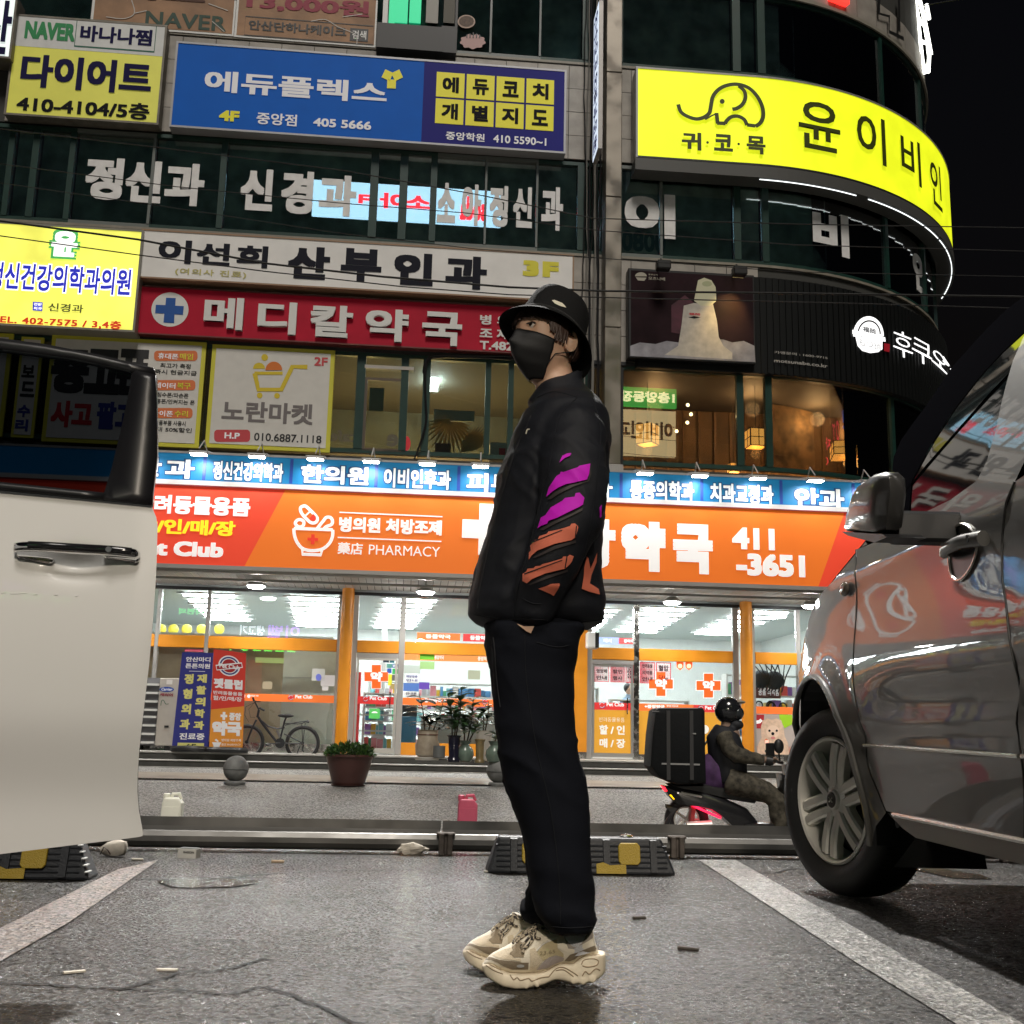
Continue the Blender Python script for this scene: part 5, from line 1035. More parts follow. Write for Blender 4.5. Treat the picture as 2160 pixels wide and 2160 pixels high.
# ------------------------------------------------------------------ ground: lot, road dip, sidewalk and steps
def wet_asphalt(name, base, rough_lo, rough_hi, bscale, bstr, sheen=.5, patch=1.2, coat=0, n3k=1.2, crough=.16, bd=.012, facet=0):
    m = bpy.data.materials.new(name); m.use_nodes = True; nt = m.node_tree; p = nt.nodes['Principled BSDF']; N = nt.nodes.new; L = nt.links.new
    g = N('ShaderNodeNewGeometry')
    v = N('ShaderNodeTexVoronoi'); v.inputs['Scale'].default_value = bscale; L(g.outputs['Position'], v.inputs['Vector'])
    n1 = N('ShaderNodeTexNoise'); n1.inputs['Scale'].default_value = bscale*1.7; n1.inputs['Detail'].default_value = 5; n1.inputs['Roughness'].default_value = .7; L(g.outputs['Position'], n1.inputs['Vector'])
    n2 = N('ShaderNodeTexNoise'); n2.inputs['Scale'].default_value = patch; n2.inputs['Detail'].default_value = 5; L(g.outputs['Position'], n2.inputs['Vector'])
    n3 = N('ShaderNodeTexNoise'); n3.inputs['Scale'].default_value = 9; n3.inputs['Detail'].default_value = 3; L(g.outputs['Position'], n3.inputs['Vector'])
    ramp = N('ShaderNodeValToRGB'); ramp.color_ramp.elements[0].color = (*[c*.3 for c in base], 1); ramp.color_ramp.elements[1].color = (*[c*2.6 for c in base], 1)
    ramp.color_ramp.elements[0].position = .25; ramp.color_ramp.elements[1].position = .8; L(v.outputs['Color'], ramp.inputs[0])
    mx = N('ShaderNodeMix'); mx.data_type = 'RGBA'; mx.blend_type = 'MULTIPLY'; mx.inputs[0].default_value = .6; L(ramp.outputs[0], mx.inputs[6]); L(n2.outputs['Fac'], mx.inputs[7])
    L(mx.outputs[2], p.inputs['Base Color'])
    mr = N('ShaderNodeMapRange'); mr.inputs['From Min'].default_value = .38; mr.inputs['From Max'].default_value = .62; mr.inputs['To Min'].default_value = rough_lo; mr.inputs['To Max'].default_value = rough_hi
    L(n2.outputs['Fac'], mr.inputs['Value']); L(mr.outputs[0], p.inputs['Roughness'])
    ad = N('ShaderNodeMath'); ad.operation = 'MULTIPLY_ADD'; ad.inputs[1].default_value = .8; L(n1.outputs['Fac'], ad.inputs[0]); L(v.outputs['Distance'], ad.inputs[2])
    ad2 = N('ShaderNodeMath'); ad2.operation = 'MULTIPLY_ADD'; ad2.inputs[1].default_value = n3k; L(n3.outputs['Fac'], ad2.inputs[0]); L(ad.outputs[0], ad2.inputs[2])
    bp = N('ShaderNodeBump'); bp.inputs['Strength'].default_value = bstr; bp.inputs['Distance'].default_value = bd; L(ad2.outputs[0], bp.inputs['Height']); L(bp.outputs[0], p.inputs['Normal'])
    if facet:                           # every wet stone chip tilts its own way
        vo = N('ShaderNodeTexVoronoi'); vo.inputs['Scale'].default_value = bscale*1.35; L(g.outputs['Position'], vo.inputs['Vector'])
        sb = N('ShaderNodeVectorMath'); sb.operation = 'SUBTRACT'; sb.inputs[1].default_value = (.5, .5, .5); L(vo.outputs['Color'], sb.inputs[0])
        sc_ = N('ShaderNodeVectorMath'); sc_.operation = 'MULTIPLY_ADD'; sc_.inputs[1].default_value = (facet, facet, 0); L(sb.outputs[0], sc_.inputs[0]); L(bp.outputs[0], sc_.inputs[2])
        nz = N('ShaderNodeVectorMath'); nz.operation = 'NORMALIZE'; L(sc_.outputs[0], nz.inputs[0]); L(nz.outputs[0], p.inputs['Normal']); bp = nz
        m2 = N('ShaderNodeMapRange'); m2.inputs['From Min'].default_value = .46; m2.inputs['From Max'].default_value = .54; m2.inputs['To Min'].default_value = .05; L(n1.outputs['Fac'], m2.inputs['Value']); L(m2.outputs[0], p.inputs['Coat Weight'])   # dry pits between wet stones
    p.inputs['Specular IOR Level'].default_value = sheen; p.inputs['Coat Weight'].default_value = coat; p.inputs['Coat Roughness'].default_value = crough; p.inputs['Coat IOR'].default_value = 1.6; L(bp.outputs[0], p.inputs['Coat Normal'])
    MC[name] = m; return m
asph = wet_asphalt('wet_asphalt', (.020, .018, .016), .5, .62, 60, 1.0, sheen=.3, coat=1, n3k=.05, crough=.09, bd=.005, facet=.85)
road = wet_asphalt('pale_worn_asphalt', (.235, .235, .225), .5, .7, 60, .3, bd=.006)
def sheet(name, prof, mt, x0=-60, x1=60, yaw=YAW):   # prof: (y along normal, z); strips parallel to the facade
    b = B(); vs = []; n = 24
    for y, z in prof:
        for i in range(n+1): x = x0 + (x1-x0)*i/n; q = FT*x + FN*y; vs.append((q.x, q.y, z))
    fsx = [(r*(n+1)+i, r*(n+1)+i+1, (r+1)*(n+1)+i+1, (r+1)*(n+1)+i) for r in range(len(prof)-1) for i in range(n)]
    b.add(vs, fsx); return kind(b.build(name, mt, None), 'structure')
# v = distance along the facade normal from the origin; facade plane at v = 20 cos(yaw)
VF = D0 * math.cos(YAW)
sheet('parking_lot', [(-40, 0), (-6, 0), (0, 0), (3, 0), (6.05, 0)], asph)
sheet('lot_edge', [(6.05, 0), (6.07, -.06)], road)
sheet('road', [(6.07, -.06), (7.6, -.2), (10.5, -.40), (12.5, -.40), (16.2, -.135), (VF-.62, -.05)], road)
sheet('sidewalk_edge', [(VF-.62, -.046), (VF-.4, -.04)], mat('gutter_concrete', (.20, .19, .17), .6, var=.2))
stp = mat('granite_step', (.36, .35, .33), .4, var=.15, vs=4, rv=.1); stpd = mat('step_riser', (.06, .06, .055), .6, var=.3)
def fbox(name, v0, v1, z0, z1, mt, u0=-14, u1=9):
    return kind(B().box(u0, u1, v0-VF, v1-VF, z0, z1).build(name, mt, None, W=lambda p: FO + FT*p[0] + FN*p[1] + Vector((0, 0, p[2])), bevel=.008), 'structure')
fbox('step', VF-.40, VF+.3, -.2, .045, stpd); fbox('step_tread', VF-.42, VF+.2, .046, .07, stp)
fbox('step', VF-.08, VF+.6, .07, .165, stpd); fbox('shop_threshold', VF-.10, VF+1.06, .166, .2, stp)
kind(B().box(-60, 60, VF-.0, VF+40, -.3, -.15).build('ground', mat('far_ground', (.05, .05, .05), .8), None, W=lambda p: FT*p[0]+FN*p[1]+Vector((0, 0, p[2]))), 'structure')
# pale side pavement line, red brown stripe on the road in front of the step
kind(sheet('road_stain', [(VF-3.5, -.118), (VF-2.1, -.083)], mat('brown_stain', (.27, .23, .18), .55, var=.3, vs=1.5)), 'structure')
o = bpy.data.objects['road_stain']; o.location.z += .012
# parking bay lines
ln = wet_asphalt('worn_white_line', (.13, .125, .11), .3, .45, 80, 1.0, sheen=.7, coat=.7, n3k=.12, crough=.2, bd=.004, facet=.6, patch=5)
def gpoly(name, pts, mt, z=.004, k='structure'):
    P = [at_z(c, x, y, z) for c, x, y in pts]; o = link_mesh(name, bpy.data.meshes.new(name), P, [tuple(range(len(P)))], mt, None)
    return kind(o, k)
gpoly('bay_line', [('A', 1318, 1622), ('A', 1388, 1622), ('A', 1920, 1925), ('A', 2150, 2070), ('A', 2150, 2140), ('A', 1852, 1960), ('A', 1610, 1812)], ln)
gpoly('bay_line', [('A', 222, 1640), ('A', 300, 1622), ('A', 130, 1740), ('A', -50, 1842), ('A', -260, 1950), ('A', -260, 1870), ('A', -50, 1776)], wet_asphalt('worn_pinkish_line', (.13, .10, .08), .35, .5, 80, 1.0, sheen=.6, coat=.5, n3k=.12, crough=.25, bd=.004, facet=.5, patch=5))
# puddle
pud = bpy.data.materials.new('still_water'); pud.use_nodes = True; pp = pud.node_tree.nodes['Principled BSDF']; pp.inputs['Base Color'].default_value = (.02, .02, .02, 1); pp.inputs['Roughness'].default_value = .02; pp.inputs['Specular IOR Level'].default_value = 1.0; pp.inputs['Coat Weight'].default_value = 1; pp.inputs['Coat IOR'].default_value = 2.2; pp.inputs['Coat Roughness'].default_value = .01
_n = pud.node_tree.nodes.new('ShaderNodeTexNoise'); _n.inputs['Scale'].default_value = 14; _b = pud.node_tree.nodes.new('ShaderNodeBump'); _b.inputs['Distance'].default_value = .03; _b.inputs['Strength'].default_value = .8; pud.node_tree.links.new(_n.outputs['Fac'], _b.inputs['Height']); pud.node_tree.links.new(_b.outputs[0], pp.inputs['Normal']); pud.node_tree.links.new(_b.outputs[0], pp.inputs['Coat Normal'])
pts = []
for i in range(40):
    a = 2*math.pi*i/40; r = 1 + .06*math.sin(3*a+1) + .05*math.sin(5*a); pts.append(('A', 385 + 92*r*math.cos(a)*(1.05 if math.cos(a) > 0 else .95), 1665 - 9*r*math.sin(a)))
gpoly('puddle', pts, pud, .005)
gpoly('puddle', [('A', 1722, 1640), ('A', 1760, 1636), ('A', 1850, 1650), ('A', 1872, 1658), ('A', 1800, 1656)], pud, .005)
# cracks in the asphalt
ckm = mat('crack', (.004, .004, .004), .9)
def crack(pts, w):
    P = smooth_pts([Vector((at_z(c, x, y).x, at_z(c, x, y).y)) for c, x, y in pts], 6); P = [p + Vector((random.uniform(-.006, .006), random.uniform(-.008, .008))) for p in P]
    vs, fs_ = ribbon(P, w); o = link_mesh('crack', bpy.data.meshes.new('crack'), [(v[0], v[1], .003) for v in vs], fs_, ckm, None, recalc=False); kind(o, 'structure')
random.seed(5)
crack([('A', -20, 1858), ('A', 60, 1858), ('A', 130, 1862), ('A', 230, 1868), ('A', 330, 1870), ('A', 440, 1876), ('A', 500, 1866), ('A', 580, 1892), ('A', 680, 1935)], .010)
crack([('A', 230, 1868), ('A', 300, 1850), ('A', 350, 1836), ('A', 420, 1832), ('A', 500, 1810)], .010)
crack([('A', 130, 1658), ('A', 260, 1659), ('A', 380, 1662), ('A', 470, 1652), ('A', 600, 1644), ('A', 780, 1640)], .016)
crack([('A', 1330, 1640), ('A', 1450, 1648), ('A', 1500, 1640), ('A', 1620, 1646)], .014)

# ------------------------------------------------------------------ low steel guard rail behind the wheel stops
rmm = mat('rail_steel', (.17, .165, .155), .42, metal=.55, var=.3, vs=5, rv=.12); v0r = 5.84
t = thing('guard_rail', 'low weathered grey metal rail running across the front of the parking bays', 'guard rail', tuple(FN*v0r), YAW)
prof = [(0.02, .155), (-.02, .158), (-.022, .115), (-.035, .110), (-.065, .094), (-.078, .072), (-.078, .047), (-.065, .026), (-.04, .013), (0, .01), (.02, .02)]
for sx0, sx1 in ((-14, -2.4), (-2.39, .20), (.21, 3.6), (3.61, 14)):
    rings = []; k = 10
    for i in range(k+1): x = sx0+(sx1-sx0)*i/k; rings.append([tuple(FT*x + FN*(v0r+p) + Vector((0, 0, z))) for p, z in prof])
    B().ring_loft(rings).build('rail_beam', rmm, t, smooth=25)
rust = mat('rusty_bracket', (.12, .10, .085), .6, var=.5, vs=20, metal=.3)
for c, x, y in (('A', 841, 1590), ('A', 1278, 1592), ('A', 215, 1590), ('A', 1900, 1590)):
    p = on_plane(c, x, y, FN*(v0r-.09), FN); u = p.dot(FT)
    W_ = lambda q, u=u: FT*(u+q[0]) + FN*(v0r-.09+q[1]) + Vector((0, 0, q[2]))
    b = B().box(-.034, -.008, -.015, .03, .0, .104).box(.008, .034, -.015, .03, .0, .104).box(-.008, .008, -.002, .03, 0, .104).box(-.045, .045, -.01, .04, .094, .107)
    b.build('bracket', rust, t, W=W_, bevel=.004)

# ------------------------------------------------------------------ wheel stops
rub = mat('black_rubber', (.022, .024, .028), .5, var=.25, vs=12, bump=.2, bs=120); yel = mat('reflector_yellow', (.40, .27, .015), .4, bump=.4, bs=200)
def wheel_stop(label, x0, x1, y, rz):
    L_ = (x1-x0)/2; t = thing('wheel_stop', label, 'wheel stop', ((x0+x1)/2, y, 0), rz, 'rubber wheel stops')
    cs, sn = math.cos(rz), math.sin(rz); W_ = lambda q: Vector(((x0+x1)/2 + q[0]*cs - q[1]*sn, y + q[0]*sn + q[1]*cs, q[2]))
    h = .152; e = .06
    v = [(-L_, 0, .0), (L_, 0, 0), (L_-e, .035, h), (-L_+e*.8, .035, h), (-L_, .16, 0), (L_, .16, 0), (L_-e, .125, h), (-L_+e*.8, .125, h)]
    B().add(v, [(0, 1, 2, 3), (5, 4, 7, 6), (3, 2, 6, 7), (0, 3, 7, 4), (1, 5, 6, 2), (0, 4, 5, 1)]).build('rubber_body', rub, t, W=W_, bevel=.012, seg=2)
    F_ = lambda x, z, d=.004: (x, .035*z/h - d, z)
    for x in (-L_*.72, -L_*.05+.02, L_*.26, L_*.76):
        B().add([F_(x-.016, .01, 0), F_(x+.016, .01, 0), F_(x+.016, h-.006, 0), F_(x-.016, h-.006, 0), F_(x-.014, .012, .008), F_(x+.014, .012, .008), F_(x+.014, h-.01, .008), F_(x-.014, h-.01, .008)], [(4, 5, 6, 7), (0, 4, 7, 3), (1, 2, 6, 5), (3, 7, 6, 2), (0, 1, 5, 4)]).build('rib', rub, t, W=W_)
    b = B()
    for k in range(5): z = .025+.022*k; b.add([F_(-L_+.04, z, .001), F_(L_-.04, z, .001), F_(L_-.04, z+.006, .004), F_(-L_+.04, z+.006, .004), F_(-L_+.04, z+.009, 0), F_(L_-.04, z+.009, 0)], [(0, 1, 2, 3), (3, 2, 5, 4)])
    b.build('ridge', rub, t, W=W_)
    for x in (-L_*.52, L_*.50):
        pts = [(x-.048, .055), (x-.048, .118), (x-.036, .132), (x+.036, .132), (x+.048, .118), (x+.048, .055), (x+.036, .042), (x-.036, .042)]
        B().add([F_(px_, z, .012) for px_, z in pts] + [F_(px_, z, -.002) for px_, z in pts], [tuple(range(8))] + [(i, (i+1) % 8, 8+(i+1) % 8, 8+i) for i in range(8)]).build('reflector', yel, t, W=W_, bevel=.003)
    B().add([F_(.06, .006, .010), F_(.19, .006, .010), F_(.19, .045, .010), F_(.12, .04, .010), F_(.09, .052, .010), F_(.06, .045, .010)], [(0, 1, 2, 3, 4, 5)]).build('yellow_tab', yel, t, W=W_)
    for k in range(5): z = .03+.024*k; B().box(-L_+.012+.010*k, -L_+.028+.010*k, .02+.006*k, .055+.005*k, z, z+.004).build('end_stripe', M['white'], t, W=W_) if x0 > -1 else B().box(L_-.05+.02-.010*k+.012, L_-.02-.010*k+.016, -.004+.006*k, .05, z, z+.004).build('end_stripe', M['white'], t, W=W_)
    for x in (-L_*.5, L_*.5): B().lathe([(.03, h), (.03, h+.006), (.015, h+.012)], 14, tuple(W_((x, .08, 0)))).build('bolt_cap', M['steel'], t, smooth=True)
s0, s1 = at_z('A', 918, 1648), at_z('A', 1275, 1650)
wheel_stop('black rubber wheel stop with yellow reflectors behind the trouser legs of the man', s0.x, s1.x, (s0.y+s1.y)/2-.02, R(5))
s2 = at_z('A', 165, 1663); wheel_stop('black rubber wheel stop with yellow reflectors under the white car door', s2.x-.86, s2.x, s2.y-.02, R(5))

# ------------------------------------------------------------------ litter
pw = mat('crumpled_paper', (.55, .50, .42), .8, var=.2, vs=40)
def crumple(name, label, c, x, y, dims, n=5, m=None, cat='litter'):
    p = at_z(c, x, y); b = B(); b.ball((p.x, p.y, p.z+dims[2]*.5), (dims[0]/2, dims[1]/2, dims[2]/2), 14, 9)
    b.v = [tuple(Vector(v) + (Vector(v)-Vector((p.x, p.y, dims[2]*.5)))*.55*noise.noise(Vector(v)*35)) for v in b.v]; b.v = [(v[0], v[1], max(v[2], .001)) for v in b.v]
    return tag(b.build(name, m or pw, None), label, cat)
p = at_z('A', 212, 1616)
t = thing('paper_cup', 'crushed brown stained paper cup lying on its side under the car door corner', 'cup', p)
b = B(); cs = [(-.055, .012), (-.03, .028), (.0, .034), (.03, .036), (.055, .03), (.062, .018)]
b.ring_loft([[(p.x + x, p.y + .7*r*math.cos(2*math.pi*k/14), p.z + .034 + r*math.sin(2*math.pi*k/14)*(1+.15*math.sin(k*2+i)) + x*.1) for k in range(14)] for i, (x, r) in enumerate(cs)]); b.v = [(v[0], v[1], max(.002, v[2])) for v in b.v]; b.build('cup_body', pw, t, smooth=True)
B().tube([(p.x-.05, p.y-.02, .01), (p.x-.03, p.y-.034, .045), (p.x-.01, p.y-.036, .03), (p.x+.0, p.y-.03, .012)], .003, 6).build('stain_rim', mat('dark_stain', (.04, .02, .015), .6), t, smooth=True)
p = at_z('A', 355, 1619); t = thing('cigarette_packet', 'small white cigarette packet lying by the rail left of the puddle', 'packet', p, R(-8))
b = B(); b.cbox((p.x, p.y+.01, .021), (.088, .05, .042), R(-8)); b.build('packet_body', mat('packet_white', (.55, .54, .50), .5), t); B().cbox((p.x, p.y+.012, .0435), (.08, .044, .003), R(-8)).build('top_flap', mat('packet_grey', (.12, .13, .13), .5), t)
text('RAISON', p.x-.02, .022, p.x+.03, .032, blk, t, d=-p.y+.018, bold=.03, W=lambda q: Vector((q[0], p.y-.0165-(q[0]-p.x)*.14, q[2])))
crumple('paper_scrap', 'crumpled white tissue on the ground in front of the rail left of the wheel stop', 'A', 778, 1614, (.15, .05, .055))
but = mat('filter_tan', (.35, .25, .16), .8); bda = mat('dark_twig', (.05, .04, .03), .8)
def butt(label, c, x, y, l, rz, m=but, r=.0045): 
    p = at_z(c, x, y); d = Vector((math.cos(rz), math.sin(rz), 0))*l/2; tag(B().tube([p-d+Vector((0, 0, r)), p+d+Vector((0, 0, r))], [r, r*.9], 7).build('cigarette_end' if m is but else 'twig', m, None, smooth=True), label, 'litter')
butt('tan cigarette end lying close in front of the right side of the wheel stop', 'e6', 912, 553, .045, R(0), pw); butt('pale cigarette end at the left foot of the wheel stop', 'e6', 85, 556, .04, R(-10), pw)
butt('flattened cigarette end by the end of the left bay line near the packet', 'e3', 193, 378, .05, 0, pw, .006); butt('tan cigarette end on the asphalt behind the puddle', 'e3', 828, 388, .055, 0, but, .007)
butt('longer brown twig on the wet asphalt right of the shoes', 'e7', 445, 517, .06, R(-28), bda, .006); butt('short dark curled twig on the wet asphalt right of the trouser legs', 'e7', 228, 378, .045, R(20), bda, .006)
for (x, y, w, rz, lab) in ((280, 525, .05, 35, 'thin pale wrapper strip at the lower left of the asphalt'), (630, 517, .05, 0, 'pale flat paper scrap beside the forked crack')):
    s_, ox, oy = 1.7889, 0, 1760; p = at_z('A', x/1.7889/1.11801, (oy + y/1.7889)/1.11801); tag(B().cbox((p.x, p.y, .004), (w, .014, .004), R(rz)).build('paper_scrap', pw, None), lab, 'litter')

# ------------------------------------------------------------------ things on the road side
def at_road(c, x, y): # meet the sloping road by marching along the sight line
    prof = [(5.74, -.06), (7.6, -.2), (10.5, -.40), (12.5, -.40), (16.2, -.135), (VF-.62, -.05), (VF+3, -.05)]
    v = ray(c, x, y); tt = 5.0
    while tt < 30:
        q = EYEV + v*tt; vv = q.dot(FN)
        for (a, za), (b, zb) in zip(prof, prof[1:]):
            if a <= vv <= b and q.z <= za+(zb-za)*(vv-a)/(b-a): return q
        tt += .01
    return q
granite = mat('weathered_stone', (.2, .205, .2), .75, var=.45, vs=7, bump=.3, bs=40)
for i, (x, y) in enumerate(((443, 1480), (940, 1483))):
    p = at_road('A', x, y); t = thing('ball_bollard', ['round dark stone ball bollard left of the planter', 'round dark stone ball bollard half hidden behind the trouser leg'][i], 'bollard', p, 0, 'stone ball bollards')
    B().lathe([(.14, 0), (.145, .03), (.13, .05)], 24, tuple(p)).build('base', granite, t, smooth=True)
    b = B().ball((p.x, p.y, p.z+.21), .172, 26, 18); b.v = [tuple(Vector(v)*1.0 + (Vector(v)-Vector((p.x, p.y, p.z+.21)))*.04*noise.noise(Vector(v)*9)) for v in b.v]; b.build('ball', granite, t, smooth=True)
    B().torus((p.x, p.y, p.z+.20), .1735, .004, (0, 0, 1), 30, 5).build('seam', M['black'], t)
p = at_road('A', 657, 1482); t = thing('planter', 'large round brown plastic planter with low green foliage in front of the shop', 'planter', p)
tc = mat('brown_plastic', (.085, .035, .03), .42, var=.15)
B().lathe([(.20, 0), (.215, .02), (.235, .06), (.30, .30), (.325, .385), (.345, .39), (.345, .415), (.32, .42), (.30, .38), (.25, .35)], 36, tuple(p)).build('pot', tc, t, smooth=30); B().lathe([(.23, -.0), (.24, .012)], 30, tuple(p)).build('saucer', tc, t)
lfm = [mat('leaf_green', (.045, .11, .02), .5, var=.4, vs=30), mat('leaf_bright', (.08, .17, .03), .5), mat('leaf_dark', (.02, .06, .018), .5)]
def leaves(name, parent, cen, rad, n, size, mt, seed=1, droop=.3, flat=False, zmin=0):
    random.seed(seed); b = B()
    for _ in range(n):
        while True:
            q = Vector((random.uniform(-1, 1), random.uniform(-1, 1), random.uniform(zmin, 1)))
            if q.length < 1 and (q.length > .35 or random.random() < .3): break
        c = Vector(cen) + Vector((q.x*rad[0], q.y*rad[1], q.z*rad[2])); d = (q + Vector((random.uniform(-.6, .6), random.uniform(-.6, .6), random.uniform(-droop, .5)))).normalized(); s = size*random.uniform(.6, 1.3)
        sd = d.cross(Vector((random.uniform(-1, 1), random.uniform(-1, 1), random.uniform(-1, 1)))).normalized()*s*.28; nn = d.cross(sd).normalized()*s*.08
        b.add([c, c+d*s*.45+sd+nn, c+d*s, c+d*s*.45-sd+nn], [(0, 1, 2, 3)])
    o = b.build(name, mt, parent); return o
for i in range(3): kind(leaves('foliage', t, (p.x, p.y, p.z+.40), (.34, .34, .17), 420, .055, lfm[i], 20+i), 'stuff')
# jerrycans
def jerry(label, c, xl, xr, ytop, vd, colr):
    pl = on_plane(c, xl, ytop, FN*vd, FN); pr = on_plane(c, xr, ytop, FN*vd, FN); w = (pr-pl).dot(FT); x0 = pl.dot(FT); ztop = pl.z
    zg = -.06 - .14*(vd-5.74)/1.86 if vd < 7.6 else -.2; t = thing('jerrycan', label, 'jerrycan', FT*(x0+w/2)+FN*vd+Vector((0, 0, zg)), YAW, 'plastic jerrycans keeping a roadside space')
    m = mat('plastic_%s' % label.split()[0], colr, .45, var=.08); W_ = lambda q: FT*(x0+w/2+q[0]) + FN*(vd+q[1]) + Vector((0, 0, q[2]))
    hb_ = ztop-.022; r = w/2
    pr_ = [(-r, zg), (r, zg), (r, hb_-.03), (r-.02, hb_-.005), (r*.5, hb_), (-r*.7, hb_), (-r+.01, hb_-.03)]
    B().prism([(a*(1), z) for a, z in pr_], -.045, .045).build('can_body', m, t, W=W_, bevel=.012, seg=3); B().box(-r+.012, r-.012, -.048, -.044, zg+.03, hb_-.05).build('pressed_panel', m, t, W=W_, bevel=.002)
    B().tube([W_((-r*.1, 0, hb_-.01)), W_((0, 0, hb_+.02)), W_((r*.6, 0, hb_+.022)), W_((r*.8, 0, hb_-.01))], .011, 8).build('carry_handle', m, t, smooth=True)
    q = W_((-r*.55, 0, hb_-.01)); B().lathe([(.02, 0), (.02, .03), (.015, .034)], 14, tuple(q)).build('cap', m, t, smooth=True)
jerry('white translucent plastic jerrycan standing behind the rail near the car door', 'A', 306, 347, 1497, 7.0, (.78, .78, .68)); jerry('pink plastic jerrycan standing behind the rail left of the man', 'A', 862, 901, 1500, 7.0, (.62, .10, .17))

# ------------------------------------------------------------------ in front of the shop
def on_step(c, x, y, z=.2): return at_z(c, x, y, z)
def fstand(c, x, y): p = on_step(c, x, y); return p
# potted plants
def pot(prof, p, m, t, n=22): B().lathe(prof, n, tuple(p)).build('pot', m, t, smooth=35)
def big_leaf(b, base, d, up, l, w, curl=.25):
    d = d.normalized(); s = d.cross(up).normalized(); rows = 5; vs = []
    for i in range(rows+1):
        f = i/rows; ww = w*math.sin(math.pi*min(.98, f*.92+.04))**.8; c = base + d*l*f + up*(-curl*l*f*f)
        vs += [c - s*ww + up*.15*ww, c, c + s*ww + up*.15*ww]
    fs_ = []
    for i in range(rows):
        a = 3*i; fs_ += [(a, a+1, a+4, a+3), (a+1, a+2, a+5, a+4)]
    b.add(vs, fs_)
lgl = mat('glossy_dark_leaf', (.018, .055, .022), .25, var=.4, vs=14); stem = mat('plant_stem', (.08, .06, .035), .7)
def ficus(label, p, potf, stems, h, n, seed, leafm, ll=.27, lw=.075, z0=.3):
    random.seed(seed); t = thing('potted_plant', label, 'potted plant', p, 0, 'potted plants by the shop window'); potf(p, t)
    for sx in stems:
        top = p + Vector((sx[0], sx[1], h*sx[2])); base = p + Vector((sx[0]*.3, sx[1]*.3, z0))
        B().tube([base, (base+top)/2 + Vector((.02, 0, 0)), top], [.012, .010, .006], 6).build('stem', stem, t, smooth=True)
        for i in range(n):
            f = .25 + .75*i/n; a = i*2.4 + seed; q = base.lerp(top, f); d = Vector((math.cos(a), math.sin(a)*.8, random.uniform(.05, .6)))
            b = B(); big_leaf(b, q, d, Vector((0, 0, 1)), ll*random.uniform(.75, 1.2), lw*random.uniform(.8, 1.15)); b.build('leaf', leafm, t, smooth='all')
    return t
cream = mat('glazed_cream_pot', (.42, .36, .28), .3, var=.25, vs=8); blkpot = mat('black_glaze', (.015, .015, .03), .15); cel = mat('celadon_glaze', (.16, .22, .18), .2, var=.2); wpot = mat('white_tall_pot', (.5, .48, .44), .4); gpt = mat('grey_pot', (.14, .15, .15), .5)
def pot_cream(p, t): pot([(.12, .04), (.17, .08), (.185, .22), (.15, .30), (.15, .42), (.165, .44), (.13, .44), (.12, .40)], p, cream, t); B().lathe([(.17, 0), (.19, .04), (.17, .045)], 22, tuple(p)).build('saucer', M['white'], t, smooth=True); B().torus((p.x, p.y, p.z+.37), .152, .008, (0, 0, 1), 26, 6).build('rim_band', mat('brown_band', (.12, .05, .03), .4), t)
P0 = lambda x, y: on_step('d4', x, y)
ficus('broad leaved ficus in a squat cream glazed pot, leftmost of the window plants', P0(968, 1595), pot_cream, [(-.15, 0, .92), (.02, .02, .68), (.22, 0, .85), (.3, .03, .55)], 1.05, 9, 3, lgl, .30, .085, .4)
def pot_blk(p, t): pot([(.09, 0), (.10, .03), (.07, .08), (.085, .34), (.11, .37), (.08, .37)], p, blkpot, t)
lg2 = mat('mid_leaf', (.05, .13, .035), .35, var=.4, vs=14)
ficus('leafy money tree in a slim black pot in the middle of the window plants', P0(1215, 1612), pot_blk, [(-.1, 0, 1.0), (.08, .05, 1.12), (0, 0, .75)], .92, 26, 8, lg2, .25, .055, .36)
def pot_cel(p, t): pot([(.07, 0), (.10, .02), (.13, .10), (.12, .17), (.06, .24), (.09, .30), (.07, .30)], p, cel, t)
ficus('spreading green shrub in a rounded celadon jar beside the black pot', P0(1318, 1612), pot_cel, [(-.05, 0, .8), (.1, 0, 1.05), (.2, .02, .8)], .85, 28, 5, lg2, .24, .05, .3)
def pot_w(p, t): pot([(.08, 0), (.09, .02), (.125, .44), (.135, .45), (.11, .45)], p, wpot, t)
ficus('dark leaved rubber plant in a tall white pot just left of the man', P0(1490, 1600), pot_w, [(-.04, 0, .82), (.06, 0, .95)], .95, 10, 13, lgl, .27, .075, .45)
ficus('round celadon jar with a trailing plant tucked behind the trouser leg', P0(1590, 1618), pot_cel, [(.02, 0, .7)], .6, 8, 17, lg2, .2, .05, .3)
def pot_only(label, x, y, prof, m, extra=None): p = P0(x, y); t = thing('flower_pot', label, 'flower pot', p, 0, 'empty pots by the shop window'); pot(prof, p, m, t); B().lathe([(prof[-1][0]*.9, prof[-1][1]-.02), (.005, prof[-1][1]-.015)], 16, tuple(p)).build('soil', mat('soil', (.03, .02, .015), .9), t)
pot_only('small square grey pot on a white stand right of the cream pot', 1078, 1610, [(.07, .05), (.085, .06), (.085, .22), (.07, .22)], gpt)
pot_only('narrow black and gold vase in front of the tall white pot', 1455, 1620, [(.07, 0), (.075, .02), (.055, .06), (.06, .28), (.08, .32), (.07, .33)], mat('gold_vase', (.25, .19, .09), .3, var=.5, vs=6))
pot_only('grey pot standing behind the celadon jar', 1262, 1600, [(.07, 0), (.09, .3), (.08, .3)], gpt)

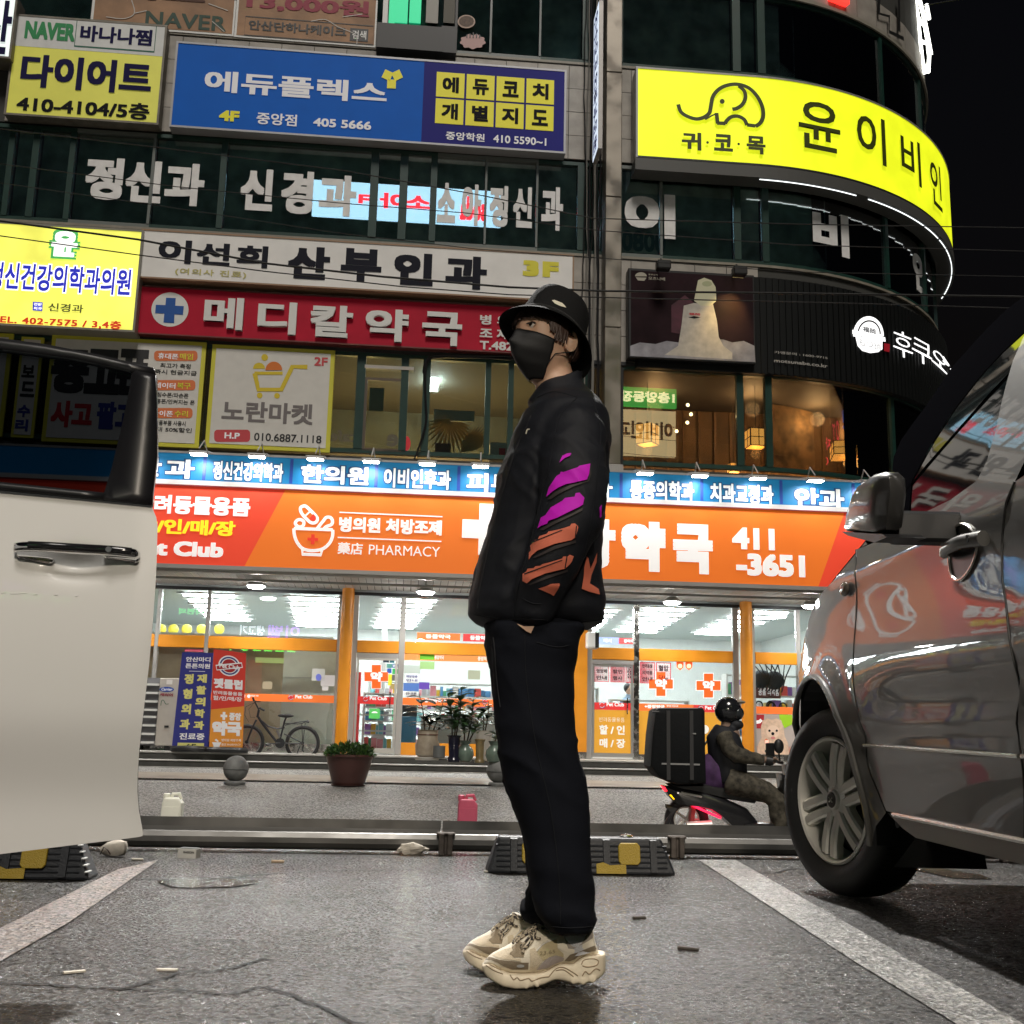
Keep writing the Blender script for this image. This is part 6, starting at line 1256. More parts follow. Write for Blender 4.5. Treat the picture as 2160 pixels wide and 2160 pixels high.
# air conditioner outdoor unit
a, b_ = on_plane('d3', 60, 1460, FO + FN*.45, FN), on_plane('d3', 395, 1460, FO + FN*.45, FN)
u0, u1 = (a-FO).dot(FT), (b_-FO).dot(FT); ztp = fl('d3', 250, 765, -.45)[1]; 
t = fthing('air_conditioner', 'tall beige outdoor air conditioner cabinet with white louvres at the left of the shop', 'air conditioner', (u0+u1)/2, .2, -.45)
acm = mat('ac_beige', (.40, .37, .33), .5, var=.08); W_ = WL
us_ = fl('d3', 205, 1100, -.45)[0]
B().box(us_, u1, -.95, -.45, .28, ztp).build('cabinet', acm, t, W=W_, bevel=.01); B().box(u0-.35, us_-.005, -.95, -.50, .28, ztp).build('louvre_back', mat('grille_grey', (.14, .14, .15), .6), t, W=W_)
for g0 in (0, 1):
    for k in range(4):
        z = ztp - .10 - g0*(ztp-.28)*.48 - k*.145; B().box(u0-.35, us_-.01, -.50, -.43, z-.035, z).build('louvre', mat('louvre_white', (.62, .62, .60), .5), t, W=W_)
for uu in (u0-.2, us_+.15): B().box(uu, uu+.12, -.9, -.5, .2, .279).build('foot', M['dark'], t, W=W_)
ucb = fl('d3', 288, 862, -.44)[0]; zcb = fl('d3', 288, 862, -.44)[1]
circ('d3', 288, 862, 62, mat('brand_blue', (.01, .06, .35), .4), t, -.448, ry=22); ftext('Carrier', 'd3', 243, 848, 333, 874, wht, t, d=-.445, slant=.2); ftext('캐리어', 'd3', 230, 893, 338, 922, mat('maroon_print', (.25, .02, .04), .5), t, d=-.448, bold=.04, slant=.15)
stroke('d3', [(238, 1000), (245, 960), (262, 955), (280, 985), (305, 985)], .012, mat('dim_green_print', (.05, .12, .08), .5), t, -.448); B().box(fl('d3', 268, 1175, -.448)[0], fl('d3', 305, 1175, -.448)[0], -.449, -.440, fl('d3', 268, 1185, -.448)[1], fl('d3', 268, 1168, -.448)[1]).build('latch', M['black'], t, W=W_)
panel(t, 'spec_label', 'd3', 288, 780, 335, 820, mat('paper_white'), -.449, -.446)

# standing banners, leaning slightly
def stand_banner(label, c, tl, tr, br, bl, draw, colr, dd, basew=.5):
    P = [on_plane(c, x, y, FO - FN*dd, FN) for x, y in (tl, tr, br, bl)]
    base = (P[2]+P[3])/2; t = thing('standing_banner', label, 'standing banner', (base.x, base.y, .2), YAW, 'standing banners at the shop front')
    u = [(p-FO).dot(FT) for p in P]; z = [p.z for p in P]
    Q = lambda a, b, d=0: WL((((u[0]+(u[1]-u[0])*a)*(1-b) + (u[3]+(u[2]-u[3])*a)*b), dd+d, (z[0]+(z[1]-z[0])*a)*(1-b) + (z[3]+(z[2]-z[3])*a)*b))
    m = mat('banner_'+label.split()[0], colr, .55, es=.08)
    b = B(); b.add([Q(0, 0, .0), Q(1, 0, .0), Q(1, 1, .0), Q(0, 1, .0), Q(0, 0, -.012), Q(1, 0, -.012), Q(1, 1, -.012), Q(0, 1, -.012)], [(0, 1, 2, 3), (4, 7, 6, 5), (0, 4, 5, 1), (1, 5, 6, 2), (2, 6, 7, 3), (3, 7, 4, 0)]); b.build('fabric', m, t)
    B().tube([Q(.5, 1, -.02), Q(.5, 0, -.02)], .012, 6).build('pole', M['steel'], t)
    def T(s, a0, b0, a1, b1, mt, bold=.03, d=.004):
        vs, fs_ = glyphs(s, bold); link_mesh('lettering', bpy.data.meshes.new('lettering'), [Q(a0+(a1-a0)*x, b1+(b0-b1)*y, d+e) for x, y, e in vs], fs_, mt, t, recalc=False)
    def S(pts, mt, d=.003, nm='mark'): link_mesh(nm, bpy.data.meshes.new(nm), [Q(a, b, d) for a, b in pts], [tuple(range(len(pts)))], mt, t, recalc=False)
    draw(T, S); return t, base
pyl = mat('pale_yellow_print', (.70, .66, .22), .5, es=.1)
def d_blue(T, S):
    T('안산마디', .15, .045, .93, .095, wht); T('튼튼의원', .15, .11, .93, .16, wht); S([(.28, .185), (.78, .185), (.78, .19), (.28, .19)], wht)
    for i, g in enumerate('정형외과'): T(g, .16, .215+.148*i, .44, .315+.148*i, pyl, .05)
    for i, g in enumerate('재활의학과'): T(g, .55, .215+.115*i, .85, .30+.115*i, pyl, .05)
    T('진료중', .18, .795, .88, .86, wht); S([(.15, .89), (.88, .89), (.88, .96), (.15, .96)], pyl, nm='badge'); T('6F', .38, .90, .66, .95, blk, .01, .006)
def d_red(T, S):
    S([(0, .60), (1, .55), (1, 1), (0, 1)], mat('banner_orange', (.70, .27, .03), .5, es=.1), .002, 'orange_field')
    import math as m_
    def circ_(cx_, cy_, rx, ry, mt, d): S([(cx_+rx*m_.cos(2*m_.pi*k/24), cy_+ry*m_.sin(2*m_.pi*k/24)) for k in range(24)], mt, d, 'emblem')
    circ_(.5, .15, .34, .105, wht, .004); circ_(.5, .15, .30, .092, blu, .005); circ_(.5, .15, .25, .076, wht, .006); circ_(.5, .15, .22, .068, mat('emblem_red', (.42, .02, .03), .5), .007)
    S([(.08, .155), (.88, .10), (.92, .155), (.12, .21)], wht, .008); S([(.11, .165), (.87, .113), (.89, .148), (.13, .20)], mat('emblem_red'), .009); T('Pet Club', .2, .135, .82, .178, wht, .03, .011)
    T('펫클럽', .05, .285, .93, .385, wht, .05); T('반려동물용품', .05, .41, .93, .448, wht, .02); T('할/인/매/장', .05, .46, .93, .505, wht, .02)
    S([(.30, .645), (.36, .645), (.36, .618), (.44, .618), (.44, .645), (.50, .645), (.50, .67), (.44, .67), (.44, .697), (.36, .697), (.36, .67), (.30, .67)], wht, .004); T('중앙', .56, .62, .92, .70, wht, .05); T('약국', .06, .71, .95, .855, wht, .07)
    S([(.08, .92), (.36, .92), (.30, .965), (.14, .965)], wht, .004); S([(.15, .90), (.20, .885), (.28, .91), (.25, .918)], wht, .004); T('병의원 처방조제', .36, .885, .94, .912, wht, .01); T('藥店 PHARMACY', .36, .93, .94, .955, wht, 0)
bt1, pb = stand_banner('navy standing banner with yellow orthopaedic letters and a 6F badge', 'd3', (420, 545), (682, 552), (638, 1415), (325, 1410), d_blue, (.025, .03, .22), .05)
B().lathe([(.33, 0), (.34, .05), (.30, .09), (.1, .10)], 24, (pb.x, pb.y+.02, .2), sy=.6).build('water_base', M['black'], bt1, smooth=40)
bt2, pb2 = stand_banner('red and orange standing banner with the pet club emblem and pharmacy name', 'd3', (688, 520), (962, 555), (932, 1380), (648, 1380), d_red, (.62, .04, .025), .12)
B().lathe([(.36, 0), (.37, .05), (.32, .085), (.1, .09)], 24, (pb2.x, pb2.y+.05, .2), sy=.6).build('water_base', M['black'], bt2, smooth=40)

# ------------------------------------------------------------------ bicycle
bk = mat('bike_black', (.018, .02, .025), .35); bks = mat('bike_silver', (.35, .35, .36), .3, metal=.8)
vb = -.42
pR, pF = on_plane('d3', 1442, 1320, FO - FN*(vb), FN), on_plane('d3', 968, 1312, FO - FN*vb, FN)
t = fthing('bicycle', 'black mountain bicycle with rear rack parked against the shop window', 'bicycle', ((pR+pF)/2-FO).dot(FT), .2, vb)
def PB(x, y, dd=0): u, z = fl('d3', x, y, vb+dd); return WL((u, vb+dd, z))
wr = abs(fl('d3', 1442, 1170, vb)[1] - fl('d3', 1442, 1468, vb)[1])/2
for cpt in ((1442, 1318), (970, 1308)):
    c = PB(*cpt); w = B().torus(c, wr-.03, .032, FN, 40, 8).build('wheel', mat('tyre', (.012, .012, .013), .7), t, smooth=True)
    B().torus(c, wr-.06, .010, FN, 40, 6).build('rim', bks, w, smooth=True); s_ = B()
    for k in range(16): a = 2*math.pi*k/16; s_.tube([c, c + FT*math.cos(a)*(wr-.06) + Vector((0, 0, math.sin(a)*(wr-.06)))], .002, 3)
    s_.build('spoke', bks, w); B().disc(c, .03, FN, 12, .10).build('hub', bk, w)
def bt(name, pts, r, m=bk, dd=0, n=8, p_=None): return B().tube([PB(x, y, dd) for x, y in pts], r, n).build(name, m, p_ or t, smooth=True)
bt('down_tube', [(1065, 1095), (1100, 1150), (1215, 1300), (1235, 1320)], .022); bt('top_tube', [(1070, 1110), (1150, 1175), (1225, 1195), (1290, 1185)], .015); bt('seat_tube', [(1310, 1085), (1290, 1130), (1270, 1210), (1245, 1310)], .016); bt('shock', [(1225, 1210), (1250, 1270)], .022, bks)
bt('chain_stay', [(1245, 1315), (1340, 1322), (1442, 1320)], .010, dd=.05); bt('seat_stay', [(1285, 1240), (1350, 1270), (1442, 1320)], .010, dd=.05); bt('head_tube', [(1072, 1035), (1058, 1100)], .022); bt('fork_leg', [(1050, 1120), (1010, 1200), (970, 1308)], .017, dd=.05); bt('fork_leg', [(1050, 1120), (1010, 1200), (970, 1308)], .017, dd=-.05)
bt('stem', [(1072, 1035), (1045, 985), (1030, 955)], .014); hbp = PB(1035, 962); B().tube([hbp - FN*.28 + FT*.02, hbp, hbp + FN*.28 + FT*.06], .012, 8).build('handlebar', bk, t, smooth=True); bt('grip', [(1075, 1018), (1120, 1042)], .018, dd=.2); bt('grip', [(1018, 930), (1030, 958)], .018, dd=-.1)
sb = PB(1300, 1085); B().ball((0, 0, 0), (.14, .065, .035), 18, 10).build('saddle', M['black'], t, smooth=True, W=lambda q: sb + FT*q[0]*1.0 + FN*(q[1]*(1+.8*q[0]*3)) + Vector((0, 0, q[2] + .15*q[0]*0)))
bt('rack', [(1292, 1165), (1380, 1145), (1480, 1130)], .010); bt('rack', [(1292, 1150), (1400, 1155), (1440, 1150), (1490, 1125)], .008, dd=-.05); bt('rack_stay', [(1435, 1155), (1442, 1310)], .006, dd=.04); bt('rack_stay', [(1465, 1145), (1445, 1310)], .006, dd=-.04); bt('rear_light', [(1475, 1132), (1500, 1140)], .02)
B().disc(PB(1250, 1318, .06), .085, FN, 22, .02).build('chainring', bk, t); bt('crank', [(1250, 1318), (1140, 1325)], .010, dd=.09); bt('pedal', [(1130, 1325), (1158, 1332)], .022, dd=.14); bt('crank', [(1250, 1318), (1350, 1305)], .010, dd=-.09); bt('kickstand', [(1420, 1345), (1385, 1430), (1360, 1465)], .008, dd=.06); bt('derailleur', [(1450, 1330), (1440, 1380), (1455, 1390)], .016, dd=.06)
bt('brake_cable', [(1030, 975), (960, 1010), (950, 1080), (985, 1140)], .004, n=5); bt('brake_cable', [(1040, 965), (985, 1030), (1000, 1100), (1040, 1100)], .004, n=5)

# ------------------------------------------------------------------ overhead wires
wm = mat('wire', (.015, .015, .015), .6)
def wire(label, pts, Y, r):
    P = smooth_pts([at_y('A', x, y, Y) for x, y in pts], 8) if False else None
    q = [at_y('A', x, y, Y) for x, y in pts]; P = []
    for i in range(len(q)-1):
        for k in range(6): P.append(q[i].lerp(q[i+1], k/6))
    P.append(q[-1]); tag(B().tube(P, r, 5).build('overhead_wire', wm, None, smooth=True), label, 'wire', 'overhead wires')
wire('thickest dark wire sagging from upper left across the white obstetrics sign to the duct', [(-300, 372), (0, 417), (260, 452), (500, 497), (720, 522), (960, 542), (1130, 549), (1450, 553), (1932, 560), (2300, 566)], 15, .016)
wire('thin wire just below the thickest wire over the yellow psychiatry lightbox', [(-300, 392), (0, 445), (260, 481), (500, 512), (760, 541), (960, 556), (1200, 563), (1550, 571), (1932, 582), (2300, 590)], 15, .009)
wire('thin wire crossing the upper letters on the dark fourth floor glass', [(-300, 205), (0, 243), (330, 282), (650, 322), (900, 367), (1120, 412), (1500, 423), (1932, 430), (2300, 435)], 15, .008)
wire('thin wire crossing the middle of the large window letters', [(-300, 268), (0, 309), (330, 352), (640, 383), (880, 402), (1130, 435), (1500, 462), (1932, 474), (2300, 480)], 15, .007)
wire('thin wire low over the dark glass above the white sign', [(-300, 322), (0, 345), (300, 388), (640, 440), (900, 470), (1130, 487), (1500, 513), (1932, 522), (2300, 528)], 15, .006)
wire('short thin wire in the black sky at the top right corner', [(1745, 10), (1850, -8), (2300, -80)], 17, .01)

# ------------------------------------------------------------------ across the street behind the camera: what the glass and wet ground mirror
def mirror_sign(label, c, x0, y0, x1, y1, dist, colr, es_, rows, rz=0, clip=None):
    """a lit sign on the far side of the street, where the facade glass shows its mirror image"""
    a = on_plane(c, x0, y0, FO + FN*dist, FN); b_ = on_plane(c, x1, y1, FO + FN*dist, FN)
    mir = lambda p: p - FN*2*((p-FO).dot(FN))
    A_, B_ = mir(a), mir(b_); cen = (A_+B_)/2
    t = thing('street_sign_board', label, 'sign', (cen.x, cen.y, min(A_.z, B_.z)), YAW)
    ua, ub = (A_-FO).dot(FT), (B_-FO).dot(FT); za, zb = a.z, b_.z
    vv = -dist
    def Wm(q): return FO + FT*(ua+(ub-ua)*q[0]) - FN*(dist-q[1]) + Vector((0, 0, zb+(za-zb)*q[2]))
    B().box(0, 1, -.3, 0, 0, 1).build('cabinet', em('mir_%s' % label[:14], colr, es_), t, W=Wm)
    for g, q0, q1, q2, q3, m, mi in rows:
        vs, fs_ = glyphs(g, .04); link_mesh('lettering', bpy.data.meshes.new('lettering'), [Wm((q0+(q2-q0)*(1-x if mi else x), .03+e, q1+(q3-q1)*y)) for x, y, e in vs], fs_, m, t, recalc=False)
    return t
rdx = em('mirror_red', (.9, .03, .05), 5)
mirror_sign('brightly lit pale blue shop sign across the street mirrored in the dark glass', 'c2', 165, 1012, 1225, 1275, 41, (.45, .74, .95), 4.0, [('소아ㅋ', .24, .3, .62, .75, rdx, True), ('soda', .78, .1, .92, .8, rdx, True)])
gmi = em('mirror_green_white', (.9, .9, .5), 5)
mirror_sign('green sign with pale letters across the street mirrored in the restaurant window', 'c6', 95, 615, 395, 712, 41, (.04, .30, .05), 4.5, [('1층양동장&', .03, .2, .97, .8, gmi, True)])
mirror_sign('cream panel under the green sign across the street mirrored in the restaurant window', 'c6', 95, 715, 392, 930, 41, (.75, .62, .33), 2.6, [('이비인과', .1, .35, .95, .75, em('mirror_dim', (.1, .1, .1), .3), True)])
lgm, prm = em('led_green', (.15, 1, .1), 9), em('led_purple', (.45, .12, .9), 6)
def led_sign(label, c, x0, y0, x1, y1, dist, g, m, bold=.02):
    a = on_plane(c, x0, y0, FO + FN*dist, FN); b_ = on_plane(c, x1, y1, FO + FN*dist, FN)
    ua, ub = (a-FO).dot(FT), (b_-FO).dot(FT); t = thing('led_lettering', label, 'led sign', FO + FT*ua - FN*dist + Vector((0, 0, b_.z)), YAW)
    vs, fs_ = glyphs(g, bold); link_mesh('lettering', bpy.data.meshes.new('lettering'), [FO + FT*(ua+(ub-ua)*(1-x)) - FN*(dist-e) + Vector((0, 0, b_.z+(a.z-b_.z)*y)) for x, y, e in vs], fs_, m, t, recalc=False)
    B().box(min(ua, ub)-.2, max(ua, ub)+.2, -dist-.3, -dist-.2, b_.z-.2, a.z+.2).build('backing', M['black'], t, W=lambda p: FO + FT*p[0] + FN*p[1] + Vector((0, 0, p[2])))
led_sign('green led letters across the street mirrored in the upper shop glass', 'd3', 765, 398, 1365, 525, 41, '일월김밥명가', lgm)
led_sign('purple led letters across the street mirrored in the upper shop glass', 'd3', 1110, 285, 1385, 405, 41, '이벨', prm)
led_sign('white led letters across the street mirrored in the upper shop glass', 'd3', 870, 285, 1080, 382, 41, '생고기', em('led_white', (.8, .9, 1), 8))
led_sign('small green led strip across the street mirrored in the upper left shop glass', 'd3', 330, 135, 630, 200, 41, '24시편의', em('led_green_dim', (.1, .8, .2), 4), .06)
lp_ = Vector((.9, -5.6, 0)); t = thing('street_lamp', 'grey street lamp behind the camera lighting the parking lot', 'street lamp', lp_)
B().tube([lp_, lp_+Vector((0, 0, 3.5)), lp_+Vector((0, 0, 3.9)), lp_+Vector((0, .6, 4.2)), lp_+Vector((0, 1.2, 4.25))], [.09, .07, .055, .05, .045], 12).build('post', M['alu'], t, smooth=True)
B().box(.7, 1.1, -4.9, -4.2, 4.20, 4.30).build('lamp_head', M['alu'], t, bevel=.02); B().box(.76, 1.04, -4.8, -4.3, 4.185, 4.199).build('lens', em('street_lamp_glow', (1, .88, .7), 40), t)
L = bpy.data.lights.new('street_lamp_light', 'SPOT'); L.energy = 1350; L.spot_size = R(165); L.spot_blend = .5; L.shadow_soft_size = .25; L.color = (1, .88, .72); lo = bpy.data.objects.new('street_lamp_light', L); col.objects.link(lo); lo.location = (.9, -4.5, 4.12); lo.rotation_euler = (R(55), 0, 0)
t = fthing('roof_floodlight', 'white floodlight on a roof arm above the pharmacy shining down on the parking lot', 'lamp', .1, 18.6, 2.4)
B().tube([WL((.1, -.2, 18.2)), WL((.1, 1.4, 18.9)), WL((.1, 2.3, 18.75))], .06, 8).build('arm', M['alu'], t, smooth=True); B().box(-.3, .5, 2.2, 2.7, 18.55, 18.75).build('housing', M['alu'], t, W=WL, bevel=.02); B().box(-.25, .45, 2.25, 2.65, 18.53, 18.549).build('lens', em('roof_lamp_glow', (1, .98, .95), 60), t, W=WL)
L = bpy.data.lights.new('roof_beam', 'SPOT'); L.energy = 44000; L.spot_size = R(34); L.spot_blend = .9; L.shadow_soft_size = .28; L.color = (1, .97, .93); lo = bpy.data.objects.new('roof_beam', L); col.objects.link(lo); lo.location = WL((.1, 2.5, 18.45)); lo.rotation_euler = (Vector((.1, 1.0, 0)) - lo.location).to_track_quat('-Z', 'Y').to_euler()
t = thing('building_across', 'dark plain building across the street behind the camera', 'building', tuple(FN*-22), YAW)
B().box(-30, 30, -24, -22, 0, 14).build('wall', mat('far_wall', (.06, .055, .05), .8, var=.3, vs=.6), t, W=lambda p: FT*p[0]+FN*p[1]+Vector((0, 0, p[2])))
for i in range(-7, 8):
    for z in (3.5, 7.0, 10.5): B().box(i*3.6-1.2, i*3.6+1.2, -22.0, -21.95, z, z+1.8).build('window', M['gld'], t, W=lambda p: FT*p[0]+FN*p[1]+Vector((0, 0, p[2])))
# ------------------------------------------------------------------ sheet metal from outlines: constrained triangulation over a height field
from mathutils.geometry import delaunay_2d_cdt
def skin(name, outline, surf, mt, parent, step=.03, extra=None, smooth=True, thick=0.0, fine=None):
    """outline: 2D polygon; surf(a, b) -> world point"""
    n = len(outline); V = [Vector(p[:2]) for p in outline]; E_ = [(i, (i+1) % n) for i in range(n)]
    V2 = []; E2 = []
    for i in range(n):                  # subdivide the outline
        a, b = V[i], V[(i+1) % n]; k = max(1, int((b-a).length/step)); V2 += [a.lerp(b, j/k) for j in range(k)]
    m = len(V2); E2 = [(i, (i+1) % m) for i in range(m)]
    x0, x1 = min(v.x for v in V2), max(v.x for v in V2); y0, y1 = min(v.y for v in V2), max(v.y for v in V2)
    def inside(p):
        c = False
        for i in range(m):
            a, b = V2[i], V2[i-1]
            if (a.y > p.y) != (b.y > p.y) and p.x < (b.x-a.x)*(p.y-a.y)/(b.y-a.y)+a.x: c = not c
        return c
    P = list(V2); x = x0 + step*.5; r = 0
    while x < x1:
        y = y0 + step*(.5 if r % 2 else .25)
        while y < y1:
            p = Vector((x, y))
            if inside(p) and min((p-q).length for q in V2) > step*.45: P.append(p)
            y += step
        x += step*.87; r += 1
    if fine:
        fx0, fx1, fy0, fy1, fs_ = fine; x = fx0
        while x < fx1:
            y = fy0
            while y < fy1:
                p = Vector((x, y)); 
                if inside(p): P.append(p)
                y += fs_
            x += fs_
    res = delaunay_2d_cdt(P, E2, [list(range(m))], 1, 1e-5)
    vs, fs_ = res[0], res[2]
    W3 = [surf(v.x, v.y) for v in vs]
    o = link_mesh(name, bpy.data.meshes.new(name), W3, [tuple(f) for f in fs_], mt, parent, smooth='all' if smooth else False, recalc=True)
    if thick:
        s = o.modifiers.new('solid', 'SOLIDIFY'); s.thickness = thick; s.offset = 0
    return o

# ------------------------------------------------------------------ silver van on the right
paint = mat('silver_paint', (.092, .089, .083), .5, metal=.25, coat=.9)
vt = thing('silver_van', 'silver grey van parked nose in on the right with its front wheel turned', 'van', (2.2, 2.8, 0))
def smst(a, b, x): t = min(1, max(0, (x-a)/(b-a))); return t*t*(3-2*t)
WC_Y, WC_Z, TR = 4.56, .375, .362
def vx(y, z):
    x = 1.285 - .035*smst(.32, .75, z) + .012*smst(.66, .60, z) + .03*smst(.80, 1.15, z)
    x += .26*max(0, z-1.2) + .25*max(0, z-1.2)**2
    x += .06*max(0, min(y, 5.3)-4.35)**2 + .10*max(0, min(y, 5.3)-4.8)**2
    d = math.hypot(y-WC_Y, z-WC_Z); x -= .035*math.exp(-((d-.46)/.07)**2)*smst(.2, .5, z)
    x += .022*math.exp(-((z-.69-.02*(y-3))/.085)**2)*smst(4.15, 3.6, y)      # pressed groove along the door
    return x
def vp(c, X, Y):
    x = 1.27
    for _ in range(6):
        p = at_x(c, X, Y, x); x = vx(p.y, p.z)
    return (p.y, p.z)
VS = lambda off=0.0: (lambda y, z: Vector((vx(y, z) - off, y, z)))
L7 = lambda l: [vp('d7', *p) for p in l]; L8 = lambda l: [vp('d8', *p) for p in l]
seam_f = L7([(500, 1690), (497, 1860)]) + L8([(440, 560), (447, 700), (475, 930), (535, 1150), (600, 1335), (630, 1408)])
seam_r = L8([(1435, 1590), (1430, 1180), (1392, 900), (1404, 640), (1335, 250), (1310, 60)]) + L7([(1430, 1650), (1448, 1440), (1512, 1255)])
belt = L7([(1440, 1200), (1335, 1130), (1270, 1250), (1100, 1372), (900, 1470), (830, 1502), (715, 1598), (600, 1650)])
y_r, z_top = seam_r[-1][0], 1.60
glass_rear = L7([(1270, 1250), (1335, 1120), (1390, 930), (1440, 700), (1500, 480), (1570, 320)])
dp = seam_f + [(3.4, .352)] + seam_r + [(2.70, 1.45), (2.62, 1.60)] + glass_rear[::-1] + L7([(1100, 1372), (900, 1470), (830, 1502), (715, 1598), (600, 1650)])
door = skin('front_door', dp, VS(), paint, vt, .022)
glo = [tuple(p) for p in L7([(832, 1492), (850, 1250), (980, 1010), (1120, 790), (1300, 560), (1420, 430), (1570, 290)])]
gpoly_ = glo + glass_rear[::-1] + L7([(1100, 1372), (900, 1470)])
cgl = mat('dark_car_glass', (.006, .007, .008), .04, spec=.8, coat=.3)
skin('door_glass', gpoly_, VS(-.006), cgl, door, .05)
frame_p = L7([(1700, -10), (1560, 62), (1430, 160), (1300, 290), (1100, 520), (960, 740), (850, 890), (780, 990), (735, 1095), (725, 1200), (700, 1420), (640, 1630), (715, 1598), (830, 1502)]) + glo + L7([(1700, 190)])
pb_ = mat('pillar_black', (.004, .004, .005), 1, spec=0)
skin('window_frame', frame_p, VS(-.003), pb_, vt, .05)
fend = [(4.085, 1.30), (4.12, 1.315), (4.26, 1.27), (4.44, 1.215), (4.62, 1.185), (4.78, 1.15), (4.88, 1.10), (4.97, 1.02), (5.04, .92), (5.09, .80), (5.13, .70), (5.17, .60)]
arch = [(WC_Y + .455*math.cos(a), WC_Z + .01 + .455*math.sin(a)) for a in [R(28 + (200-28)*k/20) for k in range(21)]]
fpoly = fend + [(arch[0][0]+.03, arch[0][1]-.02)] + arch + [(WC_Y-.50, .30), (seam_f[-1][0]-.0, .352)] + seam_f[::-1][1:]
fen = skin('front_fender', fpoly, VS(), paint, vt, .03)
# arch lip and dark wheel well
B().tube([VS(.006)(y, z) for y, z in arch], .012, 8).build('arch_lip', paint, fen, smooth=True)
B().ring_loft([[VS(-.02)(y, z) for y, z in arch], [VS(-.5)(y, z) for y, z in arch]], cap=False, closed=False).build('wheel_well', M['black'], vt)
B().box(1.62, 1.66, WC_Y-.55, WC_Y+.5, .25, .9).build('inner_well', M['black'], vt)
# rest of the side towards the camera and beyond the frame
rear = [(seam_r[0][0]-.004, .352)] + [(y-.006, z) for y, z in seam_r[1:]] + [(2.62, 1.27), (.2, 1.27), (0.0, .352)]
skin('sliding_door', rear, VS(), paint, vt, .08)
skin('rear_glass', [(2.60, 1.28), (.15, 1.28), (.3, 1.64), (2.50, 1.64)], VS(-.004), cgl, vt, .1)
skin('roof_side', [(2.72, 1.655), (2.50, 1.645), (.3, 1.645), (.3, 1.84), (2.45, 1.84)], VS(), paint, vt, .08)
sill = [(seam_f[-1][0]+.02, .350), (0, .350), (0, .29), (3.72, .29), (3.84, .31)]
skin('sill', sill, VS(-.012), mat('sill_paint', (.16, .15, .135), .35, metal=.7), vt, .06)
chr_ = mat('bright_trim', (.5, .48, .44), .25, metal=.9)
B().tube([VS(.006)(3.87-.02*k*5.4, .352) for k in range(36)], .008, 6).build('sill_trim', chr_, vt, smooth=True)
ty = [vp('d8', 472, 1026), vp('d8', 1420, 1090)]
B().tube([VS(.008)(ty[0][0]*(1-k/12)+ty[1][0]*k/12, ty[0][1]*(1-k/12)+ty[1][1]*k/12) for k in range(13)] , .006, 6).build('side_moulding', chr_, vt, smooth=True)
B().tube([VS(.008)(ty[1][0]-.02-.2*k, ty[1][1]-.001*k) for k in range(12)] , .006, 6).build('side_moulding', chr_, vt, smooth=True)
def vline(pts, w, off=.002, m=None, nm='panel_gap', par=None): 
    P = smooth_pts(pts, 4); B().tube([VS(off)(p[0], p[1]) for p in P], w/2, 5).build(nm, m or M['black'], par or vt)
vline(seam_f, .006, 0); vline(seam_r, .006, 0)
vline(L7([(500, 1560), (600, 1530), (830, 1502)]), .012, .004)
# hood, windscreen, roof, far side
ctr = 2.20; top_line = [(5.22, .35), (5.24, .62), (5.04, .92), (4.93, 1.06), (4.75, 1.16), (4.44, 1.23), (4.12, 1.33)]
def across(line, name, m, bul=.10, zb=.03):
    rings = []
    for y, z in line:
        x0 = vx(y, z)-.0; hw = ctr-x0; rings.append([(ctr - hw + 2*hw*k/16, y + bul*(1-((k-8)/8)**2) - .02, z + zb*(1-((k-8)/8)**2)) for k in range(17)])
    B().ring_loft(rings, cap=False, closed=False).build(name, m, vt, smooth=True)
across(top_line, 'bonnet', paint); across([(4.12, 1.33), (3.68, 1.50), (3.33, 1.62), (3.0, 1.72), (2.66, 1.80)], 'windscreen', cgl, .06, .05); across([(2.66, 1.80), (2.4, 1.85), (1.2, 1.86), (.1, 1.84)], 'roof', paint, 0, .05)
B().box(3.12, 3.16, .1, 4.9, .35, 1.3).build('far_side', paint, vt); across([(.1, 1.84), (-.02, 1.3), (-.05, .35)], 'tailgate', paint, -.05, 0)
B().box(1.45, 2.95, .1, 4.0, .26, .33).build('underbody', M['black'], vt); B().box(1.5, 2.9, 4.0, 5.1, .3, .5).build('front_valance', M['black'], vt)
# side repeater, badge and small scuffs
rp_ = vp('d8', 408, 118); p = VS(.012)(*rp_); b = B().ball((0, 0, 0), (.012, .05, .028), 16, 10); b.build('side_repeater', mat('amber_grey_lens', (.12, .10, .08), .15), vt, smooth=True, W=lambda q: p + Vector(q))
# front light corner seen at the fender edge
hl = L8([(100, 100), (240, 60), (340, 5), (330, -60), (250, -20), (160, 60)])
# door handle
h0, h1 = vp('d7', 1105, 1700), vp('d7', 1355, 1620)
cy_, cz_ = (vp('d7', 1190, 1700))
cup = [(cy_ + .10*math.cos(a)*(1.0), cz_ + .078*math.sin(a)*(1 + .2*math.cos(a))) for a in [2*math.pi*k/28 for k in range(28)]]
skin('handle_cup', cup, VS(.003), mat('cup_dark', (.05, .048, .045), .3, metal=.5), door, .02)
B().tube([VS(.005)(y, z) for y, z in cup + cup[:1]], .005, 6).build('cup_rim', chr_, door, smooth=True)
ha, hb2 = vp('d7', 1108, 1715), vp('d7', 1360, 1618)
B().tube([VS(.02)(*ha), VS(.045)(ha[0]*.7+hb2[0]*.3, ha[1]*.7+hb2[1]*.3+.004), VS(.045)(ha[0]*.3+hb2[0]*.7, ha[1]*.3+hb2[1]*.7+.004), VS(.02)(*hb2)], [.016, .019, .019, .022], 10).build('door_handle', paint, door, smooth=True)
lk = vp('d7', 1325, 1622); B().disc(VS(.045)(*lk), .011, (1, 0, 0), 16, .012).build('keyhole', M['black'], door)
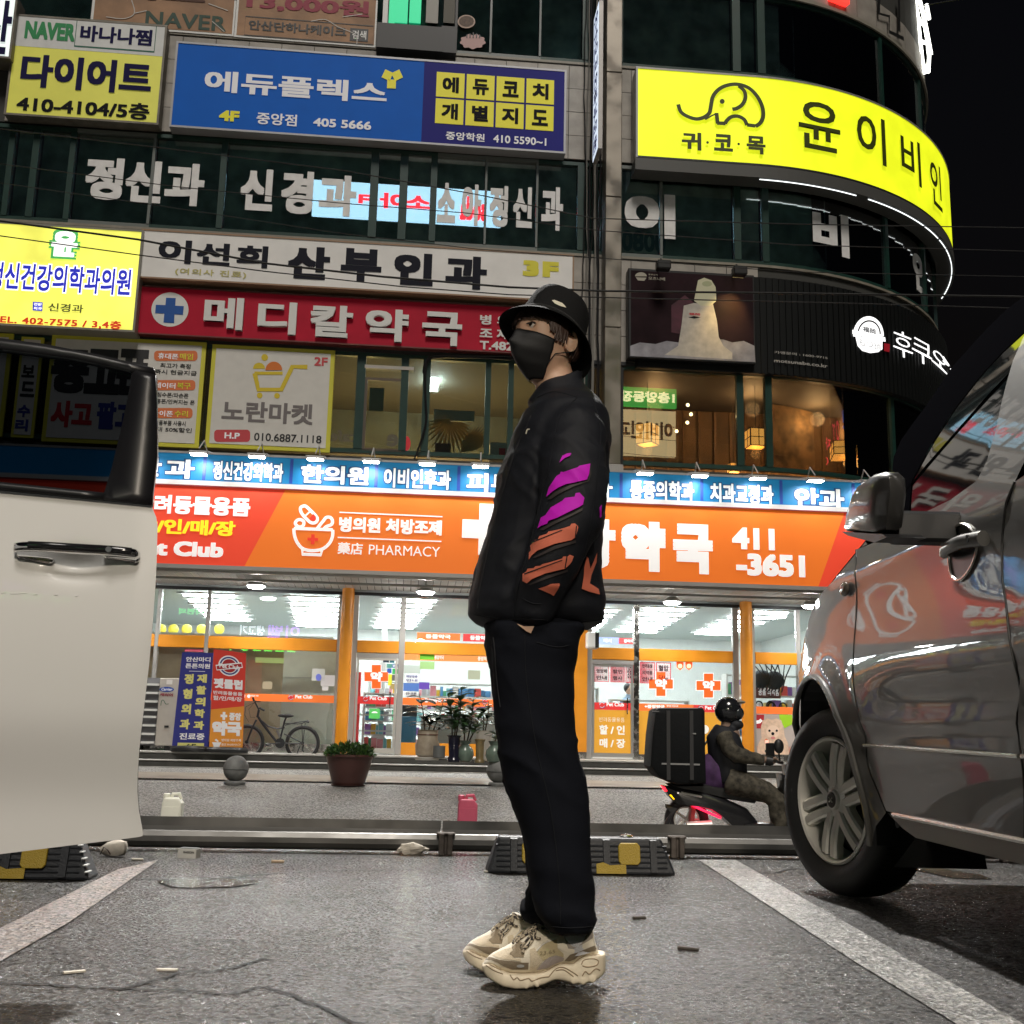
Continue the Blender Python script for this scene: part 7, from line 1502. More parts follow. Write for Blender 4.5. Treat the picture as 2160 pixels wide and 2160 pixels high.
# mirror
mp = at_x('d7', 575, 1440, 1.06)
mt_ = thing('mirror_ref', 'x', 'x') if False else None
ml = mat('mirror_housing', (.03, .029, .028), .35, coat=.5)
P4 = [at_x('d7', x, y, 1.06) for x, y in ((440, 1570), (450, 1490), (500, 1330), (540, 1270), (620, 1212), (690, 1195), (712, 1215), (718, 1330), (700, 1470), (690, 1560), (640, 1590), (540, 1585))]
rings = []
cy2 = sum(p.y for p in P4)/len(P4); cz2 = sum(p.z for p in P4)/len(P4)
for s_, dx in ((.55, -.03), (.85, -.018), (1.0, 0), (1.0, .035), (.9, .05), (.6, .06)): rings.append([Vector((1.06+dx, cy2+(p.y-cy2)*s_, cz2+(p.z-cz2)*s_)) for p in P4])
mir = B().ring_loft(rings).build('wing_mirror', ml, vt, smooth=50)
lowp = [at_x('d7', x, y, 1.06) for x, y in ((428, 1575), (690, 1590), (720, 1610), (640, 1645), (470, 1600))]
B().ring_loft([[p + Vector((-.01, 0, 0)) for p in lowp], [p + Vector((.10, 0, 0)) for p in lowp]]).build('mirror_base', M['black'], mir)
B().box(1.10, 1.32, cy2-.08, cy2+.0, cz2-.12, cz2-.03).build('mirror_arm', M['black'], vt, bevel=.01)
fx = at_x('d7', 675, 1400, 1.05)
# front wheel
sa = R(17); ax = Vector((-math.cos(sa), -math.sin(sa), 0)); side = Vector((math.sin(sa)*-1, math.cos(sa), 0)); side = Vector((-ax.y, ax.x, 0))
def make_wheel(cen, ax, par):
    fw = Vector((-ax.y, ax.x, 0)); upv = Vector((0, 0, 1))
    W_ = lambda r, a, o: cen + (fw*math.cos(a) + upv*math.sin(a))*r + ax*o
    def lat(prof, n=64):
        b = B(); rings = [[W_(r, 2*math.pi*k/n, o) for k in range(n)] for r, o in prof]; b.ring_loft(rings, cap=False); return b
    ty_ = lat([(.235, .085), (.26, .105), (.30, .115), (.335, .108), (.352, .085), (.360, .05), (.362, 0), (.360, -.05), (.350, -.09), (.32, -.11), (.235, -.10)]).build('tyre', mat('tyre_rubber', (.016, .016, .017), .6, bump=.1, bs=60), par, smooth=50)
    b = B()
    for k in range(96):                 # tread grooves
        a = 2*math.pi*k/96; da = .012
        for o0, o1 in ((-.085, -.035), (-.02, .02), (.035, .085)): b.add([W_(.3625, a, o0), W_(.3625, a+da, o0), W_(.3625, a+da+.02, o1), W_(.3625, a+.02, o1)], [(0, 1, 2, 3)])
    b.build('tread', mat('tread_black', (.004, .004, .004), .9), ty_)['kind'] = 'stuff'
    al = mat('alloy', (.82, .80, .75), .38, metal=.35); ald = mat('rim_inner', (.10, .095, .085), .4, metal=.7)
    rim = lat([(.243, .078), (.243, .098), (.236, .104), (.228, .098), (.222, .07), (.214, .05), (.20, -.04), (.21, -.09)]).build('rim', al, par, smooth=35)
    lat([(.20, .0), (.20, -.02), (.02, -.02)]).build('brake_backing', M['black'], par); lat([(.155, .01), (.155, .0), (.05, .0)]).build('brake_disc', ald, par)
    for k in range(6):
        for s_ in (-1, 1):
            a0 = 2*math.pi*k/6 + .30; a1 = a0 + s_*.135; ai = a0 + s_*.52
            hw0, hw1 = .019, .022
            p0, p1 = W_(.050, ai, .075), W_(.218, a1, .088)
            d = (p1-p0).normalized(); sd = d.cross(ax).normalized()
            b = B(); rings = []
            for f, o_ in ((0, 0), (.35, .006), (.7, .004), (1, -.004)):
                q = p0.lerp(p1, f) + ax*o_; w = hw0*(1-f)+hw1*f; rings.append([q - sd*w - ax*.03, q - sd*w, q - sd*w*.6 + ax*.008, q + sd*w*.6 + ax*.008, q + sd*w, q + sd*w - ax*.03])
            b.ring_loft(rings).build('spoke', al, rim, smooth=35)
        a = 2*math.pi*k/6 + .30 + math.pi/6; b = B(); c = W_(.075, a, .07); b.tube([c - ax*.02, c + ax*.004], .020, 14).build('nut_recess', al, rim); B().tube([c, c + ax*.0055], .014, 12).build('wheel_nut', ald, rim)
    b = lat([(.07, .06), (.066, .078), (.040, .084), (.036, .096), (.0005, .10)]); b.build('hub_cap', al, rim, smooth=40)
    b = lat([(.030, .0985), (.026, .1005), (.0005, .1005)]); b.build('centre_badge', ald, rim)
    for s_ in (-1, 1): B().tube([W_(.014, math.pi/2 + s_*.9, .102), W_(.002, 0, .1035) , W_(.014, -math.pi/2 - s_*.9 + (0), .102)], .0025, 5).build('badge_mark', al, rim)
wv = thing('x', 'x', 'x') if False else vt
fwn = bpy.data.objects.new('front_wheel', None); col.objects.link(fwn); fwn.parent = vt; fwn.location = root_matrix(vt).inverted() @ Vector((1.35, WC_Y, WC_Z))
make_wheel(Vector((1.365, WC_Y, WC_Z-.012)), ax, fwn)
# mud flap and inner trim behind the wheel
B().add([VS(-.03)(4.05, .50), VS(-.03)(3.95, .30), VS(-.03)(4.0, .17), VS(-.35)(4.0, .17), VS(-.35)(4.05, .5), VS(-.03)(4.10, .17), VS(-.35)(4.10, .17)], [(0, 1, 2, 3, 4)]).build('mud_flap', M['black'], vt)
rwn = bpy.data.objects.new('rear_wheel', None); col.objects.link(rwn); rwn.parent = vt; rwn.location = root_matrix(vt).inverted() @ Vector((1.4, 1.2, WC_Z))
W2 = Vector((1.42, 1.1, WC_Z-.012)); bb = B(); bb.torus(W2, .28, .085, (1, 0, 0), 40, 10, 1.2); bb.build('tyre', mat('tyre_rubber'), rwn, smooth=True); B().disc(W2, .22, (1, 0, 0), 32, .12).build('rim', mat('alloy'), rwn)

# ------------------------------------------------------------------ white minivan on the left: open front door and the body it hangs on
wpaint = mat('white_pearl_paint', (.67, .665, .65), .45, coat=.12)
ct = thing('white_minivan', 'white minivan at the left edge with its front door swung wide open', 'van', (-2.9, 3.3, 0))
DY = R(7); dT, dN = Vector((math.cos(DY), math.sin(DY), 0)), Vector((-math.sin(DY), math.cos(DY), 0)); dO = Vector((-.86, 2.72, 0))
def dpt(c, x, y): p = on_plane(c, x, y, dO, dN); return ((p-dO).dot(dT), p.z)
hc = dpt('e1', 545, 1790)
def dsurf(off=0.0):
    def f(a, z):
        b = .03*math.exp(-((z-.80)/.35)**2) - .035*smst(.62, .38, z) + .03*smst(.40, .30, z)*0
        b -= .030*math.exp(-((a-hc[0])/.062)**2 - ((z-hc[1]-.005)/.030)**2)
        b -= .10*max(0, z-1.12)**1.3
        b -= 1.6*max(0, a+.035)**1.6 if a > -.035 else 0
        return dO + dT*a - dN*(b+off) + Vector((0, 0, z))
    return f
dz = bpy.data.objects.new('front_door', None); col.objects.link(dz); dz.parent = ct; dz.location = root_matrix(ct).inverted() @ (dO + Vector((-1.1, 0, .7)))
E1 = lambda l: [dpt('e1', *p) for p in l]; E2_ = lambda l: [dpt('e2', *p) for p in l]
low = E1([(-600, 1200), (0, 1262), (600, 1320), (1076, 1368), (1086, 1400), (1103, 1440), (1113, 1500), (1109, 1750)]) + E2_([(968, 0), (955, 200), (930, 480), (895, 760), (860, 1000), (842, 1150), (835, 1260), (840, 1380), (856, 1480), (862, 1525), (858, 1542), (840, 1547), (400, 1600), (0, 1650), (-700, 1740)])
lowp = [(-1.12, low[0][1]+.02)] + low + [(-1.12, .24)]
skin('door_panel', lowp, dsurf(), wpaint, dz, .035, fine=(hc[0]-.15, hc[0]+.15, hc[1]-.08, hc[1]+.07, .009))
upper_o = E1([(-900, 110), (0, 168), (300, 208), (700, 288), (1075, 382), (1088, 430), (1104, 900), (1106, 1000), (1080, 1290), (1078, 1360), (0, 1254), (-600, 1190)])
gp_ = E1([(-600, 1150), (-600, 190), (0, 238), (500, 305), (900, 392), (922, 420), (905, 560), (850, 850), (790, 1130), (748, 1282), (0, 1205)])
tint = glass('tinted_car_glass', (.04, .046, .055), .02)
skin('window_glass', gp_, dsurf(-.008), tint, dz, .06)
frame_parts = [upper_o[0:6] + E1([(950, 400), (922, 420), (900, 392), (500, 305), (0, 238), (-600, 190), (-900, 170)]),
   E1([(1088, 430), (1104, 900), (1106, 1000), (1080, 1290), (1078, 1360), (745, 1328), (748, 1282), (790, 1130), (850, 850), (905, 560), (922, 420), (950, 400)]),
   E1([(748, 1282), (745, 1328), (0, 1254), (-600, 1190), (-600, 1150), (0, 1205)])]
dblk = mat('door_frame_black', (.010, .010, .012), .35)
for f_ in frame_parts: skin('window_frame', f_, dsurf(0), dblk, dz, .05, thick=.03)
skin('pillar_reflection', E1([(952, 415), (985, 425), (945, 860), (865, 1290), (838, 1288), (905, 850), (935, 600)]), dsurf(.006), mat('brown_reflection', (.09, .06, .045), .12, coat=.5), dz, .03)  # brown reflection on the pillar painted as a strip of its own
vline_ = lambda pts, w, m, nm, off=.004: B().tube([dsurf(off)(*p) for p in smooth_pts(pts, 3)], w/2, 5).build(nm, m, dz, smooth=True)
vline_(E1([(922, 420), (905, 560), (850, 850), (790, 1130), (748, 1282)]), .006, mat('grey_seal', (.10, .11, .12), .4), 'glass_seal'); vline_(E1([(0, 1262), (600, 1318), (1076, 1366)]), .006, mat('grey_seal'), 'belt_seal')
vline_(E1([(0, 238), (500, 305), (900, 392), (1070, 430)]), .004, mat('grey_seal'), 'glass_seal')
# chrome handle
chm = mat('chrome', (.75, .75, .75), .08, metal=1); gb = mat('gloss_black', (.012, .012, .014), .1)
hp = E1([(130, 1672), (250, 1668), (560, 1682), (850, 1702), (1000, 1716)])
rings = []
for i, (a, z) in enumerate(smooth_pts(hp, 5)):
    n_ = len(smooth_pts(hp, 5)); f = i/(n_-1); o_ = .012 + .028*math.sin(math.pi*min(1, max(0, f))) ** .4; h = .012*(1 if .03 < f < .97 else .6); c = dsurf(o_)(a, z)
    rings.append([c + Vector((0, 0, 1))*h*math.sin(t_) - dN*.010*math.cos(t_) for t_ in [2*math.pi*k/12 for k in range(12)]])
hd = B().ring_loft(rings).build('door_handle', chm, dz, smooth=True)
rings2 = [[c + (-dN*.0025 if True else 0) for c in r] for r in rings[5:-3]]
B().ring_loft([[sum(r, Vector())/12 + (v - sum(r, Vector())/12)*.86 + Vector((0, 0, .0022)) - dN*.0035 for v in r] for r in rings[5:-2]]).build('grip_insert', gb, hd, smooth=True)
a_, z_ = E1([(810, 1695)])[0]; B().tube([dsurf(.055)(a_, z_), dsurf(.052)(a_, z_)], .007, 10).build('lock_button', mat('grey_seal'), hd)
for x0, x1 in ((135, 400), (735, 1000)):
    q = E1([(x0, 1712), (x1, 1745 if x0 > 500 else 1735), (x1-20, 1775), (x0+30, 1740)]); b = B(); b.add([dsurf(.018)(*p) for p in q] + [dsurf(-.01)(*p) for p in q], [(0, 1, 2, 3), (4, 7, 6, 5), (0, 4, 5, 1), (1, 5, 6, 2), (2, 6, 7, 3), (3, 7, 4, 0)]); b.build('handle_mount', chm, hd, bevel=.004)
for x, y, w_ in ((45, 40, .010), (115, 46, .020), (165, 44, .018), (240, 52, .010), (365, 54, .009), (490, 62, .005)):
    a_, z_ = dpt('e2', x, y); B().tube([dsurf(.0008)(a_-w_/2, z_), dsurf(.0008)(a_+w_/2, z_+.001)], .0008, 4).build('scratch', mat('scratch_white', (.8, .8, .78), .5), dz)
# inner face of the door
skin('door_lining', [(p[0]*.97-.012, p[1]) for p in lowp], lambda a, z: dsurf(-.07)(a, z), M['dark'], dz, .12)
# body: built from the hinge back to the rear and forward to the bonnet, all beyond the left edge of the frame
hx = -1.98
prof_b = [(-1.0, .30), (-1.05, .62), (-.85, .92), (-.2, 1.02), (.3, 1.12), (1.2, 1.62), (1.7, 1.74), (4.3, 1.74), (4.75, 1.5), (4.85, .95), (4.82, .35)]
# (distance behind the front axle line, height): nose towards the camera
yb = lambda v: 1.45 + v
rings = []
for x, s_ in ((hx, .0), (hx-.05, .03), (hx-.9, .06), (hx-1.75, .03), (hx-1.8, 0)):
    rings.append([(x + (.16*max(0, z-1.0) if x > hx-.5 else -.16*max(0, z-1.0) if x < hx-1.3 else 0), yb(v) + (-.05*s_/.06 if v < 0 else 0), z + s_*.4*(1 if z > .9 else 0)) for v, z in prof_b])
RB = lambda p: Vector((hx, 2.6, 0)) + Matrix.Rotation(R(15), 3, 'Z') @ (Vector(p) - Vector((hx, 2.6, 0)))
bd_ = B().ring_loft(rings).build('body', wpaint, ct, smooth=30, W=RB)
sg_ = [(.75, 1.08), (1.25, 1.55), (4.1, 1.58), (4.5, 1.12)]
B().add([(hx+.012+.16*max(0, z-1.0)*-1*-1+.0, yb(v), z) for v, z in sg_], [(0, 1, 2, 3)]).build('side_glass', cgl, ct, W=RB)
for vy in (.35, 3.75):
    c = Vector((hx-.10, yb(vy)-.0, .34)); w = B().torus(c, .26, .085, (1, 0, 0), 36, 10, 1.25).build('wheel', mat('tyre_rubber'), ct, smooth=True, W=RB); B().disc(c, .21, (1, 0, 0), 30, .16).build('rim', mat('alloy'), w, W=RB); B().disc((hx+.006, c.y, c.z+.02), .40, (1, 0, 0), 36, .006).build('arch', M['black'], ct, W=RB)
# ------------------------------------------------------------------ bodies and clothes: lofts joined into one continuous surface
def fuse(name, b, voxel, smooth_it, mt, parent, disp=None, sub=False):
    me = bpy.data.meshes.new('fuse_tmp'); me.from_pydata([tuple(v) for v in b.v], [], b.f)
    bm = bmesh.new(); bm.from_mesh(me); bmesh.ops.recalc_face_normals(bm, faces=bm.faces); bm.to_mesh(me); bm.free()
    o = bpy.data.objects.new('fuse_tmp', me); col.objects.link(o)
    r = o.modifiers.new('r', 'REMESH'); r.mode = 'VOXEL'; r.voxel_size = voxel
    s = o.modifiers.new('s', 'SMOOTH'); s.factor = .6; s.iterations = smooth_it
    dg = bpy.context.evaluated_depsgraph_get(); m2 = bpy.data.meshes.new_from_object(o.evaluated_get(dg))
    bpy.data.objects.remove(o); bpy.data.meshes.remove(me)
    if disp:
        ns = [v.normal.copy() for v in m2.vertices]
        for v, n in zip(m2.vertices, ns): v.co = v.co + n * disp(v.co, n)
    vs = [v.co.copy() for v in m2.vertices]; fs_ = [tuple(p.vertices) for p in m2.polygons]; bpy.data.meshes.remove(m2)
    ob = link_mesh(name, bpy.data.meshes.new(name), vs, fs_, mt, parent, smooth='all', recalc=False)
    return ob, BVHTree.FromPolygons([tuple(v) for v in vs], fs_)
def srings(st, Y, n=28, p=2.3):         # st: (crop, y, xl, xr, half thickness, y offset)
    rings = []
    for c, y, xl, xr, b_, dy in st:
        a, d = at_y(c, xl, y, Y+dy), at_y(c, xr, y, Y+dy); m = (a+d)/2; ax_ = (d.x-a.x)/2; r = []
        for k in range(n):
            t_ = 2*math.pi*k/n; cs, sn = math.cos(t_), math.sin(t_)
            r.append((m.x + ax_*math.copysign(abs(cs)**(2/p), cs), Y+dy + b_*math.copysign(abs(sn)**(2/p), sn), m.z + (d.z-a.z)/2*cs))
        rings.append(r)
    return rings
def decal(name, c, pts, bvh, mt, parent, off=.0015, step=4.0):
    def surf(x, y):
        v = ray(c, x, -y).normalized(); h = bvh.ray_cast(EYEV, v)
        if h[0] is None:
            h = bvh.find_nearest(EYEV + v*2.8); return h[0] - v*off
        return h[0] - v*off
    return skin(name, [(x, -y) for x, y in pts], surf, mt, parent, step)
YM = 2.90
gp_ = at_z('e4', 1000, 1250)
man = thing('person', 'young man in a black bucket hat, mask and jacket standing in profile', 'person', (.07, YM, 0))
skin_m = mat('skin', (.58, .36, .25), .5, var=.05, vs=30)
skin_m.node_tree.nodes['Principled BSDF'].inputs['Subsurface Weight'].default_value = .08
jk = mat('black_jacket', (.007, .008, .012), .6, spec=.3, bump=.25, bs=900, rv=.05, vs=5); tr = mat('navy_black_trousers', (.005, .006, .010), .85, spec=.15, bump=.25, bs=1200)

# head placement: centre, forward (left of the picture and a little to the camera), slightly raised
HC = at_y('d6', 478, 372, YM-.01); hy = R(40); tilt = R(9)
hf = Vector((-math.cos(hy)*math.cos(tilt), -math.sin(hy)*math.cos(tilt), math.sin(tilt))); hl = Vector((math.sin(hy), -math.cos(hy), 0)); hu = hl.cross(hf)*-1
if hu.z < 0: hu = -hu
HS = 1.0
def HW(f, l, u): return HC + hf*f*HS + hl*l*HS + hu*u*HS
def head_pt(az, el, off=0.0):           # az from forward to the near (left) side
    ca, sa, ce, se = math.cos(az), math.sin(az), math.cos(el), math.sin(el)
    f, l, u = .092*ce*ca, .074*ce*sa, .118*se
    low = smst(.02, -.115, u)
    l *= 1 - .38*low*(.5+.5*max(0, ca)) ; 
    if f < 0: f *= 1 - .55*low
    else: f *= 1 - .10*low
    front = max(0, ca)*ce
    f += .012*math.exp(-((u+.10)/.022)**2)*front                       # chin
    f += .010*math.exp(-((u-.035)/.02)**2)*front                       # brow
    f += .024*math.exp(-(az/.17)**2)*smst(.03, -.028, u)*smst(-.048, -.030, u)*front   # nose
    f += .008*math.exp(-(az/.35)**2)*math.exp(-((u+.066)/.014)**2)*front   # lips
    f -= .012*math.exp(-((abs(az)-.36)/.16)**2 - ((u-.020)/.016)**2)*front # eye sockets
    n = Vector((f/.092**2, l/.074**2, u/.118**2)).normalized()*off
    return HW(f+n.x, l+n.y, u+n.z)
b = B(); n1, n2 = 56, 44; rings = []
for i in range(n2+1):
    el = -math.pi/2*.985 + math.pi*.985*i/n2; rings.append([head_pt(2*math.pi*k/n1, el) for k in range(n1)])
b.ring_loft(rings)
neck0, neck1 = HW(-.025, 0, -.05), at_y('d6', 540, 640, YM); b.tube([neck0, neck0.lerp(neck1, .5), neck1], [.052, .054, .06], 18)
# plain body inside the clothes, arms down to hands resting in the pockets
X = lambda c, x, y, dy=0: at_y(c, x, y, YM+dy)
b.tube([X('d6', 560, 640), X('d6', 540, 900), X('d6', 500, 1300), X('d6', 440, 1750), X('e8', 480, 250)], [.06, .11, .11, .10, .09], 18)
for sgn in (-1, 1):
    b.tube([X('d6', 600, 760, .12*sgn), X('d6', 640, 860, .17*sgn), X('d6', 640, 1280, .19*sgn), X('d6', 465, 1700, .15*sgn), X('d6', 395, 1820, .10*sgn)], [.045, .04, .034, .027, .022], 14)
    w = X('d6', 385, 1830, .075*sgn); b.tube([w, w + Vector((-.02, 0, -.05)), w + Vector((-.03, 0, -.10))], [.024, .034, .030], 12)
    for k in range(4): q = w + Vector((-.052+.018*k, 0, -.09)); b.tube([q, q + Vector((-.008, .006*sgn, -.035)), q + Vector((-.002, .014*sgn, -.065+.006*abs(k-1.5)))], [.0088, .008, .006], 8)
    q = w + Vector((-.04, 0, -.03)); b.tube([q, q + Vector((-.03, 0, -.025)), q + Vector((-.035, 0, -.055))], [.010, .009, .007], 8)
    b.tube([X('e8', 500, 250, .09*sgn), X('e8', 560, 1100, .09*sgn), X('e8', 650, 1900, .09*sgn), X('e8', 690, 1935, .09*sgn)], [.08, .055, .036, .022], 14)
body, bbv = fuse('body', b, .0055, 3, skin_m, man)
# ear
def ear(side, parent):
    e0 = HW(-.012, side*.070, -.004); b = B(); out = []
    for k in range(20):
        t_ = 2*math.pi*k/20; r1 = .030 + .004*math.cos(t_-.6); out.append((math.cos(t_)*.019, math.sin(t_)*r1))
    def P(a, h, d): return e0 + hf*(a*-1*.9) + hu*h + hl*side*(d + .012*(1 if a > 0 else 0)*abs(a)/.019)
    rings = [[P(a*s, h*s, d) for a, h in out] for s, d in ((.8, -.004), (1.0, .004), (1.0, .010), (.86, .012), (.70, .006), (.4, .003), (.1, .003))]
    b.ring_loft(rings); return b.build('ear', skin_m, parent, smooth=True)
ear(1, body); ear(-1, body)
# eyes
for sg in (1, -1):
    az = sg*.40; c = head_pt(az, math.asin(.020/.118), -.006); w = B().ball((0, 0, 0), (.0135, .0135, .0095), 16, 10)
    w.v = [tuple(c + hf*v[0] + hl*v[1] + hu*v[2]) for v in w.v]; ey = w.build('eye', mat('eye_white', (.62, .58, .54), .25), body, smooth=True)
    g = (hf + hl*.10 + hu*.18).normalized(); B().disc(c + g*.0125, .0058, g, 18, .002).build('iris', mat('iris_dark', (.012, .008, .006), .15), ey)
    for up_, hgt in ((1, .0062), (-1, -.0060)):
        P = [head_pt(az + sg*.0 + dx, math.asin((.020 + hgt*(1-(dx/.19)**2) + .001*(-dx*sg*3))/.118), .0022) for dx in [(-.19 + .38*k/10) for k in range(11)]]
        B().tube(P, [.0016]+[.0026 if up_ > 0 else .0018]*9+[.0014], 6).build('eyelid', skin_m if up_ < 0 else mat('lash_dark', (.03, .02, .018), .6), body, smooth=True)
    P = [head_pt(az + dx, math.asin((.044 + .004*(1-(dx/.2)**2))/.118), .003) for dx in [(-.2+.4*k/6) for k in range(7)]]; B().tube(P, [.001, .003, .0035, .0035, .003, .002, .001], 6).build('eyebrow', mat('hair_brown', (.045, .022, .016), .55), body, smooth=True)
# mask
mk = mat('black_mask', (.008, .008, .009), .6, spec=.3, bump=.15, bs=700)
def mask_pt(s, t_):                     # s: -1..1 across, t: 0 top .. 1 under the chin
    az = s*1.24; u = -.006 + (-.108)*t_ + .012*(1-abs(s))*(1-t_) - .008*abs(s)*(1-2*t_)
    el = math.asin(max(-.97, min(.97, u/.118))); p = head_pt(az, el, .004 + .010*math.sin(math.pi*min(1, t_*1.1))*(1-abs(s)**1.5))
    tent = .016*math.exp(-(s/.42)**2)*math.exp(-((t_-.42)/.30)**2) - .010*math.exp(-(s/.16)**2)*math.exp(-((t_-.22)/.16)**2)
    p += hf*tent
    if t_ > .75: p = p + hf*.012*(t_-.75)/.25*(1-abs(s))
    pl = .0016*math.sin(t_*2*math.pi*3.2)*(1 - abs(s)*.4); return p + hf*pl
rings = [[mask_pt(-1 + 2*k/36, i/30) for k in range(37)] for i in range(31)]
m_ = B().ring_loft(rings, cap=False, closed=False).build('face_mask', mk, man, smooth='all'); sm_ = m_.modifiers.new('solid', 'SOLIDIFY'); sm_.thickness = .002
for s in (1, -1):
    e = HW(-.026, s*.083, .014); e2 = HW(-.020, s*.082, -.030); top, bot = mask_pt(s*.98, .05), mask_pt(s*.98, .62)
    B().tube([top, head_pt(s*1.30, .12, .006), e], .0016, 6).build('ear_loop', mk, m_); B().tube([bot, head_pt(s*1.35, -.40, .004), e2], .0016, 6).build('ear_loop', mk, m_)
B().tube([mask_pt(-1+2*k/20, .0) for k in range(21)], .0016, 6).build('mask_hem', mk, m_, smooth=True)
# hair
hm = mat('hair_brown'); random.seed(4)
def lock(az, el0, el1, w, off, seed, parent, curl=0.0):
    rows = 7; vs = []; 
    for i in range(rows+1):
        f = i/rows; el = el0 + (el1-el0)*f; a = az + curl*f*f; ww = w*(1-.75*f**2.5)
        o_ = off*(1-.35*f) + .002*math.sin(seed+f*4)
        vs += [head_pt(a-ww, el, o_*.85), head_pt(a, el, o_+.0015), head_pt(a+ww, el, o_*.85)]
    b = B(); fs_ = []
    for i in range(rows): k = 3*i; fs_ += [(k, k+1, k+4, k+3), (k+1, k+2, k+5, k+4)]
    return vs, fs_
hb_ = B()
cap_r = [[head_pt(2*math.pi*k/40, el, .008) for k in range(40)] for el in [R(18), R(28), R(40), R(60), R(80)]]
hb_.ring_loft(cap_r)
back = [[head_pt(R(105) + (math.pi*2-R(210))*k/30, el, .009) for k in range(31)] for el in [R(-16), R(-8), R(4), R(20)]]
hb_.ring_loft(back, cap=False, closed=False)
for i in range(230):
    az = random.uniform(-1.5, 1.5); side = abs(az)
    bottom = R(17) + random.uniform(-.06, .04) if side < .95 else R(15) - (side-.95)*.95 + random.uniform(-.08, .05)
    if .95 < side: bottom = max(bottom, R(-8))
    vs, fs_ = lock(az, R(44), bottom, random.uniform(.05, .085), .012 + random.uniform(0, .005), i, None, random.uniform(-.12, .12) - (.08 if side < .9 else 0)); hb_.add(vs, fs_)
for i in range(90):
    az = random.uniform(1.45, 2.6)*random.choice((1, -1)); vs, fs_ = lock(az, R(40), R(-14)+random.uniform(-.1, .1) if abs(az) > 1.95 else R(8), random.uniform(.05, .08), .013, i, None); hb_.add(vs, fs_)
hb_.build('hair', hm, man, smooth='all')
# bucket hat: tipped back a little
ht = mat('hat_black', (.009, .009, .0095), .85, spec=.15, bump=.2, bs=900)
th = R(17); af = (hf*math.cos(th) + hu*math.sin(th)).normalized(); au = (hu*math.cos(th) - hf*math.sin(th)).normalized(); h0 = HW(-.008, 0, .053)
def HT(a, r, z, fr=1.0, sd=1.0): return h0 + af*r*math.cos(a)*.95*fr + hl*r*math.sin(a)*.84*sd + au*z
N = 56
prof = [(.020, .106), (.060, .103), (.083, .094), (.093, .075), (.099, .042), (.104, .008), (.106, .0)]
rings = [[HT(2*math.pi*k/N, r*(1+.01*math.sin(5*2*math.pi*k/N)), z) for k in range(N)] for r, z in prof]
def brim(r, z, k):
    a = 2*math.pi*k/N; return HT(a, r, z - .012*math.cos(a*2)*(r-.105)/.05 - .010*(1-math.cos(a))*(r-.105)/.05)
for r, z in ((.114, -.006), (.125, -.015), (.138, -.026), (.149, -.036), (.151, -.039)): rings.append([brim(r, z, k) for k in range(N)])
for r, z in ((.148, -.038), (.135, -.027), (.121, -.016), (.104, -.003), (.098, .02)): rings.append([brim(r, z, k) for k in range(N)])
hat = B().ring_loft(rings, cap=False); hat.f.append(tuple(range(N-1, -1, -1))); hat = hat.build('bucket_hat', ht, man, smooth=35)
for r, z in ((.108, -.001), (.1155, -.007), (.1225, -.013), (.1295, -.019), (.137, -.0255)): B().tube([brim(r, z+.0015, k) for k in range(N)] + [brim(r, z+.0015, 0)], .0006, 4).build('stitch_line', mat('stitch', (.03, .03, .03), .7), hat)
hb = BVHTree.FromPolygons([tuple(hat.matrix_basis @ v.co + Vector(man.location)) for v in hat.data.vertices], [tuple(p.vertices) for p in hat.data.polygons])
decal('hat_label', 'd6', [(506, 132), (520, 130), (560, 146), (574, 160), (581, 171), (545, 160), (520, 148)], hb, mat('label_cream', (.62, .58, .46), .6), hat, .0025, 6)

# jacket
jb = B()
jb.ring_loft(srings([('d6', 556, 470, 652, .060, 0), ('d6', 585, 425, 672, .070, 0), ('d6', 640, 415, 720, .085, 0), ('d6', 690, 402, 762, .14, 0), ('d6', 760, 352, 796, .19, 0), ('d6', 860, 292, 802, .215, 0), ('d6', 1000, 254, 786, .215, 0), ('d6', 1150, 214, 774, .21, 0), ('d6', 1300, 176, 770, .205, 0), ('d6', 1450, 138, 766, .20, 0), ('d6', 1600, 96, 768, .195, 0), ('d6', 1700, 76, 778, .19, 0), ('d6', 1770, 78, 785, .185, 0), ('d6', 1815, 108, 778, .165, 0), ('d6', 1838, 150, 735, .15, 0)], YM))
# collar leaning to the nape
jb.ring_loft([[tuple(X('d6', 510, 640) + Vector((.075*math.cos(a), .066*math.sin(a), -.02))) for a in [2*math.pi*k/24 for k in range(24)]], [tuple(X('d6', 535, 570) + Vector((.068*math.cos(a), .060*math.sin(a), .030*math.cos(a)))) for a in [2*math.pi*k/24 for k in range(24)]], [tuple(X('d6', 537, 558) + Vector((.067*math.cos(a), .059*math.sin(a), .033*math.cos(a)))) for a in [2*math.pi*k/24 for k in range(24)]]])
for sgn in (-1, 1):
    jb.tube([X('d6', 600, 760, .10*sgn), X('d6', 618, 840, .17*sgn), X('d6', 622, 1000, .205*sgn), X('d6', 615, 1150, .215*sgn), X('d6', 590, 1290, .22*sgn), X('d6', 530, 1450, .215*sgn), X('d6', 470, 1600, .205*sgn), X('d6', 420, 1740, .175*sgn), X('d6', 385, 1805, .14*sgn)], [.07, .082, .080, .078, .076, .070, .062, .052, .040], 20)
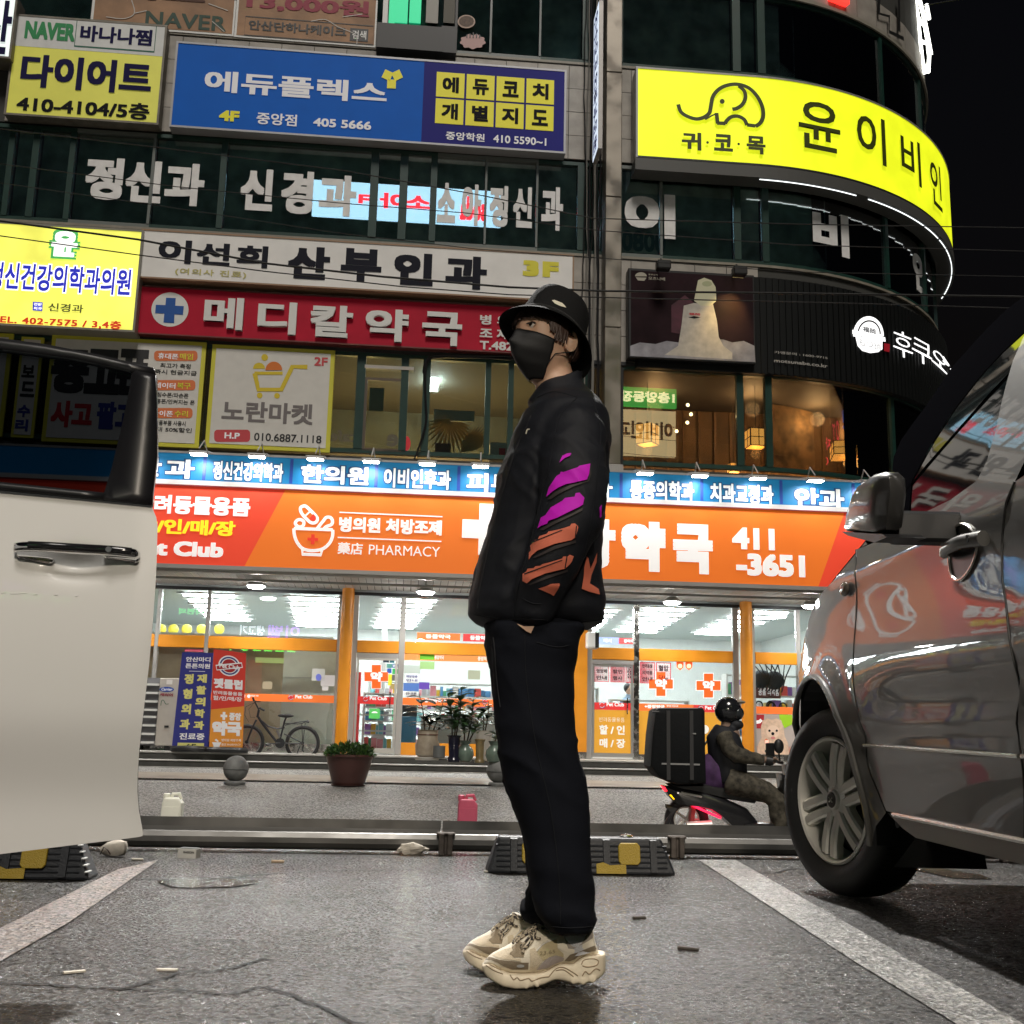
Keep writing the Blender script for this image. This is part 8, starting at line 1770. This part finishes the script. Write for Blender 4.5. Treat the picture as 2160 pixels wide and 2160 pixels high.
def fold(p, n):
    q = Vector((p.x*6 + p.z*3, p.y*5, p.z*11)); d = .0050*noise.noise(q) + .0024*noise.noise(q*2.7)
    cr_ = lambda v: (1 - abs(noise.noise(v)))**5
    d += .009*cr_(Vector((p.x*4 + p.z*5, p.y*4, p.z*8 - p.x*3)))*smst(1.62, 1.3, p.z) - .002 + .006*cr_(Vector((p.x*9, p.y*9, p.z*20 + p.x*12)))*math.exp(-((p.z-1.22)/.10)**2)
    if p.z < 1.0: d += .0045*noise.noise(Vector((p.x*8, p.y*8, p.z*34)))*smst(1.0, .88, p.z)
    return d
jacket, jbv = fuse('jacket', jb, .0075, 5, jk, man, fold)
mg, orr = mat('magenta_print', (.55, .012, .52), .6, spec=.2), mat('coral_print', (.68, .18, .11), .6, spec=.2)
ol = mat('print_shadow', (.03, .022, .022), .6)
STR = [(mg, [(545, 980), (560, 945), (585, 932), (608, 930), (600, 945), (575, 955)]),
 (mg, [(475, 1160), (490, 1110), (530, 1050), (548, 1040), (552, 1028), (566, 1030), (640, 1005), (652, 996), (707, 985), (700, 1040), (690, 1068), (620, 1085), (580, 1092), (540, 1110), (510, 1130)]),
 (mg, [(430, 1325), (448, 1268), (472, 1255), (500, 1215), (560, 1180), (575, 1165), (625, 1158), (630, 1140), (650, 1137), (672, 1160), (676, 1165), (668, 1200), (648, 1212), (590, 1240), (530, 1270), (488, 1284), (480, 1300), (450, 1310)]),
 (orr, [(385, 1488), (386, 1450), (396, 1440), (392, 1415), (418, 1385), (432, 1383), (440, 1365), (480, 1352), (488, 1340), (515, 1336), (560, 1325), (600, 1312), (608, 1300), (626, 1298), (640, 1310), (644, 1320), (630, 1370), (610, 1385), (520, 1405), (430, 1440), (400, 1465)]),
 (orr, [(352, 1600), (352, 1562), (372, 1550), (378, 1535), (410, 1532), (420, 1522), (445, 1520), (455, 1512), (500, 1500), (560, 1482), (565, 1472), (590, 1470), (600, 1462), (620, 1470), (612, 1495), (600, 1512), (575, 1535), (470, 1560), (400, 1590), (375, 1612)]),
 (orr, [(435, 1640), (480, 1625), (500, 1615), (545, 1612), (548, 1620), (540, 1640), (515, 1678), (500, 1668), (470, 1655)]),
 (orr, [(688, 1470), (675, 1530), (672, 1580), (662, 1640), (700, 1655), (757, 1670), (750, 1640), (705, 1612), (712, 1570), (740, 1500), (743, 1450), (725, 1495), (708, 1535), (697, 1480)]),
 (mg, [(755, 1215), (766, 1200), (766, 1262), (757, 1270)])]
for m_s, pts in STR: decal('sleeve_print', 'd6', pts, jbv, m_s, jacket, .006, 8)
for pts in ([(480, 1172), (520, 1135), (600, 1098), (695, 1075), (706, 990), (712, 1040), (700, 1078), (620, 1105), (540, 1145), (500, 1172)], [(440, 1330), (520, 1285), (600, 1252), (668, 1215), (664, 1232), (590, 1268), (520, 1302), (460, 1335)], [(402, 1478), (520, 1415), (630, 1385), (632, 1400), (525, 1432), (420, 1478)], [(380, 1618), (480, 1572), (590, 1540), (588, 1552), (480, 1588), (392, 1622)]): decal('print_shadow', 'd6', pts, jbv, ol, jacket, .004, 10)
for pts in ([(632, 1310), (626, 1370), (632, 1370), (638, 1310)], [(582, 1470), (572, 1532), (578, 1532), (588, 1470)], [(400, 1395), (560, 1330), (562, 1334), (402, 1400)], [(360, 1560), (560, 1488), (562, 1492), (362, 1566)]): decal('print_line', 'd6', pts, jbv, M['black'], jacket, .0072, 12)
decal('zip_mark', 'd6', [(372, 810), (378, 803), (392, 804), (390, 808), (380, 810), (372, 832), (368, 830)], jbv, mat('label_cream'), jacket, .003, 6)
zp = [(396, 735), (372, 800), (335, 870), (300, 960), (270, 1060), (236, 1180), (205, 1300), (175, 1420), (150, 1540), (128, 1640), (118, 1740)]
P = []
for x, y in zp:
    v = ray('d6', x, y).normalized(); h = jbv.ray_cast(EYEV, v); P.append((h[0] if h[0] else EYEV + v*2.9) - v*.0015)
B().tube(smooth_pts(P, 4), .0018, 5).build('zip', M['dark'], jacket, smooth=True)
smm = mat('seam_thread', (.010, .011, .014), .8, spec=.2)
def seam(c, pts, bvh, par, r=.0013, nm='seam'):
    P = []
    for x, y in smooth_pts([Vector(p) for p in pts], 6):
        v = ray(c, x, y).normalized(); h = bvh.ray_cast(EYEV, v)
        if h[0]: P.append(h[0] - v*.001)
    if len(P) > 2: B().tube(P, r, 5).build(nm, smm, par, smooth=True)
for pts in ([(640, 640), (560, 720), (520, 830), (500, 960), (455, 1150), (395, 1400), (330, 1640), (310, 1790)], [(430, 640), (520, 610), (640, 640)], [(100, 1775), (250, 1800), (420, 1800), (620, 1815), (775, 1800)], [(720, 650), (760, 800), (750, 1000), (725, 1200), (690, 1400), (640, 1600)], [(350, 1690), (400, 1715), (450, 1720)]): seam('d6', pts, jbv, jacket)

# trousers
def leg_b(b, dy, sh, hem):
    st = [('e8', 60, 215, 790, .11), ('e8', 200, 225, 745, .105), ('e8', 340, 222, 722, .10), ('e8', 500, 236, 730, .098), ('e8', 700, 250, 748, .094), ('e8', 930, 278, 786, .088), ('e8', 1100, 325, 826, .086), ('e8', 1230, 362, 845, .086), ('e8', 1400, 408, 850, .085), ('e8', 1560, 430, 853, .082), ('e8', 1700, 452, 855, .080)]
    rr = srings([(c, y, xl+sh[0]+16*smst(500, 1300, y), xr+sh[1]-14*smst(300, 1100, y), t_, dy) for c, y, xl, xr, t_ in st] + hem, YM); b.ring_loft(rr)
tb = B()
leg_b(tb, -.085, (14, 0), [('e8', 1820, 500, 857, .082, -.085), ('e4', 440, 1030, 1560, .072, -.085), ('e4', 560, 1060, 1562, .070, -.085)])
leg_b(tb, .085, (0, -40), [('e4', 100, 800, 1450, .08, .085), ('e4', 200, 850, 1440, .078, .085), ('e4', 260, 800, 1430, .078, .085), ('e4', 420, 770, 1400, .076, .085)])
tb.ring_loft(srings([('d6', 1790, 175, 700, .15, 0), ('e8', 60, 190, 770, .17, 0), ('e8', 200, 200, 735, .17, 0), ('e8', 320, 225, 715, .13, 0)], YM))
def tfold(p, n):
    cr_ = lambda v: (1 - abs(noise.noise(v)))**5
    d = .007*cr_(Vector((p.x*7, p.y*6, p.z*4.5 + p.x*5))) + .007*cr_(Vector((p.x*5 + 3, p.y*5, p.z*15 + p.x*8)))*(math.exp(-((p.z-.52)/.12)**2) + math.exp(-((p.z-.88)/.08)**2) + math.exp(-((p.z-.2)/.1)**2)) + .0045*noise.noise(Vector((p.x*7, p.y*7, p.z*5))) + .003*noise.noise(Vector((p.x*6+p.z*14, p.y*6, p.z*17)))
    if p.z < .35: d += .005*noise.noise(Vector((p.x*5, p.y*6, p.z*30)))*smst(.35, .15, p.z)
    if p.z > .8: d += .004*noise.noise(Vector((p.x*12, p.y*6, p.z*26)))
    return d
trousers, tbv = fuse('trousers', tb, .0085, 5, tr, man, tfold)
P = []
for x, y in ((235, 130), (245, 220), (252, 330), (262, 440), (278, 560)):
    v = ray('e8', x, y).normalized(); h = tbv.ray_cast(EYEV, v); P.append((h[0] if h[0] else EYEV+v*2.9)-v*.001)
B().tube(smooth_pts(P, 3), .0016, 5).build('pocket_seam', M['dark'], trousers, smooth=True)
decal('wrist', 'd6', [(322, 1822), (360, 1836), (414, 1836), (396, 1873), (372, 1862)], BVHTree.FromPolygons([tuple(trousers.matrix_basis @ v.co + Vector(man.location)) for v in trousers.data.vertices] + [tuple(jacket.matrix_basis @ v.co + Vector(man.location)) for v in jacket.data.vertices], [tuple(p.vertices) for p in trousers.data.polygons] + [tuple(i + len(trousers.data.vertices) for i in p.vertices) for p in jacket.data.polygons]), skin_m, man, .006, 12)

for pts in ([(430, 110), (440, 400), (500, 800), (590, 1200), (640, 1600), (650, 1900)], [(500, 160), (620, 190), (700, 180)], [(520, 1905), (700, 1925), (850, 1915)]): seam('e8', pts, tbv, trousers)
# shoes: one modelled, the other a copy further back
YS = 2.845
sh_top = [(318, 1010), (360, 960), (420, 910), (500, 868), (600, 815), (680, 760), (760, 690), (840, 625), (910, 572), (965, 575), (1010, 610), (1100, 622), (1220, 655), (1330, 690), (1430, 655), (1490, 620), (1540, 598), (1572, 690), (1600, 860), (1625, 905)]
sh_line = [(318, 1040), (360, 1010), (420, 1010), (500, 1065), (600, 1105), (700, 1118), (800, 1122), (900, 1118), (980, 1105), (1060, 1080), (1120, 1045), (1180, 1015), (1240, 1008), (1300, 1012), (1360, 985), (1420, 945), (1480, 920), (1540, 908), (1590, 905), (1625, 908)]
sh_bot = [(306, 1060), (330, 1120), (380, 1165), (450, 1205), (540, 1245), (640, 1268), (740, 1276), (840, 1266), (940, 1250), (1010, 1232), (1080, 1195), (1150, 1178), (1220, 1190), (1290, 1215), (1370, 1228), (1450, 1226), (1530, 1210), (1600, 1180), (1660, 1140), (1690, 1105)]
shoe = thing('shoe_group', 'x', 'x') if False else None
def interp(tab, x):
    if x <= tab[0][0]: return tab[0][1]
    for (a, ya), (b_, yb_) in zip(tab, tab[1:]):
        if a <= x <= b_: return ya + (yb_-ya)*(x-a)/(b_-a)
    return tab[-1][1]
def shw(f):
    w = .046 - .006*smst(.3, .55, f) - .003*smst(.75, 1, f); t_ = min(1, (f+.012)/.22); h_ = min(1, (1.012-f)/.13)
    return w*math.sqrt(max(.02, 1-(1-t_)**2))*math.sqrt(max(.05, 1-(1-h_)**2))
ns = 40; up, so_r, x0s, x1s = [], [], 318, 1625
zlow = at_y('e4', 740, 1276, YS).z
for i in range(ns+1):
    f = i/ns; x = x0s + (x1s-x0s)*f; t_, l = at_y('e4', x, interp(sh_top, x), YS), at_y('e4', x, interp(sh_line, x)+25, YS); hw = shw(f)*.96; ring = []
    for k in range(22):
        a = 2*math.pi*k/22; cs, sn = math.cos(a), math.sin(a); zz_ = l.z + (t_.z-l.z)*(.5+.5*sn) ; wy = hw*math.copysign(abs(cs)**.75, cs)*(1 - .42*max(0, sn)**1.6)
        ring.append((t_.x, YS+wy, zz_-zlow))
    up.append(ring)
shoes = bpy.data.objects.new('shoe', None); col.objects.link(shoes); shoes.parent = man; shoes.location = root_matrix(man).inverted() @ Vector((.1, YS, 0))
sk = mat('shoe_suede', (.66, .56, .41), .8, bump=.3, bs=500, var=.08, vs=60); skd = mat('shoe_taupe', (.22, .175, .12), .85, bump=.3, bs=500, var=.1, vs=50); skl = mat('shoe_cream', (.80, .73, .60), .7, bump=.2, bs=400, var=.06, vs=40); lil = mat('shoe_lilac_grey', (.42, .36, .34), .6, bump=.3, bs=900); sol = mat('shoe_sole', (.70, .61, .46), .55, var=.1, vs=60)
ub = B().ring_loft(up); uo, ubv = fuse('shoe_upper', ub, .0035, 4, skl, shoes)
x0s, x1s = 300, 1697
for i in range(ns+1):
    f = i/ns; x = x0s + (x1s-x0s)*f; t_, l = at_y('e4', x, interp(sh_line, min(1625, max(318, x)))-6, YS), at_y('e4', x, interp(sh_bot, x), YS); hw = shw(f)*1.10 + .003; ring = []
    for y_, z_f in ((-1, .12), (-1.03, .5), (-.98, .9), (-.90, 1), (.9, 1), (.98, .9), (1.03, .5), (1, .12), (.86, 0), (-.86, 0)): ring.append((t_.x, YS+hw*y_*(.96+.07*math.sin(f*9)), l.z-zlow+(t_.z-l.z)*z_f))
    so_r.append(ring)
sb_ = B().ring_loft(so_r)
for k, x in enumerate((560, 680, 800, 920)): 
    p = at_y('e4', x, interp(sh_bot, x)-8, YS); sb_.tube([(p.x, YS-.053, p.z-zlow+.006), (p.x, YS+.053, p.z-zlow+.006)], .007, 8)
for x in (1330, 1430, 1540): p = at_y('e4', x, interp(sh_bot, x)-10, YS); sb_.tube([(p.x, YS-.05, p.z-zlow+.006), (p.x, YS+.05, p.z-zlow+.006)], .008, 8)
sov, sbv = fuse('shoe_sole', sb_, .0035, 3, sol, shoes)
# panels (the pixel outline is on the unshifted shoe, so shift the sight line)
def sdecal(name, pts, bvh, m, off=.0015, step=26, par=None):
    def surf(x, y):
        v = ray('e4', x, -y).normalized(); o = EYEV - Vector((0, 0, zlow)); h = bvh.ray_cast(o, v)
        if h[0] is None: h = bvh.find_nearest(o + v*YS/max(.1, v.y)*1.0)
        return h[0] - v*off
    return skin(name, [(x, -y) for x, y in pts], surf, m, par or shoes, step)
sdecal('toe_guard', [(322, 985), (350, 945), (420, 960), (500, 990), (640, 1000), (760, 1020), (832, 1022), (826, 1100), (640, 1100), (560, 1070), (480, 1020), (400, 985)], ubv, skd, .0022)
sdecal('toe_panel', [(410, 935), (560, 862), (640, 850), (650, 880), (600, 925), (640, 940), (660, 968), (740, 975), (745, 1010), (640, 990), (520, 978)], ubv, sk, .002)
sdecal('toe_mesh', [(640, 845), (720, 770), (775, 800), (790, 860), (775, 960), (660, 960), (612, 920)], ubv, mat('shoe_mesh', (.36, .29, .20), .9, bump=.5, bs=900), .0016)
sdecal('side_strap', [(842, 870), (900, 850), (940, 930), (992, 1000), (905, 1108), (846, 1105), (850, 960)], ubv, sk, .0026)
sdecal('quarter_panel', [(915, 890), (1010, 800), (1150, 740), (1160, 860), (1225, 920), (1228, 960), (1130, 935), (1040, 975), (995, 1000), (945, 940)], ubv, mat('shoe_tan', (.55, .46, .28), .75, bump=.2, bs=500), .0022)
sdecal('arch_panel', [(915, 1108), (1000, 1010), (1060, 960), (1150, 940), (1232, 968), (1225, 1000), (1120, 1040), (1040, 1085)], ubv, lil, .0026)
sdecal('eyelet_stay', [(990, 690), (1020, 650), (1080, 635), (1180, 655), (1215, 690), (1180, 708), (1080, 722), (1020, 715)], ubv, skl, .004)
sdecal('heel_loop_panel', [(1150, 720), (1225, 700), (1245, 780), (1235, 880), (1215, 890), (1160, 850)], ubv, skl, .003)
sdecal('collar_lining', [(1225, 660), (1330, 700), (1430, 668), (1540, 605), (1560, 740), (1480, 790), (1340, 865), (1280, 860), (1250, 780)], ubv, mat('shoe_grey', (.34, .30, .26), .8), .0018)
sdecal('heel_counter', [(1235, 1000), (1300, 930), (1400, 900), (1490, 860), (1580, 825), (1615, 880), (1500, 905), (1420, 930), (1350, 985), (1290, 1005)], ubv, skd, .0028)
def sstroke(pts, r, m, bvh, off=.001, nm='seam', k=4):
    P = []
    for x, y in smooth_pts(pts, k):
        v = ray('e4', x, y).normalized(); o = EYEV - Vector((0, 0, zlow)); h = bvh.ray_cast(o, v); q = h[0] if h[0] else bvh.find_nearest(o + v*YS/v.y)[0]; P.append(q - v*off)
    B().tube(P, r, 6).build(nm, m, shoes, smooth=True)
ln_ = mat('shoe_line', (.30, .22, .14), .8); wln = mat('shoe_white', (.72, .68, .60), .5)
sstroke([(920, 888), (1010, 800), (1150, 745)], .0022, wln, ubv, .002, 'piping')
for pts in ([(605, 1130), (800, 1142), (1000, 1130), (1100, 1080), (1200, 1030), (1330, 1035), (1440, 960), (1635, 930)], [(620, 1160), (660, 1215), (700, 1190), (740, 1222), (830, 1200), (870, 1230), (960, 1195), (1060, 1180)], [(1060, 1180), (1140, 1090), (1220, 1075), (1300, 1110), (1390, 1170)], [(1140, 1110), (1220, 1100), (1290, 1140), (1340, 1180)], [(330, 1010), (420, 1060), (520, 1110)], [(350, 1050), (440, 1110), (540, 1150)], [(1440, 1170), (1475, 1120), (1520, 1150), (1590, 1090), (1640, 1110)], [(1430, 1040), (1460, 990), (1560, 975), (1620, 1000), (1600, 1050), (1500, 1070), (1440, 1055)]): sstroke(pts, .0013, ln_, sbv, .0005, 'sole_line')
for x, y, r in ((738, 1060, 44),): sdecal('reflector', [(x + r*math.cos(a), y + 18*math.sin(a)) for a in [2*math.pi*k/18 for k in range(18)]], ubv, mat('shoe_reflector', (.45, .45, .45), .3), .0045)
for x in (1045, 1110): 
    v = ray('e4', x, 685 if x < 1100 else 660).normalized(); h = ubv.ray_cast(EYEV-Vector((0, 0, zlow)), v)
    if h[0]: B().torus(h[0]-v*.004, .0035, .0012, v, 14, 6).build('eyelet', M['steel'], shoes)
# number on the side
vs, fs_ = glyphs('23.65', .0)
P = []
for x, y, e in vs:
    X_, Y_ = 955 + 178*x, 935 - 40*y - 22*x; v = ray('e4', X_, Y_).normalized(); o = EYEV-Vector((0, 0, zlow)); h = ubv.ray_cast(o, v); P.append((h[0] if h[0] else o+v*YS/v.y) - v*(.004+e))
link_mesh('lettering', bpy.data.meshes.new('lettering'), P, fs_, mat('shoe_print', (.30, .24, .15), .7), shoes, recalc=False)
# laces: speckled cords zigzagging to a knot
lc = mat('speckled_lace', (.34, .28, .21), .8); nt = lc.node_tree; vr = nt.nodes.new('ShaderNodeTexVoronoi'); vr.inputs['Scale'].default_value = 260; gg = nt.nodes.new('ShaderNodeNewGeometry'); nt.links.new(gg.outputs['Position'], vr.inputs['Vector']); rp2 = nt.nodes.new('ShaderNodeValToRGB'); rp2.color_ramp.interpolation = 'CONSTANT'; rp2.color_ramp.elements[0].color = (.02, .015, .015, 1); rp2.color_ramp.elements[1].color = (.45, .38, .28, 1); rp2.color_ramp.elements[1].position = .42; nt.links.new(vr.outputs['Color'], rp2.inputs[0]); nt.links.new(rp2.outputs[0], nt.nodes['Principled BSDF'].inputs['Base Color'])
random.seed(9)
for pts in ([(650, 800), (700, 740), (780, 690), (870, 640), (920, 600)], [(690, 790), (770, 720), (860, 665), (930, 620)], [(760, 900), (790, 850), (850, 800), (890, 740), (910, 650), (900, 580)], [(770, 870), (830, 820), (870, 750), (895, 660), (915, 590)], [(900, 580), (930, 640), (1000, 670), (1045, 685)], [(905, 590), (960, 620), (1010, 640)], [(740, 830), (790, 790), (830, 740), (870, 690)], [(655, 770), (740, 720), (800, 650), (880, 620)], [(890, 720), (930, 740), (970, 745)], [(780, 910), (770, 870), (740, 830)]):
    sstroke([(x+random.uniform(-5, 5), y+random.uniform(-5, 5)) for x, y in pts], .0030, lc, ubv, .006, 'shoelace')
# white sock at the ankle
sk0 = at_y('e4', 1300, 600, YS); b = B().tube([(sk0.x+.01, YS, sk0.z+.03-zlow), (sk0.x+.012, YS, sk0.z-zlow-.02), (sk0.x+.02, YS, sk0.z-zlow-.06)], [.034, .036, .040], 20); b.build('sock', mat('sock_white', (.55, .55, .58), .9, bump=.4, bs=400), shoes, smooth=True)
# the far shoe
def shift_copy(o, d):
    c = o.copy(); col.objects.link(c); c.parent = man; c.location = o.location + d
    for ch in list(o.children): k = ch.copy(); col.objects.link(k); k.parent = c
    return c
pa, pb2_ = at_z('e4', 700, 1272), at_z('e4', 560, 1030)
shift_copy(shoes, Vector((-.052, .17, 0)))
# ------------------------------------------------------------------ delivery scooter and its rider on the road
YR = 11.4
rd_z = -.40
sc_t = thing('scooter', 'black delivery scooter with a huge black box, red tail light and yellow indicator', 'scooter', (at_y('d5', 1100, 1800, YR).x, YR, rd_z))
Q = lambda x, y, dy=0.0: at_y('d5', x, y, YR+dy)
plast = mat('scooter_black', (.015, .015, .017), .3, coat=.4); bagm = mat('box_fabric', (.007, .008, .009), .75, spec=.2, bump=.4, bs=25)
a, b_ = Q(690, 915), Q(1062, 1485)
cpts = [(695, 925), (720, 908), (1050, 908), (1065, 930), (1068, 1200), (1075, 1470), (860, 1478), (720, 1420), (655, 1340), (672, 1100)]
rings = []
for s_, dy in ((.86, -.30), (.97, -.28), (1, -.22), (1, .22), (.97, .28), (.86, .30)): 
    cx_, cz_ = Q(870, 1190).x, Q(870, 1190).z; rings.append([(cx_+(Q(x, y).x-cx_)*s_, YR+dy, cz_+(Q(x, y).z-cz_)*s_) for x, y in cpts])
box = B().ring_loft(rings).build('delivery_box', bagm, sc_t, smooth=35)
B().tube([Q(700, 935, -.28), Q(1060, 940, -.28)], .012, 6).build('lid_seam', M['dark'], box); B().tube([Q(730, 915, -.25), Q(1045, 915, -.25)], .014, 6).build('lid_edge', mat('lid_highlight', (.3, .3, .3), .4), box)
B().tube([Q(1000, 1100, -.305), Q(1030, 1102, -.305)], .008, 5).build('buckle', mat('lid_highlight'), box)
for x in (790, 960): B().box(Q(x, 1200).x-.018, Q(x, 1200).x+.018, YR-.312, YR-.302, Q(x, 1440).z, Q(x, 930).z).build('strap', mat('strap_grey', (.03, .03, .032), .5), box)
B().box(Q(740, 1300).x, Q(1020, 1300).x, YR-.308, YR-.3015, Q(870, 1330).z, Q(870, 1318).z).build('reflective_strip', mat('lid_highlight'), box)
def slab(name, pts, w, m, taper=.8, parent=None, sm=35):
    cx_ = sum(Q(x, y).x for x, y in pts)/len(pts); cz_ = sum(Q(x, y).z for x, y in pts)/len(pts); rings = []
    for s_, dy in ((taper*.9, -w), (taper, -w*.95), (1, -w*.6), (1, w*.6), (taper, w*.95), (taper*.9, w)): rings.append([(cx_+(Q(x, y).x-cx_)*s_, YR+dy, cz_+(Q(x, y).z-cz_)*s_) for x, y in pts])
    return B().ring_loft(rings).build(name, m, parent or sc_t, smooth=sm)
slab('seat', [(800, 1475), (1080, 1475), (1300, 1520), (1480, 1590), (1460, 1625), (1250, 1590), (1000, 1530), (840, 1500)], .13, mat('seat_vinyl', (.02, .02, .02), .5))
slab('side_panel', [(770, 1490), (900, 1500), (1080, 1530), (1250, 1590), (1400, 1660), (1480, 1760), (1480, 1830), (1330, 1830), (1250, 1750), (1130, 1670), (1000, 1640), (880, 1630), (820, 1570)], .15, plast)
slab('floor_board', [(1330, 1760), (1700, 1770), (1760, 1830), (1340, 1840)], .16, plast); slab('leg_shield', [(1650, 1400), (1720, 1420), (1800, 1700), (1780, 1800), (1700, 1790)], .18, plast)
slab('front_fairing', [(1690, 1330), (1760, 1320), (1840, 1450), (1860, 1560), (1790, 1600), (1710, 1480)], .14, plast)
for cx, r_, nm in (((960, 1880), .215, 'rear_wheel'), ((1880, 1890), .215, 'front_wheel')):
    c = Vector((Q(*cx).x, YR, rd_z+r_)); w = B().torus(c, r_-.045, .048, (0, 1, 0), 34, 10).build('wheel', mat('tyre_rubber'), sc_t, smooth=True); B().torus(c, r_-.09, .012, (0, 1, 0), 30, 6).build('rim', mat('alloy'), w, smooth=True)
    for k in range(5): a_ = 2*math.pi*k/5; B().tube([c, c + Vector((math.cos(a_)*(r_-.09), 0, math.sin(a_)*(r_-.09)))], .014, 6).build('spoke', mat('alloy'), w)
B().tube([Q(1780, 1500), Q(1880, 1890)], .03, 8).build('front_fork', plast, sc_t, smooth=True)
slab('rear_mudguard', [(800, 1630), (900, 1640), (850, 1720), (800, 1850), (775, 1860), (790, 1760), (840, 1680)], .06, plast)
tl = slab('tail_light', [(768, 1492), (835, 1500), (838, 1520), (800, 1538), (780, 1515)], .10, em('tail_red', (1, .02, .04), 2.6)); slab('indicator', [(812, 1555), (850, 1548), (890, 1575), (885, 1600), (850, 1595)], .11, em('indicator_amber', (1, .55, .0), 3.5))
slab('red_strip', [(985, 1640), (1010, 1635), (1210, 1725), (1205, 1740), (1020, 1660)], .152, em('strip_red', (1, .02, .08), 1.8)); slab('red_shock', [(980, 1640), (1020, 1650), (1010, 1780), (970, 1790)], .10, mat('shock_red', (.30, .03, .03), .4, es=.1))
B().tube([Q(920, 1545, -.155), Q(1075, 1578, -.155)], .010, 5).build('chrome_streak', mat('alloy'), sc_t); B().tube([Q(1150, 1790, -.10), Q(960, 1800, -.10)], .045, 12).build('exhaust', mat('alloy'), sc_t, smooth=True)
B().tube([Q(1560, 1230, .25), Q(1610, 1300, .12), Q(1680, 1320), Q(1640, 1310, -.28)], .016, 8).build('handlebar', M['black'], sc_t, smooth=True)
B().ball(Q(1655, 1195, -.25), (.05, .03, .07), 14, 10).build('rear_mirror', M['black'], sc_t, smooth=True); B().tube([Q(1655, 1230, -.25), Q(1660, 1300, -.2)], .008, 6).build('mirror_stem', M['black'], sc_t)
pm = thing('phone_holder', 'small dark phone mount with a lit screen on the scooter handlebar', 'phone', Q(1590, 1240, -.1)); B().cbox(Q(1590, 1225, -.1), (.09, .03, .14), .3).build('phone_body', M['black'], pm, bevel=.008); B().cbox(Q(1565, 1160, -.1), (.03, .02, .03)).build('screen_glow', em('peach_glow', (1, .5, .4), 1), pm)

rider = thing('person', 'scooter rider in a dark helmet, black vest and camouflage sleeves', 'person', (Q(1260, 1480).x, YR, rd_z))
cam_m = mat('camouflage', (.085, .075, .055), .85, var=.75, vs=22)
b = B(); V_ = lambda x, y, dy=0: Q(x, y, dy)
b.ball(V_(1275, 930), (.105, .085, .125), 16, 12); b.tube([V_(1265, 1000), V_(1255, 1080)], [.055, .06], 12)
b.tube([V_(1255, 1080), V_(1270, 1250), V_(1290, 1440)], [.13, .15, .145], 16)
for s in (-1, 1):
    b.tube([V_(1240, 1110, .14*s), V_(1290, 1230, .20*s), V_(1430, 1275, .22*s), V_(1570, 1300, .24*s)], [.055, .05, .042, .032], 12)
    b.tube([V_(1290, 1440, .09*s), V_(1430, 1500, .13*s), V_(1600, 1560, .14*s), V_(1620, 1700, .13*s), V_(1640, 1820, .12*s)], [.10, .085, .065, .05, .04], 12)
    w = V_(1590, 1302, .24*s)
    for k in range(4): q = w + Vector((.01, (-.03+.02*k), .01)); b.tube([w, q + Vector((.04, 0, .02)), q + Vector((.065, 0, -.01)), q + Vector((.045, 0, -.035))], [.018, .012, .011, .009], 7)
    b.tube([w, w + Vector((.02, -.03*s, -.015)), w + Vector((.05, -.035*s, -.03))], [.014, .011, .009], 7)
fuse('body', b, .012, 3, mat('rider_skin', (.30, .20, .15), .6), rider)
b = B(); b.tube([V_(1250, 1045), V_(1235, 1120), V_(1262, 1250), V_(1285, 1380), V_(1300, 1460)], [.10, .165, .185, .18, .165], 18); b.ball(V_(1330, 1030), (.085, .08, .055), 12, 8); fuse('vest', b, .016, 4, mat('vest_black', (.012, .013, .018), .7), rider, lambda p, n: .01*noise.noise(p*9))
b = B()
for s in (-1, 1): b.tube([V_(1235, 1105, .15*s), V_(1285, 1220, .21*s), V_(1340, 1258, .22*s), V_(1440, 1282, .235*s), V_(1545, 1302, .24*s)], [.085, .082, .078, .066, .05], 14)
fuse('sleeves', b, .014, 4, cam_m, rider, lambda p, n: .012*noise.noise(p*14))
b = B()
for s in (-1, 1): b.tube([V_(1275, 1450, .08*s), V_(1400, 1490, .13*s), V_(1560, 1540, .15*s), V_(1640, 1600, .15*s), V_(1640, 1700, .14*s), V_(1660, 1800, .13*s)], [.15, .125, .105, .095, .08, .07], 14)
fuse('trousers', b, .016, 4, cam_m, rider, lambda p, n: .014*noise.noise(p*12))
for s in (-1, 1):
    B().tube([V_(1560, 1300, .24*s), V_(1610, 1308, .25*s)], [.05, .045], 12).build('glove', M['black'], rider, smooth=True)
    c = V_(1680, 1825, .13*s); B().ball((c.x+.04, c.y, c.z), (.13, .05, .05), 14, 8).build('shoe', M['dark'], rider, smooth=True)
b = B().ball(V_(1272, 925), (.135, .115, .135), 24, 16); hel = b.build('helmet', mat('helmet_black', (.016, .017, .02), .16, coat=.6), rider, smooth=True)
c = V_(1335, 945); B().ball((c.x, c.y, c.z), (.075, .10, .075), 16, 10).build('visor', mat('visor', (.03, .035, .04), .06, coat=.5), hel, smooth=True); c = V_(1350, 862); B().ball((c.x+.02, c.y, c.z), (.05, .08, .016), 14, 8).build('visor_peak', mat('peak_pale', (.34, .32, .28), .4), hel, smooth=True)
bag = thing('bag', 'purple bag wedged between the black delivery box and the scooter rider', 'bag', V_(1140, 1500)); b = B(); b.ball(V_(1160, 1400), (.17, .14, .20), 18, 12); b.v = [tuple(Vector(v)*1.0 + Vector((1, 0, 1))*.035*noise.noise(Vector(v)*7)) for v in b.v]; b.build('bag_body', mat('purple_cloth', (.085, .035, .12), .8, var=.5, vs=9), bag, smooth=True)
B().tube([V_(1090, 1190), V_(1120, 1150), V_(1170, 1160)], .012, 6).build('strap', M['black'], bag)
